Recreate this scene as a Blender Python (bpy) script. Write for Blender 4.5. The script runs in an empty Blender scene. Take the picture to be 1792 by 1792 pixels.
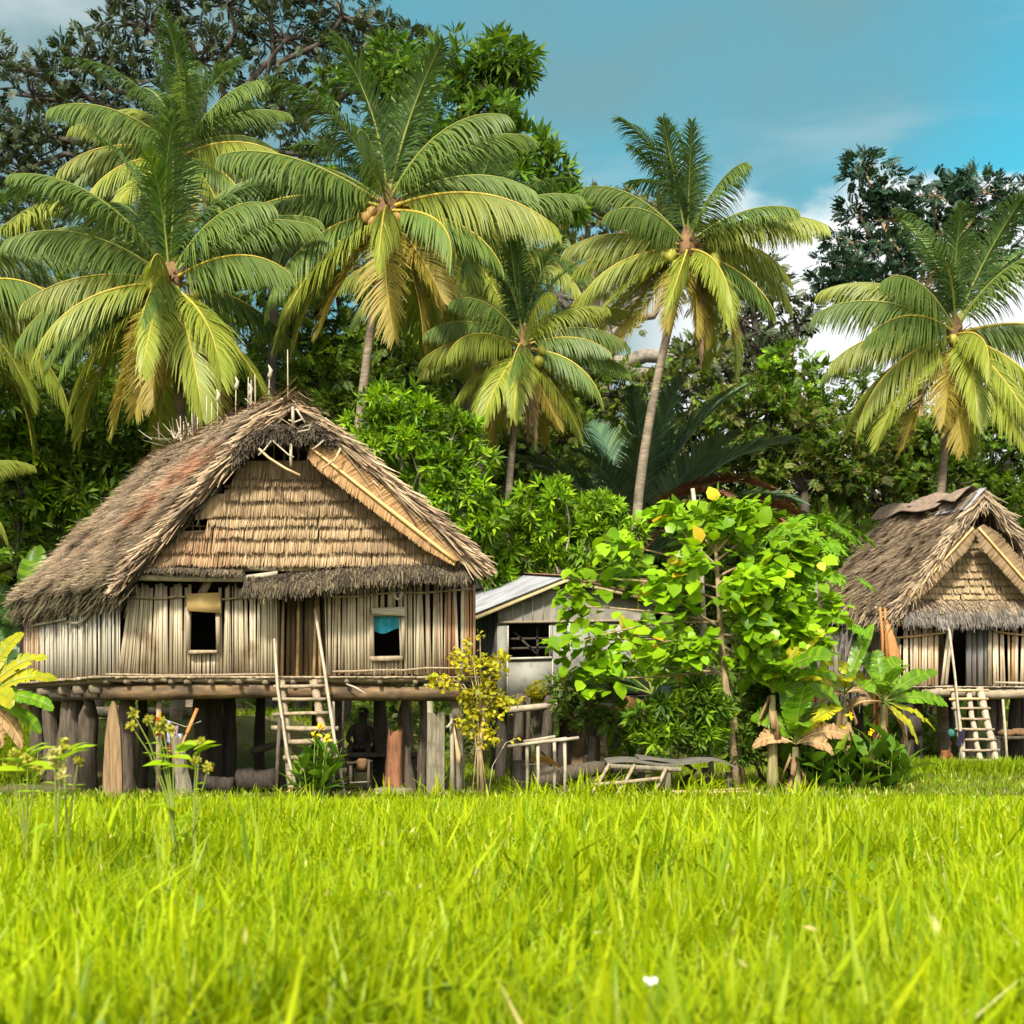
import bpy, math, random
import numpy as np
from mathutils import Vector, Matrix, Euler

RN = random.Random(11)
G = np.random.default_rng(11)
F, HX, HY, CZ = 2185.0, 896.0, 1257.0, 1.4
scene = bpy.context.scene
COL = scene.collection
rad = math.radians


def at(px, py, Y):
    """a point at depth Y (metres from the camera position) for a sight line of the photograph"""
    return Vector(((px - HX) / F * Y, Y, CZ - (py - HY) / F * Y))


def gx(px, Y):
    return (px - HX) / F * Y


def nrm(a):
    a = np.asarray(a, float)
    l = np.linalg.norm(a, axis=-1, keepdims=True)
    return a / np.maximum(l, 1e-9)


def gz(x, y):
    """height of the ground"""
    x, y = np.asarray(x, float), np.asarray(y, float)
    bank = np.clip((y - 36.5) / 6, 0, 1)
    lb = np.clip((y - 26.3) / 5, 0, 1) * np.clip((-x - 3.2) / 3, 0, 1) * 1.5
    return .035 * np.sin(x * .9 + 1) * np.sin(y * .7) + .03 * np.sin(x * 2.3) * np.cos(y * 1.9) + .25 * bank + lb


# ------------------------------------------------------------------ mesh builder
class MB:
    def __init__(self):
        self.V, self.Fc, self.n = [], [], 0

    def add(self, v, f, mat=0):
        v = np.asarray(v, float).reshape(-1, 3)
        f = np.asarray(f, np.int64)
        if f.ndim == 1:
            f = f[None]
        self.V.append(v)
        m = np.full(len(f), mat, np.int32) if np.isscalar(mat) else np.asarray(mat, np.int32)
        self.Fc.append((f + self.n, m))
        self.n += len(v)

    def inst(self, tv, tfs, O, X, Y, Z, mat=0):
        tv = np.asarray(tv, float)
        O, X, Y, Z = (np.asarray(a, float).reshape(-1, 3) for a in (O, X, Y, Z))
        n, k = len(O), len(tv)
        v = O[:, None] + tv[None, :, 0, None] * X[:, None] + tv[None, :, 1, None] * Y[:, None] + tv[None, :, 2, None] * Z[:, None]
        off = (np.arange(n) * k)[:, None, None] + self.n
        self.V.append(v.reshape(-1, 3))
        m = np.zeros(n, np.int32) + (mat if np.isscalar(mat) else np.asarray(mat, np.int32))
        for tf in tfs:
            tf = np.asarray(tf, np.int64)
            f = (tf[None] + off).reshape(-1, tf.shape[1])
            self.Fc.append((f, np.repeat(m, len(tf))))
        self.n += n * k

    def tube(self, pts, r, n=8, mat=0, cap=True, rough=0.0, squash=1.0):
        pts = np.asarray([tuple(p) for p in pts], float)
        k = len(pts)
        r = np.full(k, r, float) if np.isscalar(r) else np.asarray(r, float)
        t = nrm(np.gradient(pts, axis=0))
        ref = np.array([0, 0, 1.0]) if abs(t[0][2]) < 0.9 else np.array([0, 1.0, 0])
        a = nrm(np.cross(t, ref))
        b = np.cross(t, a)
        ang = np.linspace(0, 2 * math.pi, n, endpoint=False)
        rr = r[:, None] * (1 + (G.normal(0, rough, (k, n)) if rough else 0))
        v = pts[:, None] + rr[..., None] * (np.cos(ang)[None, :, None] * a[:, None] + squash * np.sin(ang)[None, :, None] * b[:, None])
        v = v.reshape(-1, 3)
        i = np.arange(k - 1)[:, None] * n
        j = np.arange(n)[None]
        j2 = (j + 1) % n
        f = np.stack([i + j, i + j2, i + n + j2, i + n + j], -1).reshape(-1, 4)
        base = self.n
        self.add(v, f, mat)
        if cap:
            self.Fc.append((np.array([list(range(n))[::-1]]) + base, np.array([mat], np.int32)))
            self.Fc.append((np.array([list(range(n))]) + base + (k - 1) * n, np.array([mat], np.int32)))

    def beam(self, p0, p1, w, h, up=(0, 0, 1), mat=0, jit=0.0, w2=None):
        p0, p1 = np.array(tuple(p0), float), np.array(tuple(p1), float)
        t = nrm(p1 - p0)
        up = np.array(up, float)
        if abs(np.dot(t, up)) > 0.95:
            up = np.array([0, 1.0, 0])
        s = nrm(np.cross(t, up))
        u = np.cross(s, t)
        w2 = w if w2 is None else w2
        v = []
        for p, ww in ((p0, w), (p1, w2)):
            for a, b in ((-1, -1), (1, -1), (1, 1), (-1, 1)):
                v.append(p + s * a * ww / 2 + u * b * h / 2)
        v = np.array(v) + (G.normal(0, jit, (8, 3)) if jit else 0)
        self.add(v, [[0, 1, 2, 3], [7, 6, 5, 4], [0, 4, 5, 1], [1, 5, 6, 2], [2, 6, 7, 3], [3, 7, 4, 0]], mat)

    def grid(self, P, mat=0):
        """P: (a,b,3)"""
        P = np.asarray(P, float)
        a, b = P.shape[:2]
        i = np.arange(a - 1)[:, None] * b
        j = np.arange(b - 1)[None]
        f = np.stack([i + j, i + j + 1, i + b + j + 1, i + b + j], -1).reshape(-1, 4)
        self.add(P.reshape(-1, 3), f, mat)

    def build(self, name, mats, parent=None, smooth=False, off=None):
        V = np.concatenate(self.V)
        if off is not None:
            V = V - np.array(tuple(off))
        me = bpy.data.meshes.new(name)
        me.vertices.add(len(V))
        me.vertices.foreach_set('co', V.astype(np.float32).ravel())
        loops = np.concatenate([f.ravel() for f, _ in self.Fc])
        tot = np.concatenate([np.full(len(f), f.shape[1]) for f, _ in self.Fc])
        st = np.concatenate([[0], np.cumsum(tot)[:-1]])
        mi = np.concatenate([m for _, m in self.Fc])
        me.loops.add(len(loops))
        me.loops.foreach_set('vertex_index', loops.astype(np.int32))
        me.polygons.add(len(tot))
        me.polygons.foreach_set('loop_start', st.astype(np.int32))
        me.polygons.foreach_set('loop_total', tot.astype(np.int32))
        mats = mats if isinstance(mats, (list, tuple)) else [mats]
        for m in mats:
            me.materials.append(m)
        me.polygons.foreach_set('material_index', np.minimum(mi, len(mats) - 1).astype(np.int32))
        if smooth:
            me.polygons.foreach_set('use_smooth', np.ones(len(tot), bool))
        me.update(calc_edges=True)
        o = bpy.data.objects.new(name, me)
        COL.objects.link(o)
        if parent is not None:
            o.parent = parent
        return o


def wloc(o):
    v = Vector((0, 0, 0))
    while o is not None:
        v += o.location
        o = o.parent
    return v


def part(name, mb, mats, parent, smooth=False, label=None):
    o = mb.build(name, mats, parent, smooth, off=wloc(parent))
    if label:
        o['label'] = label
    return o


def tag(o, label, cat, group=None):
    o['label'] = label
    o['category'] = cat
    if group:
        o['group'] = group
    return o


def thing(name, label, cat, loc=(0, 0, 0), group=None):
    o = bpy.data.objects.new(name, None)
    o.empty_display_size = 0.2
    COL.objects.link(o)
    o.location = loc
    return tag(o, label, cat, group)


def solo(name, mb, mats, label, cat, loc=(0, 0, 0), group=None, smooth=False):
    o = mb.build(name, mats, None, smooth, off=loc)
    o.location = loc
    return tag(o, label, cat, group)


# ------------------------------------------------------------------ materials
def ramp(nt, cols, pos=None):
    r = nt.nodes.new('ShaderNodeValToRGB')
    e = r.color_ramp.elements
    n = len(cols)
    pos = pos or [i / max(1, n - 1) for i in range(n)]
    if n == 1:
        cols, pos, n = list(cols) * 2, [0, 1], 2
    while len(e) < n:
        e.new(0.5)
    for i, c in enumerate(cols):
        e[i].position = pos[i]
        e[i].color = (*c, 1)
    return r


def pm(name, cols, rough=0.8, nscale=4.0, namt=0.3, stretch=(1, 1, 1), trans=0.0, tcol=None, spec=0.3, bump=0.0, bscale=None, metal=0.0, stain=None, detail=4.0):
    m = bpy.data.materials.new(name)
    m.use_nodes = True
    nt = m.node_tree
    N, L = nt.nodes, nt.links
    bs = N['Principled BSDF']
    out = N['Material Output']
    geo = N.new('ShaderNodeNewGeometry')
    rp = ramp(nt, cols)
    L.new(geo.outputs['Random Per Island'], rp.inputs['Fac'])
    col = rp.outputs['Color']
    tc = N.new('ShaderNodeTexCoord')
    mp = N.new('ShaderNodeMapping')
    mp.inputs['Scale'].default_value = stretch
    L.new(tc.outputs['Object'], mp.inputs['Vector'])
    no = N.new('ShaderNodeTexNoise')
    no.inputs['Scale'].default_value = nscale
    no.inputs['Detail'].default_value = detail
    L.new(mp.outputs['Vector'], no.inputs['Vector'])
    mr = N.new('ShaderNodeMapRange')
    mr.inputs['From Min'].default_value = 0.3
    mr.inputs['From Max'].default_value = 0.7
    mr.inputs['To Min'].default_value = 1 - namt
    mr.inputs['To Max'].default_value = 1 + namt
    L.new(no.outputs['Fac'], mr.inputs['Value'])
    mul = N.new('ShaderNodeVectorMath')
    mul.operation = 'SCALE'
    L.new(col, mul.inputs[0])
    L.new(mr.outputs['Result'], mul.inputs['Scale'])
    col = mul.outputs['Vector']
    if stain:
        sc, scol, lo, hi = stain
        n2 = N.new('ShaderNodeTexNoise')
        n2.inputs['Scale'].default_value = sc
        n2.inputs['Detail'].default_value = 3
        L.new(tc.outputs['Object'], n2.inputs['Vector'])
        m2 = N.new('ShaderNodeMapRange')
        m2.inputs['From Min'].default_value = lo
        m2.inputs['From Max'].default_value = hi
        L.new(n2.outputs['Fac'], m2.inputs['Value'])
        mx = N.new('ShaderNodeMix')
        mx.data_type = 'RGBA'
        L.new(m2.outputs['Result'], mx.inputs['Factor'])
        L.new(col, mx.inputs[6])
        mx.inputs[7].default_value = (*scol, 1)
        col = mx.outputs[2]
    L.new(col, bs.inputs['Base Color'])
    bs.inputs['Roughness'].default_value = rough
    bs.inputs['Metallic'].default_value = metal
    bs.inputs['Specular IOR Level'].default_value = spec
    if bump:
        bp = N.new('ShaderNodeBump')
        bp.inputs['Strength'].default_value = bump
        bp.inputs['Distance'].default_value = 0.02
        if bscale:
            n3 = N.new('ShaderNodeTexNoise')
            n3.inputs['Scale'].default_value = bscale
            n3.inputs['Detail'].default_value = 5
            L.new(mp.outputs['Vector'], n3.inputs['Vector'])
            L.new(n3.outputs['Fac'], bp.inputs['Height'])
        else:
            L.new(no.outputs['Fac'], bp.inputs['Height'])
        L.new(bp.outputs['Normal'], bs.inputs['Normal'])
    if trans > 0:
        tr = N.new('ShaderNodeBsdfTranslucent')
        if tcol:
            ml = N.new('ShaderNodeVectorMath')
            ml.operation = 'MULTIPLY'
            L.new(col, ml.inputs[0])
            ml.inputs[1].default_value = tcol
            L.new(ml.outputs['Vector'], tr.inputs['Color'])
        else:
            L.new(col, tr.inputs['Color'])
        ms = N.new('ShaderNodeMixShader')
        ms.inputs['Fac'].default_value = trans
        L.new(bs.outputs['BSDF'], ms.inputs[1])
        L.new(tr.outputs['BSDF'], ms.inputs[2])
        L.new(ms.outputs['Shader'], out.inputs['Surface'])
    return m


TC = (1.2, 1.15, 0.7)
M = {}
M['thatch'] = pm('thatch', [(.085, .055, .032), (.20, .138, .082), (.28, .195, .118), (.37, .27, .17), (.15, .10, .06)], .9, 1.4, .38)
M['thatch_b'] = pm('thatch_grey_brown', [(.06, .042, .028), (.13, .095, .062), (.18, .135, .092), (.10, .072, .048)], .9, 1.8, .35)
M['thatch_red'] = pm('thatch_red', [(.24, .095, .048), (.33, .15, .08), (.27, .15, .09)], .9, 3, .3)
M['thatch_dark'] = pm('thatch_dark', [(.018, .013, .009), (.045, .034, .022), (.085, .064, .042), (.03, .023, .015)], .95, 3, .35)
M['thatch_moss'] = pm('thatch_moss', [(.045, .038, .02), (.115, .09, .048), (.165, .128, .07), (.075, .068, .03)], .95, 3, .35)
M['thatch_old'] = pm('thatch_old', [(.05, .044, .038), (.12, .105, .09), (.19, .165, .14), (.08, .07, .06)], .95, 3, .35)
M['gable'] = pm('gable_thatch', [(.16, .105, .054), (.27, .19, .105), (.32, .235, .135), (.21, .132, .066), (.36, .265, .155)], .9, 1.3, .25)
M['gable_b'] = pm('gable_thatch_brown', [(.12, .078, .04), (.20, .135, .072), (.26, .18, .098), (.16, .10, .05)], .9, 1.3, .25)
M['gable_red'] = pm('gable_thatch_rusty', [(.17, .085, .042), (.24, .135, .07), (.27, .18, .10)], .9, 2, .3)
M['roofbase'] = pm('thatch_underside', [(.045, .033, .023)], .95, 4, .4)
M['wall'] = pm('split_bamboo_wall', [(.25, .195, .128), (.37, .305, .205), (.44, .37, .26), (.31, .245, .16), (.47, .40, .29), (.28, .22, .145), (.40, .335, .232)], .85, 2.2, .42, (9, 9, .35), stain=(1.6, (.21, .145, .08), .54, .70))
M['wall_pale'] = pm('bleached_bamboo_wall', [(.29, .25, .185), (.45, .405, .32), (.35, .305, .23), (.51, .465, .38), (.20, .17, .12)], .8, 3.0, .28, (6, 6, .35))
M['wall_brown'] = pm('brown_bamboo_wall', [(.17, .08, .038), (.29, .16, .08), (.38, .27, .165), (.23, .12, .065)], .8, 3, .35, (6, 6, .4))
M['door'] = pm('dark_door_slats', [(.075, .050, .026), (.13, .09, .048), (.19, .138, .076), (.10, .068, .036)], .75, 3, .35, (6, 6, .4))
M['pole'] = pm('weathered_pole', [(.25, .205, .15), (.33, .28, .205), (.20, .165, .118)], .8, 6, .25, (1, 1, 1), bump=.3)
M['redwood'] = pm('rusty_split_wood', [(.15, .06, .03), (.19, .085, .042)], .9, 6, .5, (5, 5, .5), bump=.8)
M['rung'] = pm('worn_rung_wood', [(.17, .125, .075), (.235, .18, .115), (.28, .225, .15)], .85, 5, .4, (2, 2, 2), bump=.5)
M['pole_tan'] = pm('tan_bamboo_pole', [(.40, .27, .13), (.46, .32, .17), (.34, .22, .11)], .6, 5, .25)
M['pole_pale'] = pm('pale_stick', [(.38, .33, .24), (.30, .25, .175)], .7, 5, .2)
M['beam'] = pm('hewn_beam', [(.135, .085, .042)], .8, 3.5, .55, (.6, 3, 3), bump=.6, stain=(2.2, (.05, .034, .02), .42, .66))
M['post'] = pm('old_post', [(.04, .03, .021), (.065, .05, .035), (.085, .067, .048)], .9, 5, .5, (4, 4, .5), bump=.7)
M['post_dark'] = pm('dark_post', [(.028, .022, .017), (.04, .032, .025)], .9, 5, .4, (4, 4, .5), bump=.5)  # darker, near-black tone of the old post wood
M['post_tan'] = pm('split_plank_post', [(.185, .12, .06)], .85, 5, .4, (6, 6, .4), bump=.7)
M['post_grey'] = pm('grey_plank_post', [(.15, .13, .092)], .9, 5, .4, (5, 5, .5), bump=.8, stain=(5, (.10, .085, .05), .5, .7))
M['log_end'] = pm('log_end', [(.15, .115, .078), (.11, .085, .056)], .9, 8, .3)
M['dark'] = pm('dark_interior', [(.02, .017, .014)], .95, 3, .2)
M['board_tan'] = pm('tan_board', [(.40, .27, .105)], .7, 3, .15, (1, 1, 4))
M['board_pale'] = pm('pale_board', [(.38, .34, .255)], .75, 5, .25, (.5, 3, 6))
M['frame'] = pm('window_frame_wood', [(.27, .22, .15), (.22, .175, .115)], .75, 5, .25, (4, 4, .6))
M['curtain'] = pm('blue_curtain_cloth', [(.03, .27, .38)], .9, 9, .25, trans=.2)
M['rakeleaf'] = pm('woven_dry_leaf', [(.20, .105, .038), (.29, .165, .065), (.35, .215, .09), (.24, .13, .052)], .75, 2.5, .25)
M['midrib_dry'] = pm('dry_midrib', [(.55, .36, .15)], .6, 4, .15)
# right house
M['thatch3'] = pm('brown_thatch', [(.10, .068, .042), (.205, .148, .093), (.27, .20, .128), (.35, .265, .175), (.15, .105, .065)], .9, 2.2, .35)
M['gable3'] = pm('shingled_leaf_gable', [(.19, .135, .07), (.27, .195, .105), (.32, .235, .13), (.22, .155, .08)], .9, 2, .25)
M['wall3'] = pm('bamboo_cane_wall', [(.29, .17, .09), (.48, .36, .23), (.58, .49, .355), (.36, .22, .115), (.53, .43, .30)], .75, 3, .3, (6, 6, .4))
M['door_grey'] = pm('grey_door_boards', [(.10, .095, .09), (.13, .12, .11)], .8, 4, .35, (8, 8, .4))
M['bark'] = pm('curled_bark', [(.19, .135, .10), (.22, .16, .12)], .85, 4, .35, (1, 3, 3), bump=.6)
M['stalk'] = pm('orange_sago_stalk', [(.28, .11, .032), (.38, .17, .055), (.22, .08, .025)], .6, 6, .3, (8, 8, .3))
# fibro house
M['fibro'] = pm('grey_fibre_cement', [(.205, .20, .172), (.23, .225, .195)], .85, 1.6, .25, stain=(3.2, (.125, .12, .10), .48, .74), bump=.2)
M['fibro_gable'] = pm('stained_fibre_cement', [(.185, .172, .138)], .85, 2.5, .4, (1.5, 1, .4), stain=(5, (.13, .115, .085), .5, .75))
M['batten'] = pm('batten', [(.36, .34, .28)], .8, 4, .2)
M['fascia'] = pm('cream_fascia', [(.46, .37, .20)], .8, 4, .25)
M['tin'] = pm('weathered_roof_iron', [(.27, .28, .30)], .5, 1.8, .25, metal=.2, stain=(2.3, (.24, .18, .17), .52, .8))
M['rusty'] = pm('rusty_roof_iron', [(.20, .085, .07)], .7, 3, .3)
M['white'] = pm('white_enamel', [(.72, .72, .70)], .5, 5, .05)
M['bluegrey'] = pm('blue_grey_sheet', [(.17, .24, .26)], .6, 3, .3)
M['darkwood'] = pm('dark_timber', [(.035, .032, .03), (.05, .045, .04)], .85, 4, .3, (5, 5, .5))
# vegetation
def leafm(name, cols, trans=.35, rough=.5, nscale=.8, namt=.4, spec=.22, tcol=TC):
    return pm(name, cols, rough, nscale, namt, trans=trans, tcol=tcol, spec=spec, detail=2.0)
M['palm_top'] = leafm('palm_leaflet_young', [(.045, .098, .030), (.075, .135, .034), (.105, .165, .036)], .35, .45, spec=.25)
M['palm_mid'] = leafm('palm_leaflet_green', [(.09, .155, .036), (.13, .20, .040), (.17, .23, .044)], .4, .45, spec=.25)
M['palm_low'] = leafm('palm_leaflet_yellowing', [(.165, .21, .030), (.225, .27, .036), (.285, .305, .042)], .4, .45, spec=.25)
M['palm_old'] = leafm('palm_leaflet_golden', [(.25, .22, .036), (.31, .25, .042), (.25, .18, .045)], .35, .5, spec=.2)
M['palm_dead'] = leafm('palm_leaflet_dead', [(.20, .125, .07), (.26, .18, .11), (.15, .09, .05)], .15, .8)
M['rib_green'] = pm('palm_midrib', [(.20, .22, .045)], .5, 3, .2)
M['rib_yellow'] = pm('palm_midrib_yellow', [(.36, .28, .04)], .5, 3, .2)
M['palmtrunk'] = pm('palm_trunk', [(.19, .15, .105)], .85, 7, .4, (.6, .6, 5), bump=.8, stain=(2.5, (.10, .08, .058), .45, .7))
M['fibre'] = pm('palm_fibre', [(.12, .068, .03), (.17, .10, .048)], .9, 8, .4)
M['coco'] = pm('coconut_husk', [(.25, .135, .04), (.30, .20, .05)], .5, 5, .2)
M['coco_green'] = pm('coconut_green', [(.20, .23, .03), (.28, .24, .03)], .5, 5, .2)
M['sago'] = leafm('sago_leaflet', [(.045, .09, .048), (.07, .13, .066), (.11, .175, .09)], .25, .32, spec=.5)
M['sago_dead'] = leafm('sago_leaflet_dead', [(.16, .065, .032), (.21, .095, .05), (.12, .05, .025)], .12, .8)
M['lf_giant'] = leafm('leaf_dark_canopy', [(.018, .030, .012), (.030, .046, .016), (.042, .060, .020), (.060, .066, .026)], .25)
M['lf_dark'] = leafm('leaf_dark_green', [(.046, .090, .012), (.078, .142, .015), (.125, .20, .018), (.18, .255, .022)], .4)
M['lf_teal'] = leafm('leaf_blue_green', [(.014, .038, .022), (.024, .056, .030), (.036, .074, .038)], .25)
M['lf_mid'] = leafm('leaf_mid_green', [(.030, .075, .008), (.055, .12, .010), (.085, .165, .012), (.12, .19, .012)], .35)
M['lf_bright'] = leafm('leaf_bright_green', [(.085, .20, .006), (.145, .29, .008), (.21, .36, .010), (.27, .39, .012)], .4)
M['lf_olive'] = leafm('leaf_olive', [(.085, .092, .022), (.125, .135, .030), (.155, .155, .036), (.105, .135, .024)], .35)
M['lf_grey'] = leafm('leaf_grey_green', [(.055, .075, .038), (.08, .105, .05), (.105, .13, .062)], .25)
M['lf_lime'] = leafm('leaf_lime', [(.13, .27, .006), (.19, .35, .008), (.26, .42, .010), (.095, .22, .007)], .42, .35)
M['lf_yellow'] = leafm('leaf_yellow', [(.42, .33, .012), (.50, .36, .02), (.36, .22, .02)], .35)
M['lf_shrub'] = leafm('leaf_yellow_shrub', [(.28, .29, .012), (.38, .35, .014), (.48, .39, .016), (.20, .25, .012)], .38)
M['lf_banana'] = leafm('banana_leaf', [(.07, .17, .008), (.12, .25, .010), (.17, .30, .010), (.085, .185, .010)], .42, .35, 1.5, .3)
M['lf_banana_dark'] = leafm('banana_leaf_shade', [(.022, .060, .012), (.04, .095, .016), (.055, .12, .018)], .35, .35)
M['lf_banana_yel'] = leafm('banana_leaf_yellow', [(.34, .35, .010), (.42, .37, .012), (.26, .32, .010)], .4, .4)
M['lf_brown'] = leafm('dry_brown_leaf', [(.30, .18, .08), (.36, .24, .12), (.22, .13, .06)], .25, .8)
M['lf_canna'] = leafm('canna_leaf', [(.04, .11, .010), (.07, .16, .012), (.11, .21, .014), (.15, .24, .014)], .35, .35)
M['lf_papaya'] = leafm('papaya_leaf', [(.10, .24, .010), (.15, .31, .012), (.20, .36, .016)], .4, .4)
M['fl_yellow'] = leafm('yellow_petal', [(.62, .44, .008), (.70, .52, .012)], .3)
M['fl_red'] = leafm('red_petal', [(.50, .022, .010), (.60, .04, .012)], .3)
M['stem_green'] = pm('green_stem', [(.12, .17, .02), (.16, .19, .03)], .6, 5, .2)
M['trunk_grey'] = pm('grey_bark', [(.17, .145, .115), (.21, .185, .15)], .9, 5, .35, (3, 3, .8), bump=.6)
M['trunk_dark'] = pm('dark_bark', [(.045, .036, .028), (.06, .05, .038)], .9, 5, .35, (3, 3, .8), bump=.5)
M['trunk_tan'] = pm('tan_bark', [(.26, .18, .10), (.31, .225, .13)], .85, 6, .35, (3, 3, .8), bump=.5)
M['twig_pale'] = pm('pale_twig', [(.42, .40, .28), (.34, .30, .20)], .8, 5, .2)
M['banana_stem'] = pm('banana_stem', [(.17, .14, .06), (.22, .20, .08)], .8, 5, .4, (4, 4, .4))
M['grass'] = leafm('grass_blade', [(.215, .30, .002), (.265, .36, .002), (.315, .405, .003), (.37, .43, .003), (.24, .33, .003)], .48, .45, .5, .18, spec=.2, tcol=(1.3, 1.2, .3))
M['grass_dark'] = leafm('grass_blade_deep', [(.10, .19, .003), (.14, .24, .004), (.17, .27, .004)], .42, .45, .5, .2, spec=.2, tcol=(1.3, 1.2, .3))
M['lawn'] = leafm('lawn_blade', [(.11, .19, .003), (.16, .25, .004), (.21, .29, .005), (.24, .28, .01)], .45, .5, .4, .3, spec=.2, tcol=(1.3, 1.2, .3))
M['seed'] = leafm('grass_seed', [(.42, .36, .12), (.34, .32, .08), (.50, .46, .20)], .3, .7)
M['weed'] = leafm('weed_leaf', [(.24, .38, .006), (.30, .43, .01)], .45, nscale=3, namt=.15)
# ------------------------------------------------------------------ leaf templates (unit length along x)
T_SMALL = (np.array([[0, 0, 0], [.45, .25, .05], [1, 0, -.08], [.45, -.25, .05]]), [[[0, 1, 2], [0, 2, 3]]])
T_OVAL = (np.array([[0, 0, 0], [.35, 0, -.03], [.7, 0, -.04], [1, 0, -.16], [.28, .34, .05], [.66, .29, 0], [.28, -.34, .05], [.66, -.29, 0]]),
          [[[0, 1, 4], [0, 6, 1], [2, 3, 5], [2, 7, 3]], [[1, 2, 5, 4], [6, 7, 2, 1]]])


def _spray(n=4):
    vs, fs = [], []
    for k in range(n):
        u = .12 + .75 * k / n
        for s in (1, -1):
            b = np.array([u, 0, 0])
            d = np.array([.42, .52 * s, -.12])
            l = .52 - .12 * k / n
            d = d / np.linalg.norm(d) * l
            w = np.array([-d[1], d[0], 0]) * .26
            i = len(vs)
            vs += [b, b + d * .45 + w, b + d, b + d * .45 - w]
            fs += [[i, i + 1, i + 2], [i, i + 2, i + 3]]
    i = len(vs)
    vs += [np.array([.8, 0, 0]), np.array([1.0, .08, .0]), np.array([1.25, 0, -.1]), np.array([1.0, -.08, .0])]
    fs += [[i, i + 1, i + 2], [i, i + 2, i + 3]]
    return np.array(vs), [fs]


T_SPRAY = _spray()


def _lance():
    # a whorl of long drooping leaves
    vs, fs = [], []
    for k in range(7):
        a = k * 2.399
        d = np.array([.35 + .5 * (k % 3) / 2, math.cos(a) * .8, math.sin(a) * .8])
        d /= np.linalg.norm(d)
        w = np.cross(d, [0.3, .2, 1.0]); w /= np.linalg.norm(w); w *= .13
        m = d * .5
        t = d * 1.0 + np.array([0, 0, -.12])
        i = len(vs)
        vs += [np.zeros(3), m + w, t, m - w]
        fs += [[i, i + 1, i + 2], [i, i + 2, i + 3]]
    return np.array(vs), [fs]


T_WHORL = _lance()


def put_leaves(mb, T, P, D, L, W, up=(0, 0, 1), upj=.5, mat=0):
    """leaves at P pointing along D, length L, width factor W, faces towards up +- jitter"""
    P = np.asarray(P, float)
    n = len(P)
    D = nrm(D)
    U = np.array(up, float) + G.normal(0, upj, (n, 3))
    Y = nrm(np.cross(U, D))
    Z = np.cross(D, Y)
    L = np.zeros(n) + L
    mb.inst(T[0], T[1], P, D * L[:, None], Y * (L * W)[:, None], Z * L[:, None], mat)


def rdir(n, zb=0.0):
    d = G.normal(0, 1, (n, 3))
    d[:, 2] += zb
    return nrm(d)


def limb(mb, p0, p1, r0, r1, k=6, wob=.06, n=6, mat=0, sag=0.0):
    p0, p1 = np.array(tuple(p0)), np.array(tuple(p1))
    t = np.linspace(0, 1, k)
    L = np.linalg.norm(p1 - p0)
    pts = p0 + (p1 - p0) * t[:, None] + G.normal(0, wob * L, (k, 3)) * (np.sin(t * math.pi)[:, None])
    pts[:, 2] += sag * L * np.sin(t * math.pi)
    mb.tube(pts, np.linspace(r0, r1, k), n, mat, cap=False)
    return pts


def crown(mb, tw, blobs, Y, T, leaf, n_per, up=.6, squash=.7, droop=.1, clump=.32, hub=None, twig_r=.03, wfac=1.0, depth=1.0, upj=.5, mats=1, twigs=True):
    """leaf clumps spread over the blobs (px, py, rx, ry in photograph pixels, at depth Y); twigs run from each blob's heart to its clumps"""
    s = Y / F
    for b in blobs:
        cx, cy, rx, ry = b[:4]
        yy = Y + (b[4] if len(b) > 4 else 0)
        s = yy / F
        c = np.array(at(cx, cy, yy))
        R = np.array([rx * s, (rx + ry) * .5 * s * depth, ry * s])
        rm = (rx + ry) * .5 * s
        cr = max(rm * clump, leaf * 1.1)
        nc = int(max(6, 2.6 * (rm / cr) ** 2))
        d = rdir(nc, .25)
        rr = G.uniform(.35, 1.0, nc) ** .6
        cc = c + d * rr[:, None] * R
        if tw is not None and hub is not None:
            limb(tw, hub, c, twig_r * 2.6, twig_r * 1.3, 6, .05, 6)
        if tw is not None and twigs:
            for q in cc[:: max(1, nc // 14)]:
                limb(tw, c, q, twig_r, twig_r * .3, 4, .08, 4)
        m = max(4, int(n_per * RN.uniform(.9, 1.1)))
        n = nc * m
        idx = np.repeat(np.arange(nc), m)
        cs = G.uniform(.6, 1.25, nc)[idx] * cr
        dd = rdir(n, .35)
        P = cc[idx] + dd * (G.uniform(.25, 1.0, n) ** .5 * cs)[:, None] * np.array([1, 1, squash])
        D = dd + d[idx] * .5 + G.normal(0, .35, (n, 3))
        D[:, 2] -= droop * 3
        put_leaves(mb, T, P, D, leaf * G.uniform(.65, 1.3, n), wfac, (0, -.15, up), upj, G.integers(0, mats, n) if mats > 1 else 0)


def tree(name, label, cat, Y, base_px, blobs, leafmat, T=T_SPRAY, leaf=.35, n_per=14, r=.22, trunk='trunk_dark', hub_py=None, group=None, twig_r=None, **kw):
    bx = gx(base_px, Y)
    t = thing(name, label, cat, (bx, Y, 0), group)
    tw, cr = MB(), MB()
    by = np.mean([b[1] for b in blobs])
    bxm = np.mean([b[0] for b in blobs])
    hp = at((base_px + bxm) / 2, hub_py if hub_py is not None else max(b[1] + b[3] * .5 for b in blobs), Y)
    k = 8
    tt = np.linspace(0, 1, k)
    p0 = np.array((bx, Y, -.1))
    pts = p0 + (np.array(hp) - p0) * tt[:, None] + G.normal(0, .12, (k, 3)) * np.sin(tt * math.pi)[:, None]
    tw.tube(pts, np.linspace(r * 1.25, r * .65, k), 9, rough=.06)
    crown(cr, tw, blobs, Y, T, leaf, n_per, hub=hp, twig_r=twig_r or r * .22, **kw)
    part('trunk', tw, M[trunk], t, True)
    lm = leafmat if isinstance(leafmat, (list, tuple)) else [leafmat]
    part('crown', cr, [M[q] for q in lm], t)
    return t


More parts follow.
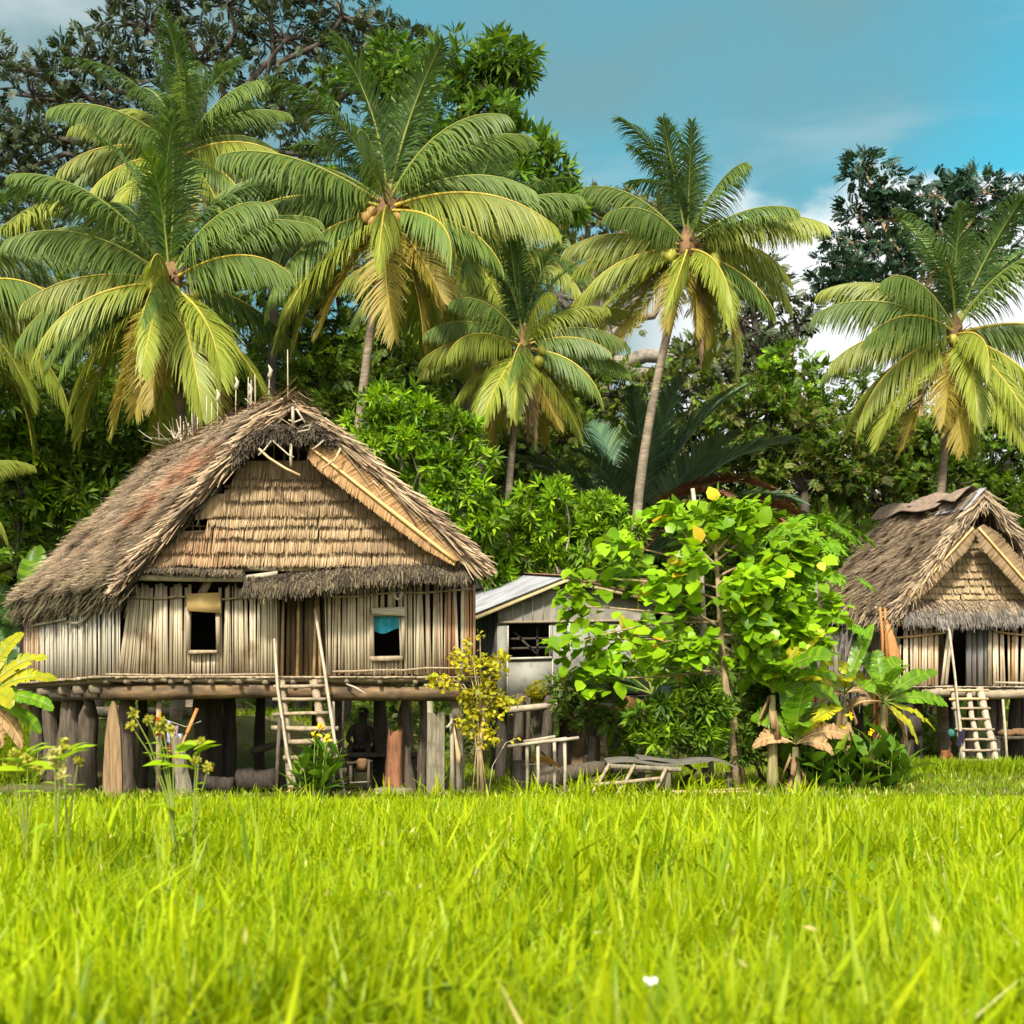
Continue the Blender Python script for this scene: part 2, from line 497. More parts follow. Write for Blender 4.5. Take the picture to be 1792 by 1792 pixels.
# ------------------------------------------------------------------ coconut palms
def rachis(e0, bend, n, p=1.35):
    s = np.linspace(0, 1, n)
    e = rad(e0) - rad(bend) * s ** p
    dx, dz = np.cos(e), np.sin(e)
    x = np.concatenate([[0], np.cumsum((dx[1:] + dx[:-1]) / 2)]) / (n - 1)
    z = np.concatenate([[0], np.cumsum((dz[1:] + dz[:-1]) / 2)]) / (n - 1)
    return s, np.stack([x, np.zeros(n), z], 1), np.stack([dx, np.zeros(n), dz], 1)


def frond_mesh(e0, bend, mats, nl=98, lmax=.25, wid=.0050, droop=.55, swirl=0.0, spread=.8, fwd=.55, dip=0.0):
    s, P, Tn = rachis(e0, bend, 41)
    P[:, 1] += swirl * s ** 2
    mb = MB()
    u = np.linspace(.13, .995, nl)
    for side in (1, -1):
        uu = u + G.uniform(-.4, .4, nl) / nl
        uu = np.clip(uu, .1, .999)
        p = np.stack([np.interp(uu, s, P[:, i]) for i in range(3)], 1)
        t = nrm(np.stack([np.interp(uu, s, Tn[:, i]) for i in range(3)], 1))
        nn = nrm(np.cross(t, np.array([0, 1.0, 0])))
        nn = np.where(nn[:, 2:3] < 0, -nn, nn)
        prof = np.interp(uu, [.1, .25, .5, .75, 1], [.55, .95, 1.0, .8, .34]) * lmax * G.uniform(.82, 1.1, nl) * np.where(G.random(nl) < .07, .45, 1)
        fw = fwd + .55 * uu ** 2
        d = nrm(t * fw[:, None] + np.array([0, side, 0]) * (spread - .35 * uu[:, None]) + nn * .22 * (1 - dip) - np.array([0, 0, dip]) + G.normal(0, .05, (nl, 3)))
        k = 4
        g = droop * G.uniform(.75, 1.3, nl)
        pts = [p]
        dd = d
        for j in range(1, k):
            pts.append(pts[-1] + dd * (prof / (k - 1))[:, None])
            dd = nrm(dd + np.array([0, 0, -1.0]) * (g * (.45 + .35 * j))[:, None] * .55)
        wv = nrm(t - d * np.sum(t * d, 1)[:, None])
        ws = [wid * .7, wid, wid * .8, wid * .12]
        vv = []
        for j in range(k):
            vv += [pts[j] - wv * ws[j], pts[j] + wv * ws[j]]
        V = np.stack(vv, 1).reshape(-1, 3)
        f = []
        for j in range(k - 1):
            f.append([2 * j, 2 * j + 1, 2 * j + 3, 2 * j + 2])
        Fm = (np.array(f)[None] + (np.arange(nl) * 2 * k)[:, None, None]).reshape(-1, 4)
        mb.add(V, Fm)
    rb = MB()
    rb.tube(P[::2], np.interp(s[::2], [0, .1, .5, 1], [.016, .011, .0065, .0015]), 5, cap=False)
    return mb, rb


PROTO = {}
COLN = None


def make_proto(key, e0, bend, mat, ribmat, **kw):
    mb, rb = frond_mesh(e0, bend, None, **kw)
    me = mb.build('frond', M[mat])
    ri = rb.build('midrib', M[ribmat], smooth=True)
    PROTO[key] = (me.data, ri.data)
    bpy.data.objects.remove(me)
    bpy.data.objects.remove(ri)


CLS = [(84, 42, 'palm_top', 'rib_green'), (68, 62, 'palm_top', 'rib_green'), (52, 72, 'palm_mid', 'rib_green'), (32, 66, 'palm_mid', 'rib_green'),
       (10, 62, 'palm_low', 'rib_yellow'), (-14, 52, 'palm_low', 'rib_yellow'), (-36, 40, 'palm_low', 'rib_yellow'), (-58, 24, 'palm_old', 'rib_yellow')]
for ci, (e0, bd, mt, rm) in enumerate(CLS):
    for va in range(3):
        m2 = mt
        if ci in (2, 3) and va == 2:
            m2 = 'palm_low'
        if ci in (4, 5) and va == 1:
            m2 = 'palm_mid'
        make_proto((ci, va), e0 + RN.uniform(-4, 4), bd + RN.uniform(-10, 10), m2, rm, droop=[1.0, 1.1, 1.0, 1.0, 1.0, 1.0, .8, .5][ci], dip=[.05, .2, .55, .75, .75, .6, .2, .0][ci], swirl=RN.uniform(-.14, .14), lmax=.27 if ci < 2 else .30, spread=[.75, .7, .5, .42, .42, .5, .7, .75][ci], fwd=.42)
make_proto(('dead', 0), -70, 12, 'palm_dead', 'rib_yellow', droop=1.0, nl=50, spread=.4)
for va in range(3):
    make_proto(('sago', va), [80, 66, 48][va], [50, 62, 70][va], 'sago', 'sago', droop=.3, nl=80, lmax=.2, wid=.0075)
make_proto(('sagodead', 0), 40, 85, 'sago_dead', 'sago_dead', droop=.3, nl=80, lmax=.17, wid=.0075)
make_proto(('young', 0), 78, 55, 'lf_mid', 'rib_green', droop=.35, nl=50)
make_proto(('yelsago', 0), 60, 40, 'lf_lime', 'rib_yellow', droop=.2, nl=46, lmax=.2, wid=.012)


def add_frond(t, key, loc, az, L, roll=0.0, pitch=0.0, name='frond'):
    me, ri = PROTO[key]
    o = bpy.data.objects.new(name, me)
    COL.objects.link(o)
    o.parent = t
    o.location = loc
    o.rotation_euler = (roll, pitch, az)
    o.scale = (L, L, L)
    r = bpy.data.objects.new('midrib', ri)
    COL.objects.link(r)
    r.parent = o
    return o


COCO = None


def coco_mesh():
    mb = MB()
    n, k = 8, 6
    th = np.linspace(0, math.pi, k)
    pr = np.sin(th) * (1 + .12 * np.cos(th))
    pts = np.stack([np.zeros(k), np.zeros(k), np.cos(th) * 1.2], 1)
    mb.tube(pts, np.maximum(pr, .02), n)
    return mb


def palm(label, crown_at, Y, foot_px, L, seed, r=.17, n=25, lean=0.0, wind=0.0, cocos=8, coco_mat='coco', extra=(), bow=.35, skip=None, fan=True, tilt=0.0, group='coconut palms behind the houses', trunk_off=(0, 0), cats=None):
    rn = random.Random(seed)
    foot = Vector((gx(foot_px, Y), Y, 0))
    c = at(crown_at[0], crown_at[1], Y)
    t = thing('coconut_palm', label, 'palm', foot, group)
    rel = np.array(c - foot)
    k = 14
    tt = np.linspace(0, 1, k)
    pts = tt[:, None] * rel
    pts[:, 0] += bow * np.sin(tt * math.pi) * (-1 if rel[0] > 0 else 1)
    tr = MB()
    rr = np.interp(tt, [0, .06, .2, 1], [r * 1.5, r * 1.15, r, r * .72])
    pts[0, 2] = -.1
    tr.tube(pts, rr * .84, 12, rough=.015)
    tr.build('trunk', M['palmtrunk'], t, True)
    # fibrous heart with leaf bases
    hb = MB()
    hb.tube([rel + np.array([0, 0, -.35]), rel + np.array([0, 0, 0]), rel + np.array([0, 0, .3]), rel + np.array([0, 0, .75])], [r * .8, r * 1.55, r * 1.3, r * .3], 10, rough=.15)
    for i in range(26):
        a = rn.uniform(0, 6.283)
        d = np.array([math.cos(a), math.sin(a), rn.uniform(-.2, 1.2)])
        hb.beam(rel + d * .12, rel + d * rn.uniform(.3, .5) + np.array([0, 0, -.1]), .05, .02, mat=0)
    hb.build('crown_shaft', M['fibre'], t)
    FAN = [(0, -90), (0, 70), (0, 165), (0, 10), (1, 120), (1, 150), (1, 25), (1, 200), (2, 172), (2, 8), (2, -30), (3, 188), (3, -6), (3, 215), (4, 170), (4, 4), (4, 197), (4, -18), (5, 186), (5, -8), (5, 208), (6, 178), (6, 2), (6, 205), (6, -24), (7, 215), (7, -40), (6, -70), (6, -105), (5, -85), (7, -60), (7, 240)]
    for ci, a in FAN if fan else ():
        if rn.random() < .2:
            continue
        fo = add_frond(t, (ci, rn.randint(0, 2)), rel + np.array([0, 0, .3 - ci * .05]), rad(a + rn.uniform(-14, 14)), L * rn.uniform(.86, 1.12) * (.86 if ci in (0, 7) else 1), rn.uniform(-.28, .28), rn.uniform(-.12, .12))
        if tilt:                                 # the wind leans the whole head, the young fronds most
            q = Matrix.Rotation(rad(tilt) * (1.3 if ci < 3 else .55), 3, 'Y') @ fo.rotation_euler.to_matrix()
            fo.rotation_euler = q.to_euler()
    for i in range(n):
        f = i / (n - 1)
        # young fronds stand up, old ones hang
        az = i * 2.39996 + rn.uniform(-.25, .25) + seed
        el = f ** .92 * 7.49
        ci = int(min(7, el))
        if i < 3:
            ci = 0
        LL = L * (1.0 if ci > 0 else .95) * rn.uniform(.9, 1.08) * (.86 if ci == 7 else 1)
        # in the wind the leeward side is fuller
        az += wind * math.sin(az) * -1
        if skip and skip(ci, az % 6.283):
            continue
        add_frond(t, (ci, rn.randint(0, 2)), rel + np.array([0, 0, .32 * (1 - f) - .05]), az, LL, rn.uniform(-.22, .22), rn.uniform(-.06, .06) + lean * math.cos(az))
    for key, az, LL in extra:
        add_frond(t, key, rel, rad(az), LL)
    if cocos:
        cm = coco_mesh()
        co = cm.build('coconut', M[coco_mat], None, True)
        me = co.data
        bpy.data.objects.remove(co)
        for i in range(cocos):
            a = rn.choice([-.45, -2.65, -1.1, -2.0]) + rn.uniform(-.3, .3)
            q = rn.uniform(.45, .74)
            o = bpy.data.objects.new('coconut', me)
            COL.objects.link(o)
            o.parent = t
            o.location = rel + np.array([math.cos(a) * q * 1.2, math.sin(a) * q, -.12 - rn.uniform(0, .5)])
            o.rotation_euler = (rn.uniform(-.5, .5), rn.uniform(-.5, .5), rn.uniform(0, 3))
            s = rn.uniform(.12, .155)
            o.scale = (s, s, s)
    return t


# ------------------------------------------------------------------ banana, canna, papaya
def banana_leaf(mb, base, az, e0, L, W, bend, mat=0, seed=0, tear=.12, rib=None):
    rn = np.random.default_rng(seed)
    s, P, Tn = rachis(e0, bend, 19, 1.4)
    ca, sa = math.cos(az), math.sin(az)
    Rm = np.array([[ca, -sa, 0], [sa, ca, 0], [0, 0, 1]])
    P = P * L @ Rm.T + np.array(tuple(base))
    Tn = Tn @ Rm.T
    side = np.array([-sa, ca, 0])
    rl = rn.uniform(.55, 1.0)
    side = nrm(side * math.cos(rl) + np.array([0, 0, 1.0]) * math.sin(rl) * ca)   # blades hang rolled over to one side
    N = np.cross(Tn, side) * -1
    N = np.where(N[:, 2:3] < 0, -N, N)
    k0 = 3
    for sg in (1, -1):
        dr = .1
        for i in range(k0, 18):
            u0, u1 = (i - k0) / (18 - k0), (i + 1 - k0) / (18 - k0)
            w0, w1 = W * math.sin(math.pi * min(.97, .06 + u0 * .92)) ** .55, W * math.sin(math.pi * min(.985, .06 + u1 * .92)) ** .55
            dr = .6 * dr + .4 * rn.uniform(-.1, .45) + tear * rn.normal()
            sk = .12 * L / 15
            a0, a1 = P[i], P[i + 1]
            fa = Tn[i] * .3
            def edge(p, Nn, w):
                m = p + side * sg * w * .55 + Nn * w * (.28 - dr * .35) + fa * w * .3
                e = p + side * sg * w * (1 - abs(dr) * .25) + Nn * w * (.30 - dr * 1.0) + fa * w * .9
                return m, e
            m0, e0_ = edge(a0, N[i], w0)
            m1, e1_ = edge(a1, N[i + 1], w1)
            if rn.random() < tear * 1.5:
                e1_ = e1_ - (e1_ - e0_) * .35
            mb.add([a0, a1, m1, m0, e1_, e0_], [[0, 1, 2, 3], [3, 2, 4, 5]], mat)
    if rib is not None:
        rib.tube(P[::2] + N[::2] * .004, np.interp(s[::2], [0, .3, 1], [.03, .02, .005]) * min(1, L / 1.6), 6, cap=False)


def banana(label, foot, stem_h, leaves, mats=('lf_banana',), r=.1, group=None, top=None, stem=True):
    """leaves: (azimuth deg, elevation deg, length, width, bend, material index)"""
    t = thing('banana_plant', label, 'banana plant', foot, group)
    tp = np.array([0, 0, stem_h]) if top is None else np.array(top)
    if stem:
        sm = MB()
        k = 7
        tt = np.linspace(0, 1, k)
        sm.tube(tt[:, None] * tp + np.array([0, 0, -.05]), np.linspace(r * 1.25, r * .6, k), 9, rough=.07)
        for i in range(7):
            a = RN.uniform(0, 6.28)
            h = RN.uniform(.45, .95)
            p = tp * h + np.array([math.cos(a), math.sin(a), 0]) * r * .9
            q = p + np.array([math.cos(a) * .18, math.sin(a) * .18, -RN.uniform(.25, .55)])
            sm.beam(p, q, .09, .015, (math.cos(a), math.sin(a), 0), 1, .02)
        sm.build('pseudostem', [M['banana_stem'], M['lf_brown']], t, True)
    for i, (az, e0, L, W, bd, mi) in enumerate(leaves):
        mb, rb = MB(), MB()
        banana_leaf(mb, tp, rad(az), e0, L, W, bd, 0, seed=int(abs(foot[0] * 100) + i * 7 + L * 10), rib=rb)
        lo = mb.build('leaf', M[mats[mi]], t, True)
        rb.build('midrib', M['stem_green'] if mats[mi] != 'lf_brown' else M['midrib_dry'], lo, True)
    return t


def canna(label, foot, n=12, h=1.0, fl=None, nfl=3, seed=1, spread=.3, mats=('lf_canna',), group='canna lilies around the houses', leafw=.15, brown=0):
    rn = random.Random(seed)
    t = thing('canna_lily', label, 'flower plant', foot, group)
    mb, st = MB(), MB()
    for i in range(n):
        a = rn.uniform(0, 6.28)
        q = rn.uniform(0, spread)
        b = np.array([math.cos(a) * q, math.sin(a) * q, 0])
        hh = h * rn.uniform(.5, 1.0)
        lean = np.array([math.cos(a) * .25 * hh * rn.uniform(.3, 1.2), math.sin(a) * .2 * hh, hh])
        st.tube([b, b + lean * .5, b + lean], [.013, .011, .006], 5, cap=False)
        for j in range(5):
            f = .08 + .8 * j / 5 + rn.uniform(0, .1)
            az = a + j * 2.4 + rn.uniform(-.4, .4)
            p = b + lean * f
            L = h * rn.uniform(.40, .66)
            d = nrm(np.array([math.cos(az) * .6, math.sin(az) * .6, rn.uniform(.15, 1.0)]))
            put_leaves(mb, T_OVAL, [p], [d], L, leafw / .34 * 1.15, (-d[0], -d[1], .8), .25, 1 if rn.random() < brown else 0)
    mb.build('leaves', [M[q] for q in (*mats, 'lf_brown')], t)
    st.build('stems', M['stem_green'], t)
    if fl:
        for i in range(nfl):
            a = rn.uniform(0, 6.28)
            q = rn.uniform(.2, 1) * spread
            b = np.array([math.cos(a) * q, math.sin(a) * q, 0])
            hh = h * rn.uniform(.95, 1.3)
            fm = MB()
            tip = b + np.array([rn.uniform(-.1, .1), rn.uniform(-.1, .05), hh])
            nn = 11
            P = tip + G.normal(0, .022, (nn, 3)) * np.array([1, 1, 1.2])
            put_leaves(fm, T_OVAL, P, rdir(nn, .4), .08, .9, (0, -1, .5), .6)
            fo = fm.build('flower', M[fl], t)
            sm = MB()
            sm.tube([b, (b + tip) / 2, tip], [.012, .01, .006], 5, cap=False)
            sm.build('flower_stem', M['stem_green'], fo)
    return t


def papaya_leaf(mb, pet, p0, p1, size, mat=0, seed=0):
    rn = np.random.default_rng(seed)
    p0, p1 = np.array(tuple(p0)), np.array(tuple(p1))
    mid = (p0 + p1) / 2 + np.array([0, 0, .12 * np.linalg.norm(p1 - p0)])
    pet.tube([p0, mid, p1], [.014, .011, .008], 5, cap=False)
    out = p1 - p0
    out[2] = 0
    out = nrm(out)
    up = nrm(np.array([out[0] * .55, out[1] * .55 - .25, .85]))
    x = nrm(out - up * np.dot(out, up))
    y = np.cross(up, x)
    for k in range(9):
        a = (k - 4) * rad(37)
        d = x * math.cos(a) + y * math.sin(a)
        L = size * (1 - .32 * abs(k - 4) / 4) * rn.uniform(.9, 1.1)
        w = np.cross(up, d)
        dn = -np.array([0, 0, 1.0])
        c0, c1, c2, c3 = p1, p1 + d * L * .4, p1 + d * L * .75 + dn * L * .07, p1 + d * L + dn * L * .2
        mb.add([c0, c1 + w * L * .12, c2 + w * L * .05, c3, c2 - w * L * .05, c1 - w * L * .12], [[0, 1, 2, 3], [0, 3, 4, 5]], mat)
        for sg in (1, -1):
            for (f, l2) in ((.38, .36), (.62, .26)):
                q = p1 + d * L * f
                e = q + (d * .75 + w * sg * .75) * L * l2 + dn * L * .06
                mb.add([q - d * L * .12, q + d * L * .14, e], [[0, 1, 2] if sg > 0 else [0, 2, 1]], mat)
SKY_TINT = (.16, .74, .62)
LCLOUD = (1.9, 2.1, 2.15)
VEIL = (.60, 1.04, 1.11)
STREAK = (1.35, 1.75, 1.9)
CUMUL = (2.9, 3.0, 3.0)
BACK_FILL = (6.2, 6.0, 5.5)
SKY_STR = .13
EXPO = 1.5
# ------------------------------------------------------------------ thatch and wall helpers
T_STRAND = (np.array([[0, -.5, 0], [0, .5, 0], [.55, .46, .35], [.55, -.46, .35], [1, .2, 1], [1, -.2, 1]]), [[[0, 1, 2, 3], [3, 2, 4, 5]]])


def strands(mb, P, D, N, L, W, lift, mat=0):
    D = nrm(D)
    n = len(P)
    N = np.zeros((n, 3)) + np.asarray(N, float)
    Y = nrm(np.cross(N, D))
    Z = np.cross(D, Y)
    L = np.zeros(n) + L
    W = np.zeros(n) + W
    lift = np.zeros(n) + lift
    mb.inst(T_STRAND[0], T_STRAND[1], P, D * L[:, None], Y * W[:, None], Z * lift[:, None], mat)


def waves(u, v, seed=0, f=6.0):
    r = np.random.default_rng(seed)
    o = 0
    for i in range(5):
        a, b, c = r.uniform(-f, f, 2).tolist() + [r.uniform(0, 6.28)]
        o = o + np.sin(a * u * 3 + b * v * 3 + c)
    return o / 5


def roof_plane(base, th, A, B, C, D, n, matfun, dens=1.0, L=(.45, .8), W=(.022, .05), lift=(.04, .13), swing=.34, thick=.09, seed=0):
    A, B, C, D = (np.array(tuple(q), float) for q in (A, B, C, D))
    def P(u, v):
        u, v = np.asarray(u)[..., None], np.asarray(v)[..., None]
        return (A * (1 - u) + B * u) * (1 - v) + (C * (1 - u) + D * u) * v
    nv = nrm(np.cross(B - A, C - A))
    if nv[2] < 0:
        nv = -nv
    uu, vv = np.meshgrid(np.linspace(0, 1, 10), np.linspace(0, 1, 8), indexing='ij')
    g = P(uu, vv)
    g = g + nv * (waves(uu * 3, vv * 3, seed + 5)[..., None] * .05)
    base.grid(g)
    base.grid(g[::-1] - nv * thick)
    # rim between the two skins
    for e0, e1 in ((g[0], g[0] - nv * thick), (g[-1], g[-1] - nv * thick), (g[:, 0], g[:, 0] - nv * thick), (g[:, -1], g[:, -1] - nv * thick)):
        base.grid(np.stack([e0, e1]))
    N = int(n * dens)
    u = G.uniform(.012, 1.012, N)
    v = (np.floor(G.uniform(0, 1, N) * 22) + G.normal(0, .22, N)) / 22.0
    v = np.clip(v, -.02, .97)
    dv = nrm((C - A) * (1 - u)[:, None] + (D - B) * u[:, None])
    du = nrm(B - A)
    cell = (np.floor(u * 26 + 3 * waves(u * 2, v * 2, seed + 2)).astype(int) * 31 + np.floor(v * 13 + 2 * waves(u * 3, v * 3, seed + 4)).astype(int)) % 997
    cr_ = np.random.default_rng(seed + 40).normal(0, 1, (997, 3))[cell]
    cl = waves(u * 7, v * 6, seed + 1) * swing * .8 + cr_[:, 0] * swing * .75 + G.normal(0, swing * .3, N)
    cl = np.where(u < .1, np.maximum(cl, -.08 - u), cl)
    Dm = dv + du * cl[:, None] + nv * G.normal(.02, .05, N)[:, None]
    bump = waves(u * 5, v * 5, seed + 9) * .07
    Pp = P(u, v) + nv * (.03 + bump + np.abs(cr_[:, 1]) * .035 + G.uniform(0, .04, N))[:, None]
    strands(th, Pp, Dm, nv, G.uniform(*L, N) * (1 + .18 * cr_[:, 2]) * (1 - .45 * np.clip((v - .75) / .22, 0, 1)), G.uniform(*W, N), G.uniform(*lift, N) + .05 * np.abs(cr_[:, 1]), matfun(u, v, N))
    return P, nv


def rake_strands(mb, p0, p1, n, out, down, L=(.4, .8), W=(.02, .045), spread=.1, along=1.0, mat=0, jit=.25):
    """messy thatch ends along a rake from p0 (top) to p1 (bottom)"""
    p0, p1 = np.array(tuple(p0)), np.array(tuple(p1))
    t = G.uniform(0, 1, n)
    d = nrm(p1 - p0)
    P = p0 + (p1 - p0) * t[:, None] + G.normal(0, spread, (n, 3))
    D = d * along + np.array(out) * G.uniform(0, .5, n)[:, None] + np.array(down) * G.uniform(0, .5, n)[:, None] + G.normal(0, jit, (n, 3))
    strands(mb, P, D, nrm(np.array(out) + np.array([0, -.4, .3])), G.uniform(*L, n) * (1 - .5 * np.clip((t - .7) / .3, 0, 1)), G.uniform(*W, n), G.uniform(-.03, .1, n), mat)


def fringe(mb, p0, p1, n, out, L=(.25, .5), W=(.015, .035), mat=0, spread=.06, outf=(.0, .6), sway=.25, top=.0):
    p0, p1 = np.array(tuple(p0)), np.array(tuple(p1))
    al = nrm(p1 - p0)
    t = G.uniform(0, 1, n)
    P = p0 + (p1 - p0) * t[:, None] + G.normal(0, spread, (n, 3)) + np.array([0, 0, 1]) * G.uniform(0, 1, n)[:, None] * top
    P[:, 2] += waves(t * 6, t * 0, 3) * .05
    D = np.array([0, 0, -1.0]) + np.array(out) * G.uniform(*outf, n)[:, None] + al * G.normal(0, sway, n)[:, None]
    l = G.uniform(*L, n) * (1 + .25 * waves(t * 9, t * 0, 8))
    strands(mb, P, D, out, l, G.uniform(*W, n), G.uniform(-.03, .06, n), mat)


def course_wall(mb, left, right, rows, y_fun, ztop, mat=0, W=(.02, .045), tilt=.07, dens=34, wob=.02, matfun=None, over=.14):
    """leaf-thatch courses on an upright plane. left(z), right(z) give the x limits, rows are bottom heights from the top down"""
    zt = ztop
    for ri, zb in enumerate(rows):
        xl, xr = left(zb), right(zb)
        n = int((xr - xl) * dens * 2)
        x = G.uniform(xl, xr, n)
        top = zt + over * (ri > 0)
        ok = (x > left(top) - .05) & (x < right(top) + .05)
        tz = np.where(ok, top, np.where(x < (xl + xr) / 2, zb + .1, zb + .1))
        # climb as far as the sloping side allows
        for q in np.linspace(zb + .05, top, 6):
            in_ = (x > left(q)) & (x < right(q))
            tz = np.where(in_, np.maximum(tz, q), tz)
        tz = np.minimum(tz, top)
        bz = zb + waves(x * .5, x * 0 + ri, 21 + ri) * wob + G.normal(0, .012, n) - (G.random(n) < .04) * G.uniform(0, .04, n)
        y = np.array([y_fun(q) for q in x])
        L = np.maximum(tz - bz, .05)
        P = np.stack([x, y - .004 * ri + G.normal(0, .006, n), tz], 1)
        D = np.stack([G.normal(0, .045, n), -tilt / np.maximum(L, .1) * G.uniform(.7, 1.2, n), -np.ones(n)], 1)
        mm = mat if matfun is None else matfun(x, zb, n)
        strands(mb, P, D, (0, -1, 0), L, G.uniform(*W, n), G.uniform(0, .02, n), mm)
        zt = zb


def slat_wall(mb, A, B, z0, z1, holes=(), w=(.05, .09), lean=None, gap=.12, matfun=None, top_jit=.04, facing=None, gapw=(.02, .06), tilt=.012):
    """upright split-cane slats along the ground line A->B. holes: (t0, t1, za, zb) in metres along the line"""
    A, B = np.array((A[0], A[1], 0.0)), np.array((B[0], B[1], 0.0))
    Lg = np.linalg.norm(B - A)
    d = (B - A) / Lg
    nm = np.array([d[1], -d[0], 0]) if facing is None else np.array(facing, float)
    t = 0.0
    while t < Lg:
        ww = RN.uniform(*w)
        tc = t + ww / 2
        segs = [(z0 + RN.uniform(-.02, .02), z1 + RN.uniform(-top_jit, top_jit))]
        for (t0, t1, za, zb) in holes:
            if t0 - ww * .3 < tc < t1 + ww * .3:
                ns = []
                for (a, b) in segs:
                    if a < za:
                        ns.append((a, min(b, za)))
                    if b > zb:
                        ns.append((max(a, zb), b))
                segs = ns
        ln = (lean(t / Lg) if lean else 0) + RN.gauss(0, tilt)
        off = RN.uniform(-.012, .012)
        m = matfun(t / Lg) if matfun else 0
        for (a, b) in segs:
            if b - a < .04:
                continue
            dp = ww * .09
            cs = [(-ww / 2, 0), (-ww * .28, dp), (ww * .28, dp), (ww / 2, 0)]
            v = []
            for z, lx in ((a, ln * (a - z0)), (b, ln * (b - z0))):
                for (cx, cy) in cs:
                    p = A + d * (tc + lx + cx) + nm * (cy + off)
                    v.append((p[0], p[1], z))
            mb.add(v, [[0, 1, 5, 4], [1, 2, 6, 5], [2, 3, 7, 6], [4, 5, 6, 7], [3, 2, 1, 0], [0, 4, 7, 3]], m)
        t += ww + (RN.uniform(*gapw) if RN.random() < gap else .0015)


def log_post(t, px, Y, r, ztop, mat='post', taper=.85, point=0.0, lean=(0, 0), name='post', squash=1.0, n=10):
    mb = MB()
    x = gx(px, Y)
    k = 9
    tt = np.linspace(0, 1, k)
    z = -.15 + (ztop + .15) * tt
    rr = r * (1.1 - .2 * tt) * (1 + .08 * np.sin(tt * 9 + px))
    if point:
        rr = np.where(z > ztop - point, rr * np.clip((ztop - z) / point, .08, 1) ** .7, rr)
        z = np.concatenate([z, [ztop]])
        rr = np.concatenate([rr, [rr[-1] * .3]])
        tt = np.concatenate([tt, [1.0]])
    pts = np.stack([x + lean[0] * tt + .02 * np.sin(tt * 5 + px), Y + lean[1] * tt, z], 1)
    mb.tube(pts, rr, n, rough=.06, squash=squash)
    return part(name, mb, M[mat], t)


# ================================================================== the big stilt house
def Zp(py, Y=23.0):
    return CZ - (py - HY) / F * Y


def Xp(px, Y=23.0):
    return (px - HX) / F * Y


H1 = thing('stilt_house', 'large thatched stilt house with pale split-bamboo walls, two windows and ladder to its door', 'house', (Xp(515), 23.0, 0))
BK = np.array([-3.76, 5.0, 0.0])                # from the front corners to the back corners
WL, WR = Xp(205), Xp(829)
zF, zW = Zp(1183), Zp(1018)
# --- floor and platform
mb = MB()
fl = np.array([[WL - .1, 22.72, 0], [WR + .1, 22.72, 0], [WR + .1 + BK[0], 23 + BK[1], 0], [WL - .1 + BK[0], 23 + BK[1], 0]])
lo, hi = fl + [0, 0, zF - .11], fl + [0, 0, zF - .01]
mb.add(np.concatenate([lo, hi]), [[3, 2, 1, 0], [4, 5, 6, 7], [0, 1, 5, 4], [1, 2, 6, 5], [2, 3, 7, 6], [3, 0, 4, 7]])
x = WL - .12
while x < WR + .1:                               # ragged ends of the floor strips
    w = RN.uniform(.08, .2)
    mb.beam((x + w / 2, 22.9, zF - .03), (x + w / 2, 22.66 + RN.uniform(-.07, .05), zF - .035), w * .95, .03, jit=.006)
    x += w
q = 0.0
while q < 1:
    p = np.array([WL - .1, 22.75, zF - .03]) + BK * q
    mb.beam(p + [.2, 0, 0], p + [-RN.uniform(.05, .2), -.1, 0], .17, .035, jit=.01)
    q += .033
part('floor', mb, M['rung'], H1)
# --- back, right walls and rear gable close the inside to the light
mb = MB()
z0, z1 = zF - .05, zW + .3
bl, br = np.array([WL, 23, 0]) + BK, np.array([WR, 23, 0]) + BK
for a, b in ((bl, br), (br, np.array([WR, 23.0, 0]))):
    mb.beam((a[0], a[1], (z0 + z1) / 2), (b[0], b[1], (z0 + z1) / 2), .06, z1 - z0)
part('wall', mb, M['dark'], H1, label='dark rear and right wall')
# --- front wall left of the door, with window opening
def whole(px0, px1, py0, py1, X0, Y=23.0):
    return (Xp(px0, Y) - X0, Xp(px1, Y) - X0, Zp(py1, Y), Zp(py0, Y))
mb = MB()
xd0, xd1 = Xp(484), Xp(571)
slat_wall(mb, (WL, 23), (xd0, 23), zF, Zp(1026), [whole(333, 378, 1068, 1139, WL), whole(334, 380, 1010, 1040, WL)],
          lean=lambda t: .13 * max(0, 1 - t * 3.2) ** 1.2, gap=.22, w=(.025, .075), top_jit=.06, gapw=(.006, .03))
part('wall', mb, M['wall'], H1, label='weathered brownish bamboo wall between corner and door')
# --- front wall right of the door
mb = MB()
def rmat(t):
    if t > .86:
        return 1 if RN.random() < .8 else 0
    if t > .68:
        return 1 if RN.random() < .45 else 0
    return 0
slat_wall(mb, (xd1, 23), (WR, 23), zF + .02, Zp(1020), [whole(656, 701, 1064, 1151, xd1)], gap=.18, w=(.026, .08), matfun=rmat, gapw=(.006, .028), tilt=.018)
part('wall', mb, [M['wall'], M['wall_brown']], H1, label='pale bamboo wall right of the door with reddish slats at its end')
# --- side wall running back from the front left corner
mb = MB()
sA = np.array([WL + .04, 23.02]); sd = BK[:2]
def smat(t):
    return 1 if t > .80 and RN.random() < .65 else 0
slat_wall(mb, sA, sA + sd * .98, zF - .03, Zp(1046), gap=.2, w=(.03, .10), facing=(-.8, -.6, 0), matfun=smat, gapw=(.01, .05), tilt=.02)
part('wall', mb, [M['wall_pale'], M['wall_brown']], H1, label='bleached grey bamboo side wall')
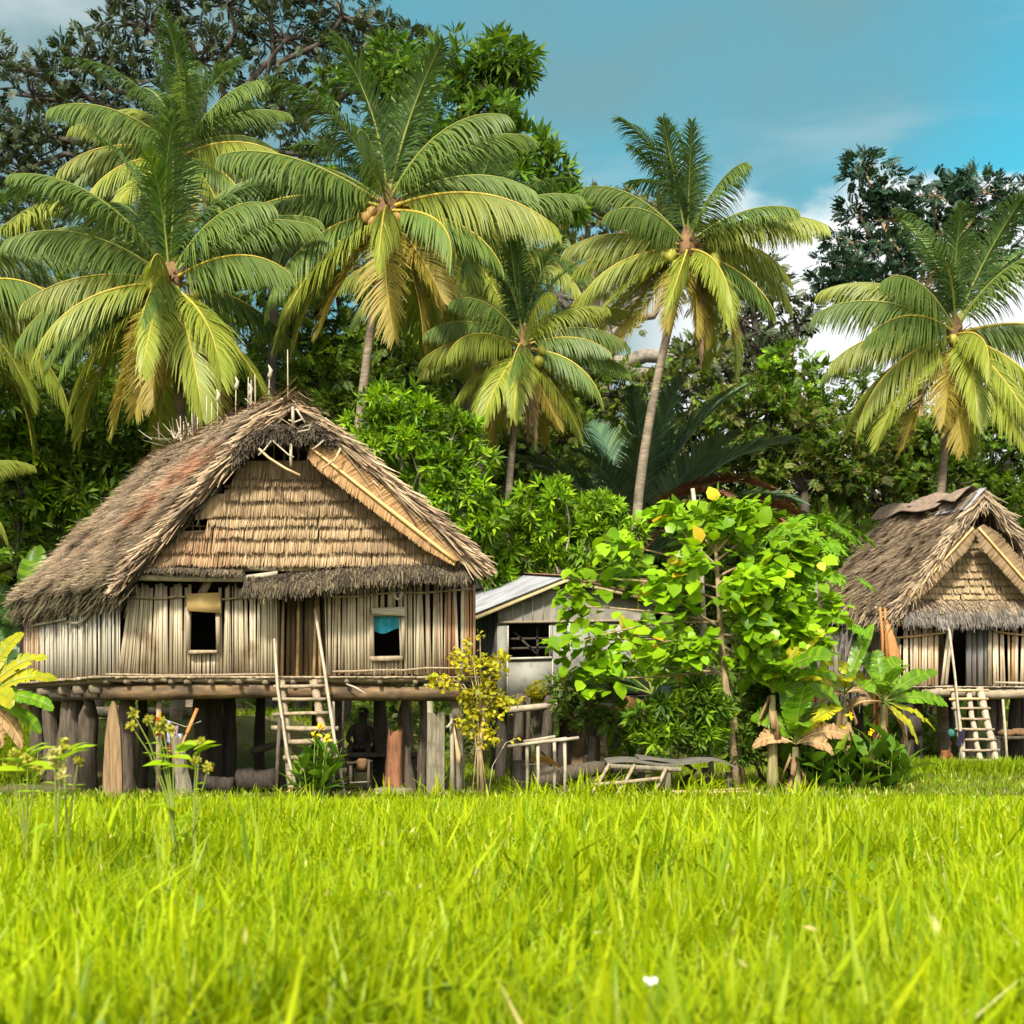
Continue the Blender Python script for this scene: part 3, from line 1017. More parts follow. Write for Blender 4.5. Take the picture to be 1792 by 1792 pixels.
# --- door: dark recessed slats
mb = MB()
slat_wall(mb, (xd0 - .05, 23.55), (xd1 + .05, 23.55), zF, Zp(1020), w=(.07, .16), gap=.1, tilt=.01)
dd = part('door', mb, M['door'], H1)
mb = MB()
for xx, lx in ((xd0 + .02, .03), (xd0 + .32, .02), (xd1 - .16, -.05), (xd1 - .28, .03)):
    mb.tube([(xx, 23.35, zF), (xx + lx, 23.4, Zp(1040))], [.035, .03], 7)
part('door_pole', mb, M['pole_tan'], dd)
# side cheeks of the recess
mb = MB()
for xx in (xd0 - .03, xd1 + .03):
    mb.beam((xx, 23.05, (zF + zW) / 2), (xx, 23.6, (zF + zW) / 2), .04, zW - zF + .3)
part('door_jamb', mb, M['door'], H1)
# --- horizontal rails tied over the slats
for (a, b, c, d_, yy) in ((188, 1046, 335, 1046, 22.94), (378, 1048, 484, 1045, 22.94), (578, 1046, 828, 1029, 22.93), (582, 1174, 828, 1169, 22.92), (186, 1179, 482, 1181, 22.9)):
    mb = MB()
    p, q = at(a, b, yy), at(c, d_, yy)
    k = 7
    pts = np.array(p) + (np.array(q) - np.array(p)) * np.linspace(0, 1, k)[:, None] + G.normal(0, .012, (k, 3))
    mb.tube(pts, .02, 6, rough=.05)
    part('rail', mb, M['rung'], H1, True)
for (u0, z0_, u1, z1_, sg) in ((.02, zW - .05, .22, zW - .45, .0), (.22, zW - .45, .45, zW - .56, .12), (.47, zW - .5, .86, zW - .5, .0)):
    mb = MB()
    ns = np.array([-.8, -.6, 0]) * .06
    p = np.array([sA[0], sA[1], 0]) + BK * u0 + ns + [0, 0, z0_]
    q = np.array([sA[0], sA[1], 0]) + BK * u1 + ns + [0, 0, z1_]
    tt = np.linspace(0, 1, 7)
    pts = p + (q - p) * tt[:, None]
    pts[:, 2] -= sg * np.sin(tt * math.pi)
    mb.tube(pts, .026, 6, rough=.06)
    part('rail', mb, M['pole'], H1, True)
# --- windows
def window(x0, x1, y0, y1, hd, sill, hmat, label=None):
    fr = MB()
    for xa in (x0 - 5, x1 + 5):
        fr.beam(at(xa + RN.uniform(-1.5, 1.5), y0 - 4, 22.93), at(xa + RN.uniform(-1.5, 1.5), y1 + 4, 22.93), .07, .045, (0, 1, 0), jit=.006)
    fr.beam(at(x0 - 7, y0 - 2, 22.935), at(x1 + 7, y0 - 2, 22.935), .05, .04, (0, 1, 0))
    fr.beam(at(x0 - 7, y1 + 2, 22.935), at(x1 + 7, y1 + 2, 22.935), .05, .04, (0, 1, 0))
    w = part('window', fr, M['frame'], H1)
    sm = MB(); sm.beam(at(sill[0], (sill[2] + sill[3]) / 2, 22.9), at(sill[1], (sill[2] + sill[3]) / 2 - 1, 22.9), .09, (sill[3] - sill[2]) / 95.0, jit=.004)
    part('window_sill', sm, M['rung'], w)
    hm = MB()
    a, b, c, d_ = hd
    v = [at(a, c + 2, 22.87), at(b, c, 22.87), at(b + 2, d_, 22.84), at(a + 1, d_ - 4, 22.84)]
    v2 = [p + Vector((0, .035, 0)) for p in v]
    hm.add([tuple(p) for p in v + v2], [[3, 2, 1, 0], [4, 5, 6, 7], [0, 1, 5, 4], [1, 2, 6, 5], [2, 3, 7, 6], [3, 0, 4, 7]])
    part('header_board', hm, M[hmat], w)
    return w
w1 = window(333, 377, 1066, 1138, (326, 385, 1037, 1073), (330, 380, 1139, 1144), 'board_tan')
w2 = window(656, 700, 1078, 1149, (650, 708, 1062, 1078), (648, 705, 1149, 1157), 'board_pale')
cu = MB()
uu, vv = np.meshgrid(np.linspace(0, 1, 14), np.linspace(0, 1, 7), indexing='ij')
cx = Xp(654) + uu * (Xp(701) - Xp(654))
cz = Zp(1078) - vv * .27 - .05 * np.sin(uu * 5) * vv
cy = 23.06 + .02 * np.sin(uu * 19) + .03 * vv
cu.grid(np.stack([cx, cy, cz], -1))
part('curtain', cu, M['curtain'], w2, True)
mb = MB()
mb.beam(at(352, 1040, 23.03), at(372, 1005, 23.03), .14, .03, (0, 1, 0))
part('brace', mb, M['frame'], H1)
# --- joists and the big hewn beam
for i, px in enumerate([196, 232, 272, 306, 338, 374, 428, 470, 520, 566, 614, 670, 726, 770, 805]):
    mb = MB()
    x = Xp(px + RN.uniform(-3, 3))
    z = Zp(1194) + RN.uniform(-.01, .01)
    mb.tube([(x, 22.62 + RN.uniform(-.06, .05), z), (x + .02, 24.0, z), (x - .3, 27, z)], [.042, .046, .05], 8, rough=.1)
    part('joist', mb, M['log_end'], H1)
mb = MB()
k = 16
px = np.linspace(184, 806, k)
pts = np.array([at(a, 1211 + 2.5 * math.sin(a / 90), 22.88) for a in px])
mb.tube(pts, .145 + .01 * np.sin(px / 40), 12, rough=.025, squash=1.0)
part('beam', mb, M['beam'], H1, True)
# side beam with the stub ends of the cross logs
mb = MB()
p = np.array(at(196, 1212, 23.0)); q = p + BK * 1.0
mb.tube([p, (p + q) / 2 + [0, 0, .01], q], [.13, .14, .13], 10, rough=.05)
part('beam', mb, M['post'], H1, True)
for u in (.05, .2, .36, .55, .78, .93):
    mb = MB()
    c = p + BK * u + np.array([0, 0, .06])
    o = np.array([-.8, -.6, 0])
    mb.tube([c - o * .8, c + o * .12, c + o * RN.uniform(.25, .34)], [.10, .10, .085], 9, rough=.08)
    part('joist', mb, M['log_end'], H1)
# --- posts
for (a, Y, r, top, mt, pt, le) in ((66, 27.6, .15, 2.0, 'post', 0, (0, 0)), (88, 26.6, .19, 2.0, 'post', 0, (.05, 0)), (116, 25.6, .20, 2.0, 'post', 0, (.08, 0)), (128, 25.3, .17, 1.95, 'post', 0, (.06, 0)),
                             (153, 24.4, .19, 1.98, 'post', .55, (.04, 0)), (222, 23.6, .17, 1.86, 'post', 0, (0, 0)), (250, 25.8, .10, 1.9, 'post_dark', 0, (0, 0)),
                             (352, 24.4, .14, 1.9, 'post_dark', 0, (0, 0)), (374, 24.9, .20, 1.9, 'post_dark', 0, (-.03, 0)), (400, 25.3, .15, 1.9, 'post_dark', 0, (0, 0)),
                             (592, 26.6, .10, 1.95, 'post', 0, (0, 0)), (664, 25.2, .15, 1.95, 'post_dark', 0, (0, 0)), (711, 24.6, .15, 1.95, 'post', .5, (0, 0)),
                             (739, 23.7, .085, 1.86, 'post', 0, (0, 0)), (797, 23.05, .125, 1.95, 'post_grey', 0, (.03, 0)), (555, 27.0, .11, 1.95, 'post_dark', 0, (0, 0)), (455, 27.4, .12, 1.95, 'post_dark', 0, (0, 0))):
    log_post(H1, a, Y, r, top, mt, point=pt, lean=le)
# split plank posts standing in front
mb = MB()
X0 = Xp(207, 22.5)
o = [(-.19, 0), (.17, 0), (.155, .7), (.13, 1.25), (.06, 1.65), (-.01, 1.76), (-.07, 1.62), (-.14, 1.1), (-.175, .5)]
v = [(Xp(197, 22.5) + a, 22.5 + .05 * abs(a), -.05 + b) for a, b in o] + [(Xp(197, 22.5) + a * .95, 22.62, -.05 + b) for a, b in o]
n_ = len(o)
mb.add(v, [list(range(n_))]); mb.add(v, [list(range(n_, 2 * n_))[::-1]])
mb.add(v, [[i, (i + 1) % n_, n_ + (i + 1) % n_, n_ + i] for i in range(n_)])
part('plank_post', mb, M['post_tan'], H1, label='light brown pointed plank post')
mb = MB()
o = [(-.165, 0), (.16, 0), (.165, 1.55), (.1, 1.57), (.04, 1.54), (.015, 1.49), (-.02, 1.54), (-.09, 1.55), (-.15, 1.56)]
v = [(Xp(762, 22.6) + a, 22.6 + .02 * math.sin(b * 5), -.05 + b) for a, b in o] + [(Xp(762, 22.6) + a, 22.7, -.05 + b) for a, b in o]
mb.add(v, [list(range(n_))]); mb.add(v, [list(range(n_, 2 * n_))[::-1]])
mb.add(v, [[i, (i + 1) % n_, n_ + (i + 1) % n_, n_ + i] for i in range(n_)])
part('plank_post', mb, M['post_grey'], H1, label='wide grey plank post with notched top')

# --- roof
rA, rB = at(512, 704, 22.25), at(300, 797, 27.3)
rC, rD = at(226, 1020, 22.45), at(30, 1056, 28.1)
rE = at(832, 978, 22.35)
rF = rE + (rD - rC)
base, th = MB(), MB()
def m_left(u, v, n):
    red = ((np.abs(u - .20) < .15) & (np.abs(v - .26) < .12)) | ((np.abs(u - .30) < .13) & (np.abs(v - .47) < .09))
    red = red & (G.random(n) < .75)
    moss = (v > .86) & (G.random(n) < .55)
    gb = (waves(u * 5, v * 6, 55) + .25 * waves(u * 17, v * 15, 56) > .12) & (G.random(n) < .7)
    return np.where(moss, 2, np.where(red, 1, np.where(gb, 4, 0)))
rA2, rC2 = rA + Vector((-.16, 0, .03)), rC + Vector((-.16, 0, .0))
roof_plane(base, th, rA2, rB, rC2, rD, 27000, m_left, seed=3, L=(.35, .8), swing=.42, W=(.010, .034))
roof_plane(base, th, rA, rB, rE, rF, 7000, lambda u, v, n: 0, seed=8, W=(.012, .036))
# ridge clumps
for i in range(10):
    u = i / 9
    p = np.array(rA) + (np.array(rB) - np.array(rA)) * u
    n_ = 60
    P = p + G.normal(0, .16, (n_, 3)) + [0, 0, .08]
    D = np.stack([np.where(G.random(n_) < .5, -1, 1) * G.uniform(.5, 1, n_), G.normal(.1, .35, n_), -G.uniform(.3, 1, n_)], 1)
    strands(th, P, D, (0, 0, 1), G.uniform(.4, .8, n_), G.uniform(.025, .05, n_), G.uniform(.0, .1, n_), 0)
# rakes: the front edges of both slopes
rake_strands(th, rA2, rC2, 1300, (-.2, -.5, .25), (0, 0, -.1), (.35, .7), (.02, .045), .045, 1.0, 0, .13)
rake_strands(th, np.array(rA2) + [.03, .1, -.08], np.array(rC2) + [.05, .15, -.07], 420, (.05, -.3, -.1), (0, 0, -.3), (.2, .42), (.02, .04), .04, .9, 3, .2)
rake_strands(th, rA, rE, 1500, (.1, -.5, .25), (0, 0, -.2), (.5, 1.0), (.02, .045), .045, 1.2, 0, .10)
rake_strands(th, np.array(rA) + [1.0, -.05, -.84], rE, 70, (.05, -.5, -.1), (0, 0, -.7), (.7, 1.3), (.02, .04), .05, 1.2, 0, .1)
# eave fringe on the left slope
fringe(th, np.array(rC) + [0, .1, .02], rD, 1900, (-.8, -.6, 0), (.25, .48), (.02, .045), 2, .09, (.1, .9), .3)
fringe(th, np.array(rC) + [0, .1, -.02], rD, 700, (-.8, -.6, 0), (.25, .45), (.02, .04), 3, .08, (0, .5), .3)
fringe(th, np.array(rE), np.array(rF), 300, (.8, .6, 0), (.3, .6), (.02, .045), 3, .08, (.1, .8), .3)
ro = part('roof', base, M['roofbase'], H1)
part('thatch', th, [M['thatch'], M['thatch_red'], M['thatch_moss'], M['thatch_dark'], M['thatch_b']], ro)
# rear gable
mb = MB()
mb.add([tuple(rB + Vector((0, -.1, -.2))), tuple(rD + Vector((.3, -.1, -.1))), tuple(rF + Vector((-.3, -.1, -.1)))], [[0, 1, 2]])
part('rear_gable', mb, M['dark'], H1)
# --- front gable in courses of sewn leaf
yg = 22.66
def gl(z):
    return np.interp(z, [Zp(1003), Zp(962), Zp(935), Zp(932), Zp(880), Zp(850), Zp(808)], [Xp(262), Xp(278), Xp(300), Xp(374), Xp(384), Xp(416), Xp(430)])
def gr(z):
    return np.interp(z, [Zp(1003), Zp(960), Zp(808)], [Xp(835), Xp(800), Xp(572)])
mb = MB()
def gm(x, zb, n):
    red = (x < Xp(420)) & (zb < Zp(945)) & (G.random(n) < .6)
    base_ = np.where(G.random(n) < (.75 if int(zb * 977) % 2 else .15), 2, 0)
    return np.where(red, 1, base_)
course_wall(mb, gl, gr, [Zp(q) for q in (850, 864, 887, 914, 932, 952, 977, 1000)], lambda x: yg, Zp(813), matfun=gm, dens=85, tilt=.16, W=(.014, .028), wob=.028)
mb.add([(Xp(262), yg + .03, Zp(1003)), (Xp(835), yg + .03, Zp(1003)), (Xp(572), yg + .03, Zp(815)), (Xp(432), yg + .03, Zp(815)), (Xp(418), yg + .03, Zp(850)), (Xp(386), yg + .03, Zp(880)), (Xp(376), yg + .03, Zp(932)), (Xp(300), yg + .03, Zp(935))], [[0, 1, 2, 3, 4, 5, 6, 7]], 0)
part('gable_wall', mb, [M['gable'], M['gable_red'], M['gable_b']], H1)
mb = MB()                                        # loose panel hanging in front of the gap at the left
n_ = 90
x = G.uniform(Xp(355), Xp(404), n_)
strands(mb, np.stack([x, np.full(n_, 22.56) + G.normal(0, .008, n_), np.full(n_, Zp(872))], 1), np.stack([G.normal(0, .03, n_), np.full(n_, -.06), -np.ones(n_)], 1), (0, -1, 0), (Zp(872) - Zp(915)) + .04 * np.sin(x * 4), G.uniform(.025, .05, n_), .02, 0)
part('loose_panel', mb, M['gable'], H1)
# lattice of sticks seen through the gaps
for (a, b, c, d_) in ((322, 880, 322, 935), (337, 872, 337, 935), (350, 870, 350, 935), (318, 905, 362, 905), (316, 920, 362, 921), (368, 830, 368, 880), (386, 828, 387, 870), (376, 850, 378, 882), (352, 893, 366, 880),
                      (410, 770, 408, 812), (480, 775, 479, 812), (497, 772, 497, 812), (509, 775, 509, 816), (521, 780, 521, 810), (538, 780, 538, 810), (300, 960, 345, 958), (290, 975, 330, 978)):
    mb = MB()
    p, q = at(a, b, 23.02), at(c, d_, 22.98)
    mb.tube([p, (p + q) / 2 + Vector((RN.uniform(-.02, .02), 0, 0)), q], .018, 6)
    part('lattice_stick', mb, M['pole_pale'] if RN.random() < .6 else M['pole_tan'], H1)
# near-black sheet that paints the shade behind the gable gaps
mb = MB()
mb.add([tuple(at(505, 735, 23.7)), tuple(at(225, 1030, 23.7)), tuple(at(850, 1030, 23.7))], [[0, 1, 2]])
part('attic_dark_sheet', mb, M['dark'], H1)
# --- woven dry-frond board under the right rake
mb, rb = MB(), MB()
p0, p1 = np.array(at(543, 783, 22.12)), np.array(at(797, 982, 22.2))
d = nrm(p1 - p0)
sd2 = np.array([d[2], 0, -d[0]])
sd2 = sd2 if sd2[2] > 0 else -sd2
n_ = 420
t = np.linspace(0, 1, n_)
for sg, wd in ((1, .30), (-1, .25)):
    P = p0 + (p1 - p0) * t[:, None] + G.normal(0, .003, (n_, 3))
    D = sd2 * sg + d * (.35 if sg > 0 else .45) + G.normal(0, .05, (n_, 3)) * [1, .4, 1]
    L = wd * np.interp(t, [0, .08, .8, 1], [.8, 1, .8, .35]) * G.uniform(.9, 1.06, n_)
    strands(mb, P, D, (0, -1, 0), L, G.uniform(.02, .035, n_), G.uniform(-.03, .01, n_) if sg > 0 else G.uniform(-.005, .035, n_), 0)
bo = part('rake_board', mb, M['rakeleaf'], H1)
tt = np.linspace(0, 1, 12)
rb.tube(p0 + (p1 - p0) * tt[:, None] + np.array([0, -.03, 0]), np.interp(tt, [0, .7, 1], [.022, .04, .03]), 7)
part('midrib', rb, M['midrib_dry'], bo, True)
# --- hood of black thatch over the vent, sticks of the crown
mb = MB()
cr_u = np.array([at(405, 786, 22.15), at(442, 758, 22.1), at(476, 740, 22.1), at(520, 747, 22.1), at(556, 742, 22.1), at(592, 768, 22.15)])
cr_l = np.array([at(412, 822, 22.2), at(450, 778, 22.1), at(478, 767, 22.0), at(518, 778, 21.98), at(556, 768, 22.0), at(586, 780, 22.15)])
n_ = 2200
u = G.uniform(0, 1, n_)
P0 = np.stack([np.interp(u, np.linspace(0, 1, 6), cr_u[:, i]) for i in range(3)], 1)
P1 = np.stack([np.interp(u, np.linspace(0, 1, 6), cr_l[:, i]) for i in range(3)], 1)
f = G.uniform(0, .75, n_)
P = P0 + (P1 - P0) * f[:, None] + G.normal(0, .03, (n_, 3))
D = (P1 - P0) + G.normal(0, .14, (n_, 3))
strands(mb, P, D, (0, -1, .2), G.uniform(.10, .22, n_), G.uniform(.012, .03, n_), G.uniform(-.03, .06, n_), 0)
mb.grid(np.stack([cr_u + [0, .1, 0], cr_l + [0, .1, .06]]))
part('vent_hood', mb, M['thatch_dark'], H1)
mb = MB()
rake_strands(mb, at(508, 710, 22.15), at(418, 790, 22.3), 260, (-.1, -.3, .2), (0, 0, -.1), (.3, .6), (.02, .05), .04, 1, 0, .16)
rake_strands(mb, at(514, 708, 22.15), at(590, 762, 22.3), 200, (.1, -.3, .2), (0, 0, -.1), (.3, .55), (.02, .05), .035, 1, 0, .14)
part('ridge_thatch', mb, M['thatch'], H1)
for (pts, r, mt) in (([(505, 735), (516, 739), (530, 733)], .016, 'pole_pale'), ([(530, 748), (543, 744), (541, 752), (522, 756)], .016, 'pole_pale'), ([(512, 712), (513, 745)], .03, 'pole'), ([(518, 715), (534, 740)], .018, 'pole'),
                     ([(453, 785), (470, 801), (500, 820), (525, 832)], .024, 'pole_tan'), ([(476, 770), (462, 788), (452, 797)], .015, 'pole_pale'), ([(477, 771), (505, 796), (514, 800)], .015, 'pole_pale'),
                     ([(596, 785), (586, 805), (564, 820)], .02, 'pole_tan'), ([(567, 770), (556, 780), (546, 787)], .016, 'pole'), ([(509, 777), (509, 816)], .026, 'pole_pale')):
    mb = MB()
    mb.tube([at(a, b, 21.95 - .02 * i) for i, (a, b) in enumerate(pts)], r, 6)
    part('crown_stick', mb, M[mt], H1, True)
# finials along the ridge
for (a, b0, b1, u, hd) in ((381, 742, 690, .55, 1), (362, 745, 692, .58, 0), (370, 742, 704, .57, 0), (412, 728, 668, .45, 1), (438, 716, 680, .36, 1), (434, 720, 660, .37, 0), (440, 714, 665, .34, 0), (447, 712, 655, .33, 0), (470, 702, 648, .2, 1), (504, 700, 612, .02, 0),
                           (317, 768, 728, .9, 0), (322, 768, 738, .89, 0), (329, 770, 740, .87, 0), (337, 768, 723, .84, 0), (345, 764, 730, .82, 0), (333, 771, 748, .86, 0)):
    Y = 22.25 + 5.05 * u
    mb = MB()
    p, q = at(a, b0 + 12, Y), at(a + RN.uniform(-2, 2), b1, Y)
    mb.tube([p, (p + q) / 2, q], [.013, .011, .009], 6)
    if hd:                                       # a small carved bird-like tip
        mb.tube([q + Vector((0, 0, -.16)), q + Vector((0, 0, -.1)), q + Vector((.03, 0, .0)), q + Vector((-.02, 0, .10))], [.015, .042, .034, .01], 7)
    part('ridge_finial', mb, M['pole_pale'], H1, True)
mb = MB()
n_ = 40
P = np.array(at(328, 772, 26.5)) + G.normal(0, .14, (n_, 3)) * [1.6, 1, .5]
strands(mb, P, np.stack([G.uniform(-1, .2, n_), G.normal(0, .3, n_), G.normal(.1, .25, n_)], 1), (0, -.3, 1), G.uniform(.3, .6, n_), .035, .05, 0)
part('ridge_tuft', mb, M['pole_pale'], H1)
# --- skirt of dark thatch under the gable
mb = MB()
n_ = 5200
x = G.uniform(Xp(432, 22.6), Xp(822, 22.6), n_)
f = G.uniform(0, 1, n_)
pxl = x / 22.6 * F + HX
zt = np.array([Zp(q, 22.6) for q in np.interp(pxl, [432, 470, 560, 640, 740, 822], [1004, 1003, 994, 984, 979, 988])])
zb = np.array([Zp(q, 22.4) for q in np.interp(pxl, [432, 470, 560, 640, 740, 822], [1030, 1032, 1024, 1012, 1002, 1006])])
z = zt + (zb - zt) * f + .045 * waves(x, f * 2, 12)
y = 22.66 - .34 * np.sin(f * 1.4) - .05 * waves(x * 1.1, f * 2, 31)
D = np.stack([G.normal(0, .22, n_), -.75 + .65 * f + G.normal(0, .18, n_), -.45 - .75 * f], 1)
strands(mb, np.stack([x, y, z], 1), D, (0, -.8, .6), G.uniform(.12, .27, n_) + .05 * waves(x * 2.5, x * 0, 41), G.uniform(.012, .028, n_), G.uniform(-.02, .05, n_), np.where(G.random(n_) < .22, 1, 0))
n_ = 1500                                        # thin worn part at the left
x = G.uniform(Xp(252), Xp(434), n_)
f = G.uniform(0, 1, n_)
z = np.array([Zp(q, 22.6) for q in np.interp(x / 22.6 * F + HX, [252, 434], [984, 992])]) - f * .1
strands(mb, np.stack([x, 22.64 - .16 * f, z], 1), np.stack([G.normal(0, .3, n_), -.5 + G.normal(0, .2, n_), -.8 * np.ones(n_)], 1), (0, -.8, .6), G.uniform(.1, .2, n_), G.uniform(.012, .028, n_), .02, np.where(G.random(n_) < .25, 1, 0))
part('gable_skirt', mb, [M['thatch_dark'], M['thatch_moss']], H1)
for (a, b, c, d_, r, yy) in ((214, 1009, 432, 1013, .06, 22.62), (236, 995, 330, 997, .045, 22.7), (330, 1001, 400, 1003, .035, 22.68), (435, 993, 484, 996, .04, 22.6), (432, 1011, 486, 1003, .05, 22.55)):
    mb = MB()
    mb.tube([at(a, b, yy), at((a + c) / 2, (b + d_) / 2 + 1, yy), at(c, d_, yy)], [r, r * 1.05, r * .9], 8, rough=.05)
    part('eave_pole', mb, M['pole'], H1)
# hanging coil of rope by the right window
mb = MB()
for i in range(5):
    th_ = np.linspace(0, 2 * math.pi, 15)
    c = at(695 + RN.uniform(-2, 2), 1022, 22.55)
    mb.tube(np.stack([c.x + .07 * np.sin(th_) + .01 * i, np.full(15, c.y) + .01 * i, c.z - .12 + .16 * np.cos(th_)], 1), .009, 5, cap=False)
solo('rope_coil', mb, M['pole'], 'small coil of fibre rope hanging from the eave above the curtained window', 'rope', tuple(at(695, 1022, 22.55)))
# stick poking out under the floor
mb = MB(); mb.tube([at(606, 1197, 22.6), at(622, 1203, 22.55), at(640, 1214, 22.5)], [.014, .02, .016], 6)
part('floor_stick', mb, M['pole_pale'], H1)

# --- ladder
LD = thing('ladder', 'wooden ladder of rough rungs leaning to the dark door of the big house', 'ladder', (Xp(540, 22.3), 22.3, 0))
def lad(x0, y0, x1, y1):
    return
for (a, b, c, d_, r) in ((494, 1192, 512, 1388, .065), (549, 1192, 586, 1390, .075)):
    mb = MB()
    p, q = at(a, b, 22.66), at(c, d_, 22.15)
    q.z = min(q.z, -.02)
    k = 7
    pts = np.array(p) + (np.array(q) - np.array(p)) * np.linspace(0, 1, k)[:, None] + G.normal(0, .012, (k, 3))
    mb.tube(pts, r, 9, rough=.07)
    part('stringer', mb, M['rung'], LD)
for (a, c, b, r) in ((479, 570, 1202, .042), (477, 571, 1224, .04), (477, 575, 1249, .042), (475, 592, 1274, .055), (500, 590, 1298, .06), (496, 590, 1327, .05), (510, 606, 1349, .06), (505, 606, 1375, .06)):
    mb = MB()
    Y = 22.62 - (b - 1195) / 190 * .5 - .07
    p, q = at(a, b + RN.uniform(-1.5, 1.5), Y), at(c, b + RN.uniform(-2, 2), Y)
    mb.tube([p, (p + q) / 2 + Vector((0, 0, RN.uniform(-.02, .01))), q], [r, r * 1.05, r * .95], 8, rough=.06, squash=.8)
    part('rung', mb, M['rung'], LD)
for (pts, r) in (([(480, 1118), (486, 1205), (503, 1320), (521, 1386)], .028), ([(551, 1066), (566, 1160), (585, 1290), (603, 1392)], .03)):
    mb = MB()
    P = [at(a, b, 22.75 - max(0, (b - 1100)) / 290 * .9) for a, b in pts]
    mb.tube(P, [r * .8, r, r, r * 1.1], 7, rough=.03)
    part('handrail', mb, M['pole'], LD, True)
mb = MB(); mb.tube([at(489, 1255, 22.2), at(484, 1385, 21.95)], [.03, .04], 7)
part('prop', mb, M['post'], LD)
mb = MB(); mb.tube([at(583, 1228, 22.6), at(585, 1330, 22.6)], [.028, .03], 7)
part('prop', mb, M['pole'], LD)
# ================================================================== things under and beside the big house
def log_thing(label, pts, r, mat='post', name='log', cat='log', group=None, rough=.1, n=10):
    mb = MB()
    pts = [np.array(tuple(p)) for p in pts]
    k = 9
    tt = np.linspace(0, 1, len(pts))
    T = np.linspace(0, 1, k)
    P = np.stack([np.interp(T, tt, [p[i] for p in pts]) for i in range(3)], 1)
    mb.tube(P, (r if not np.isscalar(r) else r * (1 + .1 * np.sin(T * 7))) if np.isscalar(r) else np.interp(T, tt, r), n, rough=rough)
    return solo(name, mb, M[mat], label, cat, tuple(P[0]), group)


def on(px, Y, z=0.0):
    return Vector((gx(px, Y), Y, z))


def stump(label, px, Y, r, h, mat, name='stump', lean=(0, 0), jag=.15, cat='stump', group=None, flare=1.25):
    mb = MB()
    n, k = 11, 8
    an = np.linspace(0, 2 * math.pi, n, endpoint=False)
    sp = 1 + .16 * np.sin(an * 3 + px) + .1 * np.sin(an * 5)
    rows = []
    for i, f in enumerate(np.linspace(0, 1, k)):
        z = f * h + (jag * np.abs(np.sin(an * 2.5 + px)) * (f > .9))
        rr = r * sp * (flare - (flare - .85) * f ** .6) * (1 + G.normal(0, .04, n))
        rows.append(np.stack([rr * np.cos(an) + lean[0] * f, rr * np.sin(an) + lean[1] * f, z - .06 * (f == 0)], 1))
    P = np.stack(rows)
    P = np.concatenate([P, P[:, :1]], 1)
    mb.grid(P[:, ::-1])
    mb.add(np.concatenate([P[-1][:-1], [[lean[0], lean[1], h]]]), [[i, (i + 1) % n, n] for i in range(n)])
    o = mb.build(name, M[mat])
    o.location = on(px, Y)
    return tag(o, label, cat, group)


stump('gnarled grey broken stump beside the hanging clothes', 322, 22.75, .12, 1.0, 'post_grey', lean=(-.12, .0), jag=.1)
stump('red-brown splintered stump under the big house', 690, 23.3, .17, .82, 'redwood', jag=.45, lean=(.03, 0))
stump('dark forked trunk holding up the soot-black hearth shelf', 712, 23.5, .12, .72, 'post', jag=.2, lean=(-.05, 0), flare=1.5)
log_thing('mossy log lying at the edge of the grass below the hearth', [on(655, 22.7, .06), on(722, 22.7, .07)], .075, 'post_grey')
log_thing('sooty round log lying under the house nearest the clothes line', [on(352, 23.9, .14), on(408, 23.8, .13)], .16, 'post_dark')
log_thing('thick charred log lying just left of the ladder foot', [on(418, 24.3, .2), on(482, 24.2, .2)], .24, 'post_dark')
log_thing('thin charred branch sticking out of the charred log pile', [on(440, 24.6, .75), on(505, 24.5, .95)], .07, 'post_dark')
log_thing('long pale log lying on the bank behind the stilts', [on(-20, 30.5, 1.44), on(70, 30.5, 1.42)], .14, 'post_grey')
log_thing('fallen mossy log lying behind the pointed plank post', [on(160, 31.0, 1.56), on(345, 31.2, 1.55)], .13, 'post_grey')
mb = MB(); mb.beam(at(327, 1283, 22.6), at(345, 1240, 22.95), .06, .02, (0, 1, 0))
mb.beam(at(307, 1330, 22.4), at(327, 1283, 22.62), .03, .02, (0, 1, 0))
solo('split_stick', mb, M['stalk'], 'orange split stick leaning on the gnarled grey stump', 'stick', tuple(at(327, 1283, 23.3)))
# hearth shelf and what stands there
t = thing('hearth_shelf', 'low soot-black shelf under the house holding the cooking fire', 'hearth', on(665, 24.6))
mb = MB()
for i in range(9):
    y = 24.2 + i * .1
    mb.tube([on(604, 24.6, .68) + Vector((0, y - 24.6, 0)), on(733, 24.6, .69) + Vector((0, y - 24.6, 0))], .045, 6, rough=.08)
part('shelf_top', mb, M['post_dark'], t)
for a, y in ((612, 24.25), (726, 24.25), (612, 25.0), (726, 25.0)):
    mb = MB(); mb.tube([on(a, 24.6, -.05) + Vector((0, y - 24.6, 0)), on(a, 24.6, .66) + Vector((0, y - 24.6, 0))], .05, 7)
    part('leg', mb, M['post_dark'], t)
t = thing('stool', 'small wooden stool frame standing under the hearth shelf', 'stool', on(640, 23.7))
for a, y, h in ((614, 23.7, .55), (645, 23.65, .62), (622, 23.9, .55), (650, 23.95, .6)):
    mb = MB(); mb.beam(on(a, y, 0), on(a, y, h), .06 if a < 620 else .045, .05, (0, 1, 0))
    part('leg', mb, M['post'], t)
mb = MB(); mb.beam(on(612, 23.65, .18), on(648, 23.65, .2), .03, .025); part('stretcher', mb, M['pole'], t)
mb = MB(); mb.beam(on(610, 23.8, .54), on(652, 23.8, .58), .3, .04, jit=.01); part('seat', mb, M['post'], t)
mb = MB(); mb.tube([on(634, 23.62, .42), on(634, 23.62, .5), on(634, 23.62, .6), on(634, 23.62, .64)], [.06, .1, .1, .07], 10)
solo('coconut_shell', mb, M['fibre'], 'pale round husk hanging on the stool under the hearth', 'husk', tuple(on(634, 23.62, .42)))
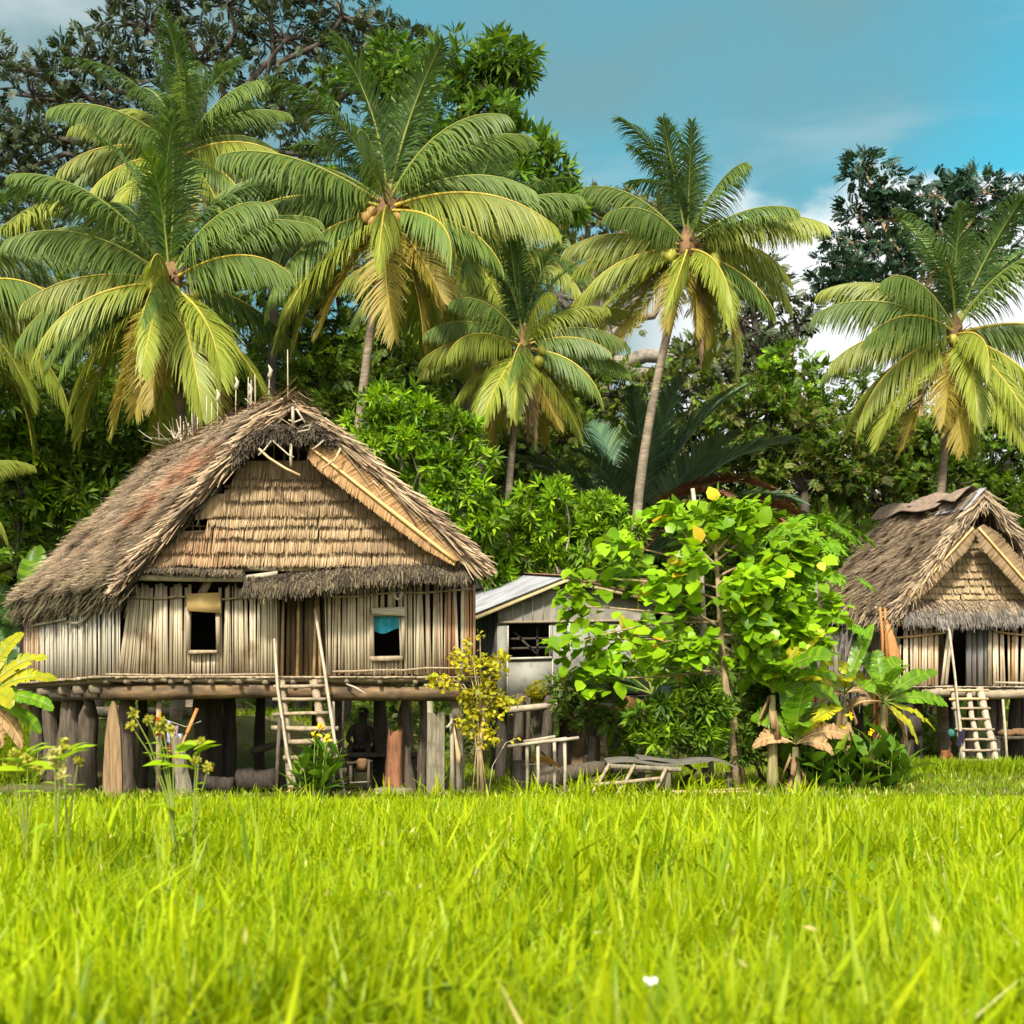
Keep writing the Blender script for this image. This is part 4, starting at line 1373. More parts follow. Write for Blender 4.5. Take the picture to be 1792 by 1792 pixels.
for a, b, c, d_, y in ((716, 1330, 734, 1352, 24.9), (722, 1325, 738, 1345, 25.1), (715, 1348, 735, 1378, 24.4)):
    mb = MB(); mb.beam(at(a, b, y), at(c, d_, y), .04, .03, (0, 1, 0))
    solo('firewood_stick', mb, M['pole'], 'split firewood stick leaning below the hearth shelf beside the thin post', 'firewood', tuple(at(a, b, y)), 'firewood beside the hearth')
# paddle-like pale pole and curved tusk-shaped hook on the right corner post
mb = MB(); mb.tube([at(790, 1248, 22.85), at(791, 1300, 22.85), at(792, 1385, 22.8)], [.035, .04, .05], 8)
solo('bamboo_pole', mb, M['pole_pale'], 'pale bamboo pole standing against the right corner post', 'pole', tuple(on(792, 22.8)))
mb = MB(); mb.tube([at(791, 1257, 22.75), at(790, 1265, 22.72), at(785, 1271, 22.7), at(779, 1273, 22.7)], [.03, .033, .03, .015], 8)
solo('curved_hook', mb, M['pole_pale'], 'curved pale hook hanging on the pale bamboo pole', 'hook', tuple(at(791, 1257, 22.75)))
mb = MB(); mb.tube([at(794, 1268, 22.78), at(797, 1290, 22.76), at(802, 1320, 22.74), at(803, 1338, 22.74)], [.012, .022, .05, .03], 7, squash=.4)
solo('paddle', mb, M['pole_tan'], 'tan wooden paddle hanging blade down on the corner post', 'paddle', tuple(at(794, 1268, 22.78)))


def cloth(label, px0, px1, py0, py1, Y, mat, seed, narrow=.8):
    mb = MB()
    u, v = np.meshgrid(np.linspace(0, 1, 15), np.linspace(0, 1, 9), indexing='ij')
    r = np.random.default_rng(seed)
    x0, x1 = gx(px0, Y), gx(px1, Y)
    z0, z1 = at(0, py0, Y).z, at(0, py1, Y).z
    w = 1 - (1 - narrow) * np.sin(v * 3)
    x = (x0 + x1) / 2 + (u - .5) * (x1 - x0) * w
    z = z0 + (z1 - z0) * v * (1 + .12 * np.sin(u * 7 + seed))
    y = Y + .05 * np.sin(u * 15 + v * 2 + seed) * (.4 + v)
    mb.grid(np.stack([x, y, z], -1))
    return solo('hanging_cloth', mb, mat, label, 'cloth', (x0, Y, z0), smooth=True)


def clothmat(name, c):
    return pm(name, [c], .9, 8, .25, trans=.15)


cloth('red cloth hanging under the house at the thin board', 272, 286, 1254, 1286, 22.90, clothmat('red_cloth', (.55, .03, .01)), 1, .75)
cloth('narrow yellow cloth hanging over the red cloth', 278, 283, 1246, 1278, 22.83, clothmat('yellow_cloth', (.62, .45, .03)), 2, .8)
cloth('white cloth strip hanging beside the red cloth', 293, 299, 1262, 1300, 22.85, clothmat('white_cloth', (.6, .58, .68)), 3)
cloth('striped mauve cloth hanging in front of the grey stump', 300, 313, 1270, 1308, 22.87, clothmat('mauve_cloth', (.36, .24, .34)), 4, .7)
cloth('dark red cloth hanging lowest below the mauve cloth', 291, 309, 1304, 1326, 23.00, clothmat('dark_red_cloth', (.22, .03, .03)), 5)
cloth('pale blue cloth hanging right beside the grey stump', 311, 319, 1284, 1308, 22.75, clothmat('pale_blue_cloth', (.55, .65, .68)), 6, .7)
mb = MB(); mb.tube([at(272, 1253, 22.90), at(296, 1262, 22.87), at(325, 1272, 22.85), at(352, 1262, 22.9)], .008, 5)
solo('clothes_line', mb, M['pole'], 'thin clothes line strung under the floor of the big house', 'line', tuple(at(272, 1253, 22.90)))
mb = MB(); mb.beam(on(277, 23.00, 0), at(278, 1222, 23.00), .085, .03, (0, 1, 0))
solo('line_board', mb, M['rung'], 'thin upright board behind the red cloth', 'board', tuple(on(277, 23.00)))

# a person in the shade by the hearth
def skin_person():
    Y = 25.35
    o0 = on(634, Y, 0)
    P = {}
    J = [('pel', (0, 0, .76), .15), ('bel', (-.03, -.02, .93), .15), ('che', (-.03, -.06, 1.13), .165), ('nec', (.02, -.12, 1.29), .065), ('hd0', (.03, -.15, 1.38), .09), ('hd1', (.035, -.16, 1.47), .098), ('hd2', (.035, -.155, 1.54), .075),
         ('sl', (-.2, -.06, 1.2), .075), ('el', (-.28, -.16, .97), .05), ('wl', (-.14, -.36, .86), .036), ('ml', (-.08, -.42, .84), .04),
         ('sr', (.17, -.08, 1.2), .075), ('er', (.25, -.2, .98), .05), ('wr', (.14, -.4, .87), .036), ('mr', (.08, -.45, .85), .04),
         ('hl', (-.1, -.03, .76), .11), ('kl', (-.2, -.42, .84), .075), ('al', (-.16, -.46, .44), .045), ('fl', (-.17, -.60, .40), .04),
         ('hr', (.1, -.03, .76), .11), ('kr', (.18, -.44, .83), .075), ('ar', (.14, -.48, .43), .045), ('fr', (.15, -.62, .40), .04)]
    E = [('pel', 'bel'), ('bel', 'che'), ('che', 'nec'), ('nec', 'hd0'), ('hd0', 'hd1'), ('hd1', 'hd2'), ('che', 'sl'), ('sl', 'el'), ('el', 'wl'), ('wl', 'ml'), ('che', 'sr'), ('sr', 'er'), ('er', 'wr'), ('wr', 'mr'),
         ('pel', 'hl'), ('hl', 'kl'), ('kl', 'al'), ('al', 'fl'), ('pel', 'hr'), ('hr', 'kr'), ('kr', 'ar'), ('ar', 'fr')]
    ix = {j[0]: i for i, j in enumerate(J)}
    vs = [j[1] for j in J]
    ed = [(ix[a], ix[b]) for a, b in E]
    rs = [j[2] for j in J]
    for hand, s in (('ml', -1), ('mr', 1)):      # four fingers and a thumb
        b = np.array(J[ix[hand]][1])
        for k in range(5):
            a = (k - 1.5) * .018
            d = np.array([-s * .02, -.05, -.02]) if k < 4 else np.array([-s * .05, -.01, .02])
            base = b + np.array([a if k < 4 else -s * .03, -.015, 0])
            l = [1, 1.15, 1.1, .85, .8][k]
            i0 = len(vs)
            vs += [tuple(base), tuple(base + d * .6 * l), tuple(base + d * l + np.array([0, .01, -.03]))]
            rs += [.010, .009, .008]
            ed += [(ix[hand], i0), (i0, i0 + 1), (i0 + 1, i0 + 2)]
    me = bpy.data.meshes.new('person')
    me.from_pydata(vs, ed, [])
    o = bpy.data.objects.new('person', me)
    COL.objects.link(o)
    o.location = o0
    sk = o.modifiers.new('Skin', 'SKIN')
    if not me.skin_vertices:
        bpy.context.view_layer.objects.active = o
        bpy.ops.mesh.customdata_skin_add()
    for i, sv in enumerate(me.skin_vertices[0].data):
        sv.radius = (rs[i], rs[i])
        sv.use_root = i == 0
    sb = o.modifiers.new('Subdivision', 'SUBSURF')
    sb.levels = sb.render_levels = 2
    sm = pm('dark_skin_and_clothes', [(.035, .026, .022)], .85, 4, .3)
    me.materials.append(sm)
    tag(o, 'person in dark clothes sitting hunched in the shade behind the hearth', 'person')
    fm = MB()                                    # eyes, nose and mouth of the bowed head
    hc = np.array([.035, -.16, 1.46])
    for sx in (-1, 1):
        fm.tube([hc + [sx * .035, -.085, .01], hc + [sx * .035, -.1, .01]], [.014, .008], 6)
    fm.tube([hc + [0, -.09, .01], hc + [0, -.125, -.03], hc + [0, -.09, -.04]], [.008, .018, .01], 6)
    fm.tube([hc + [-.03, -.09, -.06], hc + [0, -.10, -.06], hc + [.03, -.09, -.06]], .008, 5)
    f = fm.build('face', sm, o)
    hm = MB()
    for q in range(130):
        d = rdir(1, .4)[0]
        if d[1] < -.45 and d[2] < .5:
            continue
        p = hc + d * np.array([.095, .1, .11]) + [0, .01, .03]
        strands(hm, [p], [np.cross(d, [.3, .2, .9]) + d * .2], d, .05, .02, .01)
    hm.build('hair', pm('black_hair', [(.012, .01, .009)], .8), o)
    bt = thing('sitting_bench', 'low dark bench the hunched person sits on', 'bench', on(634, Y + .1))
    mb = MB(); mb.beam(on(604, Y + .1, .58), on(664, Y + .1, .58), .4, .07, jit=.01); part('seat', mb, M['post_dark'], bt)
    for a in (610, 658):
        mb = MB(); mb.beam(on(a, Y + .1, -.03), on(a, Y + .1, .545), .08, .3, (0, 1, 0)); part('leg', mb, M['post_dark'], bt)
    fs = MB(); fs.beam(on(612, 24.82, .36), on(658, 24.82, .36), .12, .06); solo('foot_log', fs, M['post_dark'], "dark log under the feet of the hunched person", 'log', tuple(on(634, 24.82, .36)))


skin_person()

# ================================================================== grey fibre-cement house
Y2 = 28.0
def z2(py, Y=Y2):
    return at(0, py, Y).z
def x2(px, Y=Y2):
    return gx(px, Y)
H2 = thing('grey_house', 'small grey fibre-cement house on posts with an iron roof and one open window', 'house', (x2(1000), Y2, 0))
B2 = np.array([-.75, 3.4, 0])
mb = MB()
def panel(px0, px1, py0, py1, y=Y2, mat=0, t=.03, py0b=None):
    py0b = py0 if py0b is None else py0b
    v = [(x2(px0), y, z2(py1)), (x2(px1), y, z2(py1)), (x2(px1), y, z2(py0b)), (x2(px0), y, z2(py0))]
    mb.add(v + [(a, b + t, c) for a, b, c in v], [[0, 1, 2, 3], [7, 6, 5, 4], [0, 4, 5, 1], [1, 5, 6, 2], [2, 6, 7, 3], [3, 7, 4, 0]], mat)
panel(870, 888, 1090, 1220)
panel(888.4, 967, 1152, 1219)
panel(967.4, 1047, 1090, 1217)
panel(1047.4, 1142, 1090, 1214)
panel(962, 966.9, 1090, 1152)
part('wall', mb, M['fibro'], H2, label='grey sheeted front wall')
mb = MB()
zr, zl, zrr = z2(1016), z2(1062), z2(1047)
v = [(x2(872), Y2 - .012, z2(1088)), (x2(1142), Y2 - .012, z2(1088)), (x2(1142), Y2 - .012, zrr), (x2(988), Y2 - .012, zr), (x2(872), Y2 - .012, zl)]
mb.add(v + [(a, b + .03, c) for a, b, c in v], [[0, 1, 2, 3, 4]])
mb.add(v + [(a, b + .03, c) for a, b, c in v], [[9, 8, 7, 6, 5]])
part('gable_wall', mb, M['fibro_gable'], H2)
for (a, b0, b1) in ((897, 1056, 1086), (915, 1050, 1086), (932, 1044, 1086), (950, 1037, 1086)):
    mb = MB(); mb.beam((x2(a), Y2 - .03, z2(b1)), (x2(a), Y2 - .03, z2(b0)), .018, .02, (0, 1, 0)); part('batten', mb, M['batten'], H2)
mb = MB(); mb.beam((x2(872), Y2 - .035, z2(1089.5)), (x2(1142), Y2 - .035, z2(1086)), .04, .06, jit=.005); part('batten', mb, M['frame'], H2)
for a in (888, 967, 1047):
    mb = MB(); mb.beam((x2(a), Y2 - .012, z2(1218)), (x2(a), Y2 - .012, z2(1153 if a < 1000 else 1092)), .03, .02, (0, 1, 0)); part('batten', mb, M['batten'], H2)
# window with its frame and inside brace
w = MB()
w.beam((x2(888), Y2 - .03, z2(1153)), (x2(966), Y2 - .03, z2(1151)), .06, .05)
w.beam((x2(889), Y2 - .01, z2(1150)), (x2(889), Y2 - .01, z2(1095)), .03, .05, (0, 1, 0))
w.beam((x2(962), Y2 - .01, z2(1150)), (x2(962), Y2 - .01, z2(1095)), .03, .05, (0, 1, 0))
wn = part('window', w, M['batten'], H2)
for (a, b, c, d_) in ((900, 1106, 940, 1146), (892, 1135, 962, 1133), (940, 1096, 941, 1150), (892, 1118, 962, 1117)):
    mb = MB(); mb.beam(at(a, b, Y2 + .25), at(c, d_, Y2 + .25), .05, .03, (0, 1, 0)); part('brace', mb, M['trunk_dark'], wn)
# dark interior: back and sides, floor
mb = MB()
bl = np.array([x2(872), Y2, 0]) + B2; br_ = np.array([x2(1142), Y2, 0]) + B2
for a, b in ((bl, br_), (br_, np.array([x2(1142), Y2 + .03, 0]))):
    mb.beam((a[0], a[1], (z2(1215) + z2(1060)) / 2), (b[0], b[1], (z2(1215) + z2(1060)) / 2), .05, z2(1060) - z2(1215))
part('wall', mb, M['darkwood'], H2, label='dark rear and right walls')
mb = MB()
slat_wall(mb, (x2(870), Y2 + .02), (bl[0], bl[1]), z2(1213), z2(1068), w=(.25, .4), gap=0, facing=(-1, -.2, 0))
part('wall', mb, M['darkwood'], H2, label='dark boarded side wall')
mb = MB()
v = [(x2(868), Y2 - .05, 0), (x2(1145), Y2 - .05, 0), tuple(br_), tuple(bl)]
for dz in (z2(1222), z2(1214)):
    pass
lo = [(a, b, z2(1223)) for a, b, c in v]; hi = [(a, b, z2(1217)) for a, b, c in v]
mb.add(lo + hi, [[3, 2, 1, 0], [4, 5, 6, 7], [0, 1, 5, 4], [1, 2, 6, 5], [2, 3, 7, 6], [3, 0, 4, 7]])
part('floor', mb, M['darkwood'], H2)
# corrugated roof, two slopes
def corr(p0, p1, back, wavel=.09, amp=.012, seams=True):
    mb = MB()
    p0, p1, back = (np.array(tuple(q), float) for q in (p0, p1, back))
    Lr = np.linalg.norm(back)
    n = int(Lr / wavel * 6)
    s = np.linspace(0, 1, n)
    u = np.linspace(0, 1, 5)
    nn = nrm(np.cross(p1 - p0, back)); nn = nn if nn[2] > 0 else -nn
    Pm = p0 + (p1 - p0) * u[:, None, None] + back * s[None, :, None] + nn * (amp * np.sin(s * Lr / wavel * 6.283))[None, :, None]
    mb.grid(Pm)
    mb.grid((Pm - nn * .01)[::-1])
    return mb
ridge = (x2(990, Y2 - .35), Y2 - .35, z2(1009, Y2 - .35)); le = (x2(826, Y2 - .35), Y2 - .35, z2(1075, Y2 - .35)); re = (x2(1165, Y2 - .35), Y2 - .35, z2(1049, Y2 - .35))
rb_ = B2 * 1.25 + np.array([0, 0, .55])
rf = corr(le, ridge, rb_)
ro2 = part('roof', rf, M['tin'], H2, label='weathered iron roof slope')
part('roof', corr(re, ridge, rb_), M['rusty'], H2, label='rusty far roof slope')
mb = MB(); mb.beam(np.array(ridge) + [0, 0, .03], np.array(ridge) + rb_ + [0, 0, .03], .22, .02, jit=.01); part('ridge_cap', mb, M['rusty'], H2)
mb = MB(); mb.beam(np.array(le) + [.05, .06, -.06], np.array(ridge) + [0, .06, -.07], .025, .11, jit=.006); part('fascia', mb, M['fascia'], H2)
mb = MB(); mb.beam(np.array(ridge) + [0, .06, -.07], np.array(re) + [0, .06, -.06], .025, .11, jit=.006); part('fascia', mb, M['fascia'], H2)
mb = MB(); th_ = np.linspace(0, 2 * math.pi, 24, endpoint=False)
mb.tube([(x2(993), Y2 - .04, z2(1100)), (x2(993), Y2 - .055, z2(1100))], .125, 24)
pl = solo('white_disc', mb, M['white'], 'white round plate fixed to the grey house wall right of its window', 'plate', (x2(993), Y2 - .05, z2(1100)))
mb = MB(); mb.beam((x2(990), Y2 - .058, z2(1098)), (x2(996), Y2 - .058, z2(1098)), .004, .025); mb.beam((x2(990), Y2 - .058, z2(1101)), (x2(995), Y2 - .058, z2(1101)), .004, .012)
part('faded_mark', mb, M['batten'], pl)
for (a, Y, r, top, mt) in ((908, 27.6, .11, 1.95, 'post'), (921, 27.9, .11, 1.9, 'post'), (942, 27.4, .10, 1.75, 'post'), (958, 26.9, .12, 1.88, 'post'), (1037, 26.6, .12, 1.45, 'post'), (1075, 27.5, .17, 1.9, 'post_dark'), (878, 28.6, .13, 1.9, 'post_dark'),
                           (1135, 28.2, .12, 1.85, 'post'), (985, 29.0, .12, 1.9, 'post_dark'), (1000, 30.6, .14, 1.9, 'post_dark'), (1100, 30.8, .14, 1.9, 'post_dark')):
    log_post(H2, a, Y, r, top, mt)
for (a, b, c, d_, y, r) in ((888, 1243, 968, 1234, 26.85, .075), (962, 1233, 1085, 1236, 26.75, .06)):
    mb = MB(); mb.tube([at(a, b, y), at((a + c) / 2, (b + d_) / 2, y), at(c, d_, y)], r, 9, rough=.05); part('rail', mb, M['pole'], H2)
for i, (a, b, c, d_) in enumerate(((1093, 1218, 1112, 1282), (1099, 1219, 1118, 1280), (1105, 1221, 1123, 1276), (1110, 1222, 1128, 1270))):
    mb = MB(); mb.beam(at(a, b, 27.7), at(c, d_, 27.5), .075, .03, (0, 1, 0), jit=.004)
    solo('orange_board', mb, M['stalk'], 'orange-brown board leaning under the floor of the grey house', 'board', tuple(at(c, d_, 27.5)), 'boards leaning under the grey house')
mb = MB()
u, v = np.meshgrid(np.linspace(0, 1, 8), np.linspace(0, 1, 6), indexing='ij')
mb.grid(np.stack([x2(1140, 27) + u * .42, 27 + .03 * np.sin(u * 9), z2(1200, 27) - v * (1.05 - .25 * u)], -1))
mb.grid(np.stack([x2(1140, 27) + u * .42, 27.015 + .03 * np.sin(u * 9), z2(1200, 27) - v * (1.05 - .25 * u)], -1)[::-1])
solo('metal_sheet', mb, M['bluegrey'], 'blue-grey metal sheet standing beside the grey house', 'sheet', (x2(1140, 27), 27, 0))
# earth mound under the house
mb = MB()
for (cx, Y, rx, rz) in ((1010, 29.8, .9, 1.15), (1050, 30.2, 1.0, 1.0)):
    th_ = np.linspace(0, math.pi, 14); ps = np.linspace(0, math.pi, 12)
    A_, B_ = np.meshgrid(th_, ps, indexing='ij')
    rr = 1 + .12 * np.sin(A_ * 5) * np.sin(B_ * 4)
    mb.grid(np.stack([gx(cx, Y) + rx * rr * np.cos(A_) * np.sin(B_), Y + rr * .5 * np.cos(B_), rz * rr * np.sin(A_) * np.sin(B_) - .05], -1))
solo('earth_mound', mb, pm('brown_earth', [(.20, .135, .075)], .95, 5, .4, bump=.5), 'brown mound of earth under the grey house', 'earth mound', (gx(1010, 29.8), 29.8, 0), smooth=True)

# ================================================================== right-hand stilt house
Y3 = 34.8
def z3(py, Y=Y3):
    return at(0, py, Y).z
def x3(px, Y=Y3):
    return gx(px, Y)
H3 = thing('stilt_house', 'smaller brown thatched stilt house with a shingled leaf gable and half-open grey door', 'house', (x3(1720), Y3, 0))
B3 = np.array([-1.0, 4.3, 0])
Lw, Rw = x3(1578), x3(1872)
f3 = z3(1200)
mb = MB()
mb.beam((Lw - .1, Y3 + 2.1, f3 - .08), (Rw + .1, Y3 + 2.1, f3 - .08), 4.7, .1)
xx = Lw - .15
while xx < Rw + .1:
    w_ = RN.uniform(.1, .22)
    mb.beam((xx + w_ / 2, Y3 - .2, f3 - .04), (xx + w_ / 2, Y3 - .42 + RN.uniform(-.06, .04), f3 - .045), w_ * .95, .035, jit=.006)
    xx += w_
part('floor', mb, M['pole'], H3)
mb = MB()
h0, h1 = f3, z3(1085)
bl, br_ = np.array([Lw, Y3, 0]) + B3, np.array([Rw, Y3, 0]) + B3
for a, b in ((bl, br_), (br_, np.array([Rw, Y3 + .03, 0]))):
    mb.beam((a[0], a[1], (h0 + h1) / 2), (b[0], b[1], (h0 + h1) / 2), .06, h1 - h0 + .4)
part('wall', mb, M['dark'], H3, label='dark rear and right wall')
mb = MB()
slat_wall(mb, (x3(1580), Y3), (x3(1641), Y3), f3, z3(1094), w=(.06, .12), gap=.18, matfun=lambda t: 0, tilt=.01)
slat_wall(mb, (x3(1645), Y3 - .04), (x3(1652), Y3 - .04), f3 + .02, z3(1098), w=(.09, .1), gap=0, lean=lambda t: .11)
part('wall', mb, M['wall3'], H3, label='cane wall left of the door')
mb = MB()
slat_wall(mb, (x3(1737), Y3), (Rw, Y3), f3, z3(1100), w=(.06, .12), gap=.3, tilt=.035, gapw=(.02, .08))
part('wall', mb, M['wall3'], H3, label='cane wall right of the door, pale and reddish')
mb = MB()
slat_wall(mb, (Lw - .02, Y3), (bl[0], bl[1]), f3 - .3, z3(1085), w=(.08, .2), gap=.15, facing=(-1, -.3, 0), holes=[(.05, .9, z3(1128), z3(1092))])
part('wall', mb, M['wall'], H3, label='left side wall')
# thick hanging leaf screen on the left side
mb = MB()
fringe(mb, at(1500, 1130, 36.6), at(1440, 1130, 38.2), 1500, (-.8, -.5, 0), (.7, 1.7), (.03, .06), 0, .2, (0, .3), .15)
part('leaf_screen', mb, M['thatch_old'], H3)
# door
mb = MB()
slat_wall(mb, (x3(1692), Y3 + .1), (x3(1726), Y3 + .06), f3, z3(1098), w=(.13, .2), gap=0, tilt=.0)
part('door', mb, M['door_grey'], H3)
mb = MB(); mb.beam((x3(1731), Y3 - .05, f3), (x3(1731), Y3 - .05, z3(1090)), .11, .08, (0, 1, 0), jit=.01); part('door_post', mb, M['frame'], H3)
for (a, b, c, d_, r, mt) in ((1540, 1118, 1655, 1107, .03, 'pole_tan'), (1738, 1104, 1800, 1112, .03, 'wall_brown'), (1622, 1096, 1698, 1090, .03, 'pole_pale'), (1740, 1194, 1870, 1196, .03, 'pole_pale'), (1590, 1203, 1668, 1201, .035, 'pole_pale'),
                             (1530, 1062, 1582, 1096, .035, 'pole')):
    mb = MB(); mb.tube([at(a, b, Y3 - .1), at((a + c) / 2, (b + d_) / 2 + 1, Y3 - .1), at(c, d_, Y3 - .1)], r, 7); part('rail', mb, M[mt], H3)
mb = MB(); P = [at(a, 1213 + 2 * math.sin(a / 30), Y3 - .3) for a in np.linspace(1612, 1880, 12)]; mb.tube(P, .14, 10, rough=.05); part('beam', mb, M['frame'], H3, True)
for (a, Y, r, top, mt) in ((1588, 35.0, .17, 2.2, 'post_dark'), (1604, 35.6, .17, 2.2, 'post_dark'), (1735, 35.6, .15, 2.2, 'post'), (1775, 35.8, .17, 2.2, 'post_dark'), (1745, 37.5, .16, 2.2, 'post'), (1660, 38.5, .17, 2.2, 'post_dark'), (1700, 35.4, .16, 2.2, 'post_dark'),
                           (1850, 35.2, .17, 2.2, 'post'), (1540, 37.5, .16, 2.2, 'post'), (1500, 38.5, .18, 2.2, 'post'), (1788, 38, .16, 2.2, 'post_dark')):
    log_post(H3, a, Y, r, top, mt)
mb = MB(); mb.beam(on(1578, 34.9, 1.1), on(1612, 34.9, 1.2), .3, .5, jit=.04); part('brace', mb, M['post_dark'], H3)
# roof
a3 = at(1722, 866, Y3 - .7); b3 = at(1574, 893, 38.6); c3 = at(1562, 1076, Y3 - .55); d3 = at(1428, 1062, 39.2); e3 = at(1882, 1080, Y3 - .6); g3 = e3 + (d3 - c3)
base, th = MB(), MB()
roof_plane(base, th, a3, b3, c3, d3, 16000, lambda u, v, n: np.where((v > .9) & (G.random(n) < .3), 1, 0), seed=13, L=(.35, .7), W=(.015, .045), swing=.3)
roof_plane(base, th, a3, b3, e3, g3, 4500, lambda u, v, n: 0, seed=14, L=(.35, .7), W=(.025, .055))
for sgn, q in ((1, c3), (-1, e3)):
    rake_strands(th, a3, q, 1000, (-.15 * sgn, -.5, .2), (0, 0, -.3), (.35, .75), (.025, .055), .06, 1.0, 0, .16)
    rake_strands(th, np.array(a3) * .6 + np.array(q) * .4, q, 200, (.2 * sgn, -.5, .1), (.35 * sgn, 0, -1), (.3, .6), (.03, .06), .05, .7, 0, .16)
fringe(th, c3, d3, 1500, (-.8, -.4, 0), (.25, .5), (.025, .05), 0, .09, (.1, .9), .3)
ro = part('roof', base, M['roofbase'], H3)
part('thatch', th, [M['thatch3'], M['thatch_moss']], ro)
mb = MB(); mb.add([tuple(b3 + Vector((0, -.1, -.2))), tuple(d3 + Vector((.3, -.1, -.1))), tuple(g3 + Vector((-.3, -.1, -.1)))], [[0, 1, 2]]); part('rear_gable', mb, M['dark'], H3)
# gable of leaf shingles
mb = MB()
gl3 = lambda z: np.interp(z, [z3(1050), z3(925)], [x3(1586), x3(1700)])
gr3 = lambda z: np.interp(z, [z3(1050), z3(925)], [x3(1840), x3(1712)])
course_wall(mb, gl3, gr3, [z3(q) for q in (950, 963, 976, 989, 1002, 1015, 1028, 1041, 1052)], lambda x: Y3 - .05, z3(928), W=(.05, .1), dens=30, tilt=.12, over=.12)
mb.add([tuple(at(1705, 918, Y3 - .02)), tuple(at(1584, 1052, Y3 - .02)), tuple(at(1842, 1052, Y3 - .02))], [[0, 1, 2]], 0)
part('gable_wall', mb, M['gable3'], H3)
for sgn, (p0, p1) in ((1, (at(1702, 924, Y3 - .72), at(1592, 1046, Y3 - .72))), (-1, (at(1712, 924, Y3 - .72), at(1824, 1052, Y3 - .72)))):
    mb, rb = MB(), MB()
    p0, p1 = np.array(p0), np.array(p1)
    d = nrm(p1 - p0); s_ = np.array([d[2], 0, -d[0]]); s_ = s_ if s_[2] > 0 else -s_
    n_ = 260
    t_ = np.linspace(0, 1, n_)
    for sg, wd in ((1, .34), (-1, .30)):
        strands(mb, p0 + (p1 - p0) * t_[:, None], s_ * sg + d * .15 + G.normal(0, .05, (n_, 3)) * [1, .4, 1], (0, -1, 0), wd * np.interp(t_, [0, .15, .8, 1], [.5, 1, .9, .4]) * G.uniform(.9, 1.08, n_), G.uniform(.025, .045, n_), G.uniform(-.03, .03, n_))
    bo = part('rake_board', mb, M['gable_b'], H3)
    rb.tube(p0 + (p1 - p0) * np.linspace(0, 1, 8)[:, None] + [0, -.035, 0], .035, 7)
    part('midrib', rb, M['midrib_dry'], bo, True)
# skirt
mb = MB()
n_ = 4200
x = G.uniform(x3(1572), x3(1866), n_); f = G.uniform(0, 1, n_)
z = z3(1048) + (z3(1082) - z3(1048)) * f + .05 * waves(x, f, 4)
strands(mb, np.stack([x, Y3 - .08 - .42 * np.sin(f * 1.4), z], 1), np.stack([G.normal(0, .15, n_), -.75 + .65 * f + G.normal(0, .12, n_), -.5 - .8 * f], 1), (0, -.8, .6), G.uniform(.2, .42, n_) + .06 * waves(x * 2, x * 0, 9), G.uniform(.018, .04, n_), G.uniform(-.02, .05, n_), np.where(f < .4, 1, 0))
part('gable_skirt', mb, [M['thatch_old'], M['thatch3']], H3)
# near-black sheet painting the shade in the vent, its hood and caps on the ridge
mb = MB(); mb.add([tuple(at(1718, 880, Y3 + .15)), tuple(at(1560, 1085, Y3 + .15)), tuple(at(1880, 1085, Y3 + .15))], [[0, 1, 2]]); part('attic_dark_sheet', mb, M['dark'], H3)
mb = MB()
n_ = 130
x = G.uniform(x3(1696), x3(1716), n_)
strands(mb, np.stack([x, Y3 - .62 + G.normal(0, .05, n_), z3(874) + G.uniform(-.1, .12, n_)], 1), np.stack([G.normal(0, .3, n_), -.2 + G.normal(0, .2, n_), -np.ones(n_)], 1), (0, -1, .2), G.uniform(.2, .5, n_) * np.where(x < x3(1714), 1.2, .6), G.uniform(.02, .04, n_), .03)
part('vent_hood', mb, M['thatch3'], H3)
for (a, b, c, d_) in ((1710, 875, 1711, 922), (1722, 868, 1722, 925), (1733, 880, 1732, 925), (1705, 898, 1740, 896), (1735, 898, 1752, 890)):
    mb = MB(); mb.tube([at(a, b, Y3 - .5), at(c, d_, Y3 - .35)], .025, 6); part('lattice_stick', mb, M['post'], H3)
mb = MB()
for (u0, u1, w_, ph) in ((.28, 1.12, .45, 0), (.05, .62, .38, 1.4)):
    u, v = np.meshgrid(np.linspace(0, 1, 16), np.linspace(-1, 1, 7), indexing='ij')
    p = np.array(a3) + (np.array(b3) - np.array(a3)) * (u0 + (u1 - u0) * u)[..., None]
    p[..., 0] += v * w_ * (1 + .25 * np.sin(u * 6 + ph)) - .2
    p[..., 2] += .16 - np.abs(v) ** 1.3 * w_ * .8 + .06 * np.sin(u * 9 + v * 3 + ph) + .05 * ph
    mb.grid(p); mb.grid((p - [0, 0, .02])[::-1])
part('bark_cap', mb, M['bark'], H3, True)
mb = corr(np.array(a3) + [-.55, -.1, -.42], np.array(a3) + [.02, -.1, .18], (np.array(b3) - np.array(a3)) * .36, .12, .02); part('iron_cap', mb, M['tin'], H3)
mb = MB(); 
for a, b, r in ((1562, 1108, .13), (1566, 1124, .16)):
    mb = MB()
    Y = 35.5
    c = at(a, b, Y)
    mb.tube([c + Vector((0, 0, -.13)), c + Vector((0, 0, -.12)), c + Vector((0, 0, .13)), c + Vector((0, 0, .135))], [r * .7, r * .85, r, r * 1.1], 16, cap=True)
    solo('enamel_bowl', mb, M['white'], ('white enamel bowl on the shelf inside the brown house, upper of two' if b < 1115 else 'white enamel basin on the shelf inside the brown house, lower of two'), 'bowl', tuple(c), smooth=False)
mb = MB(); mb.beam(at(1545, 1133, 35.5), at(1585, 1133, 35.5), .5, .04); part('shelf', mb, M['pole'], H3)
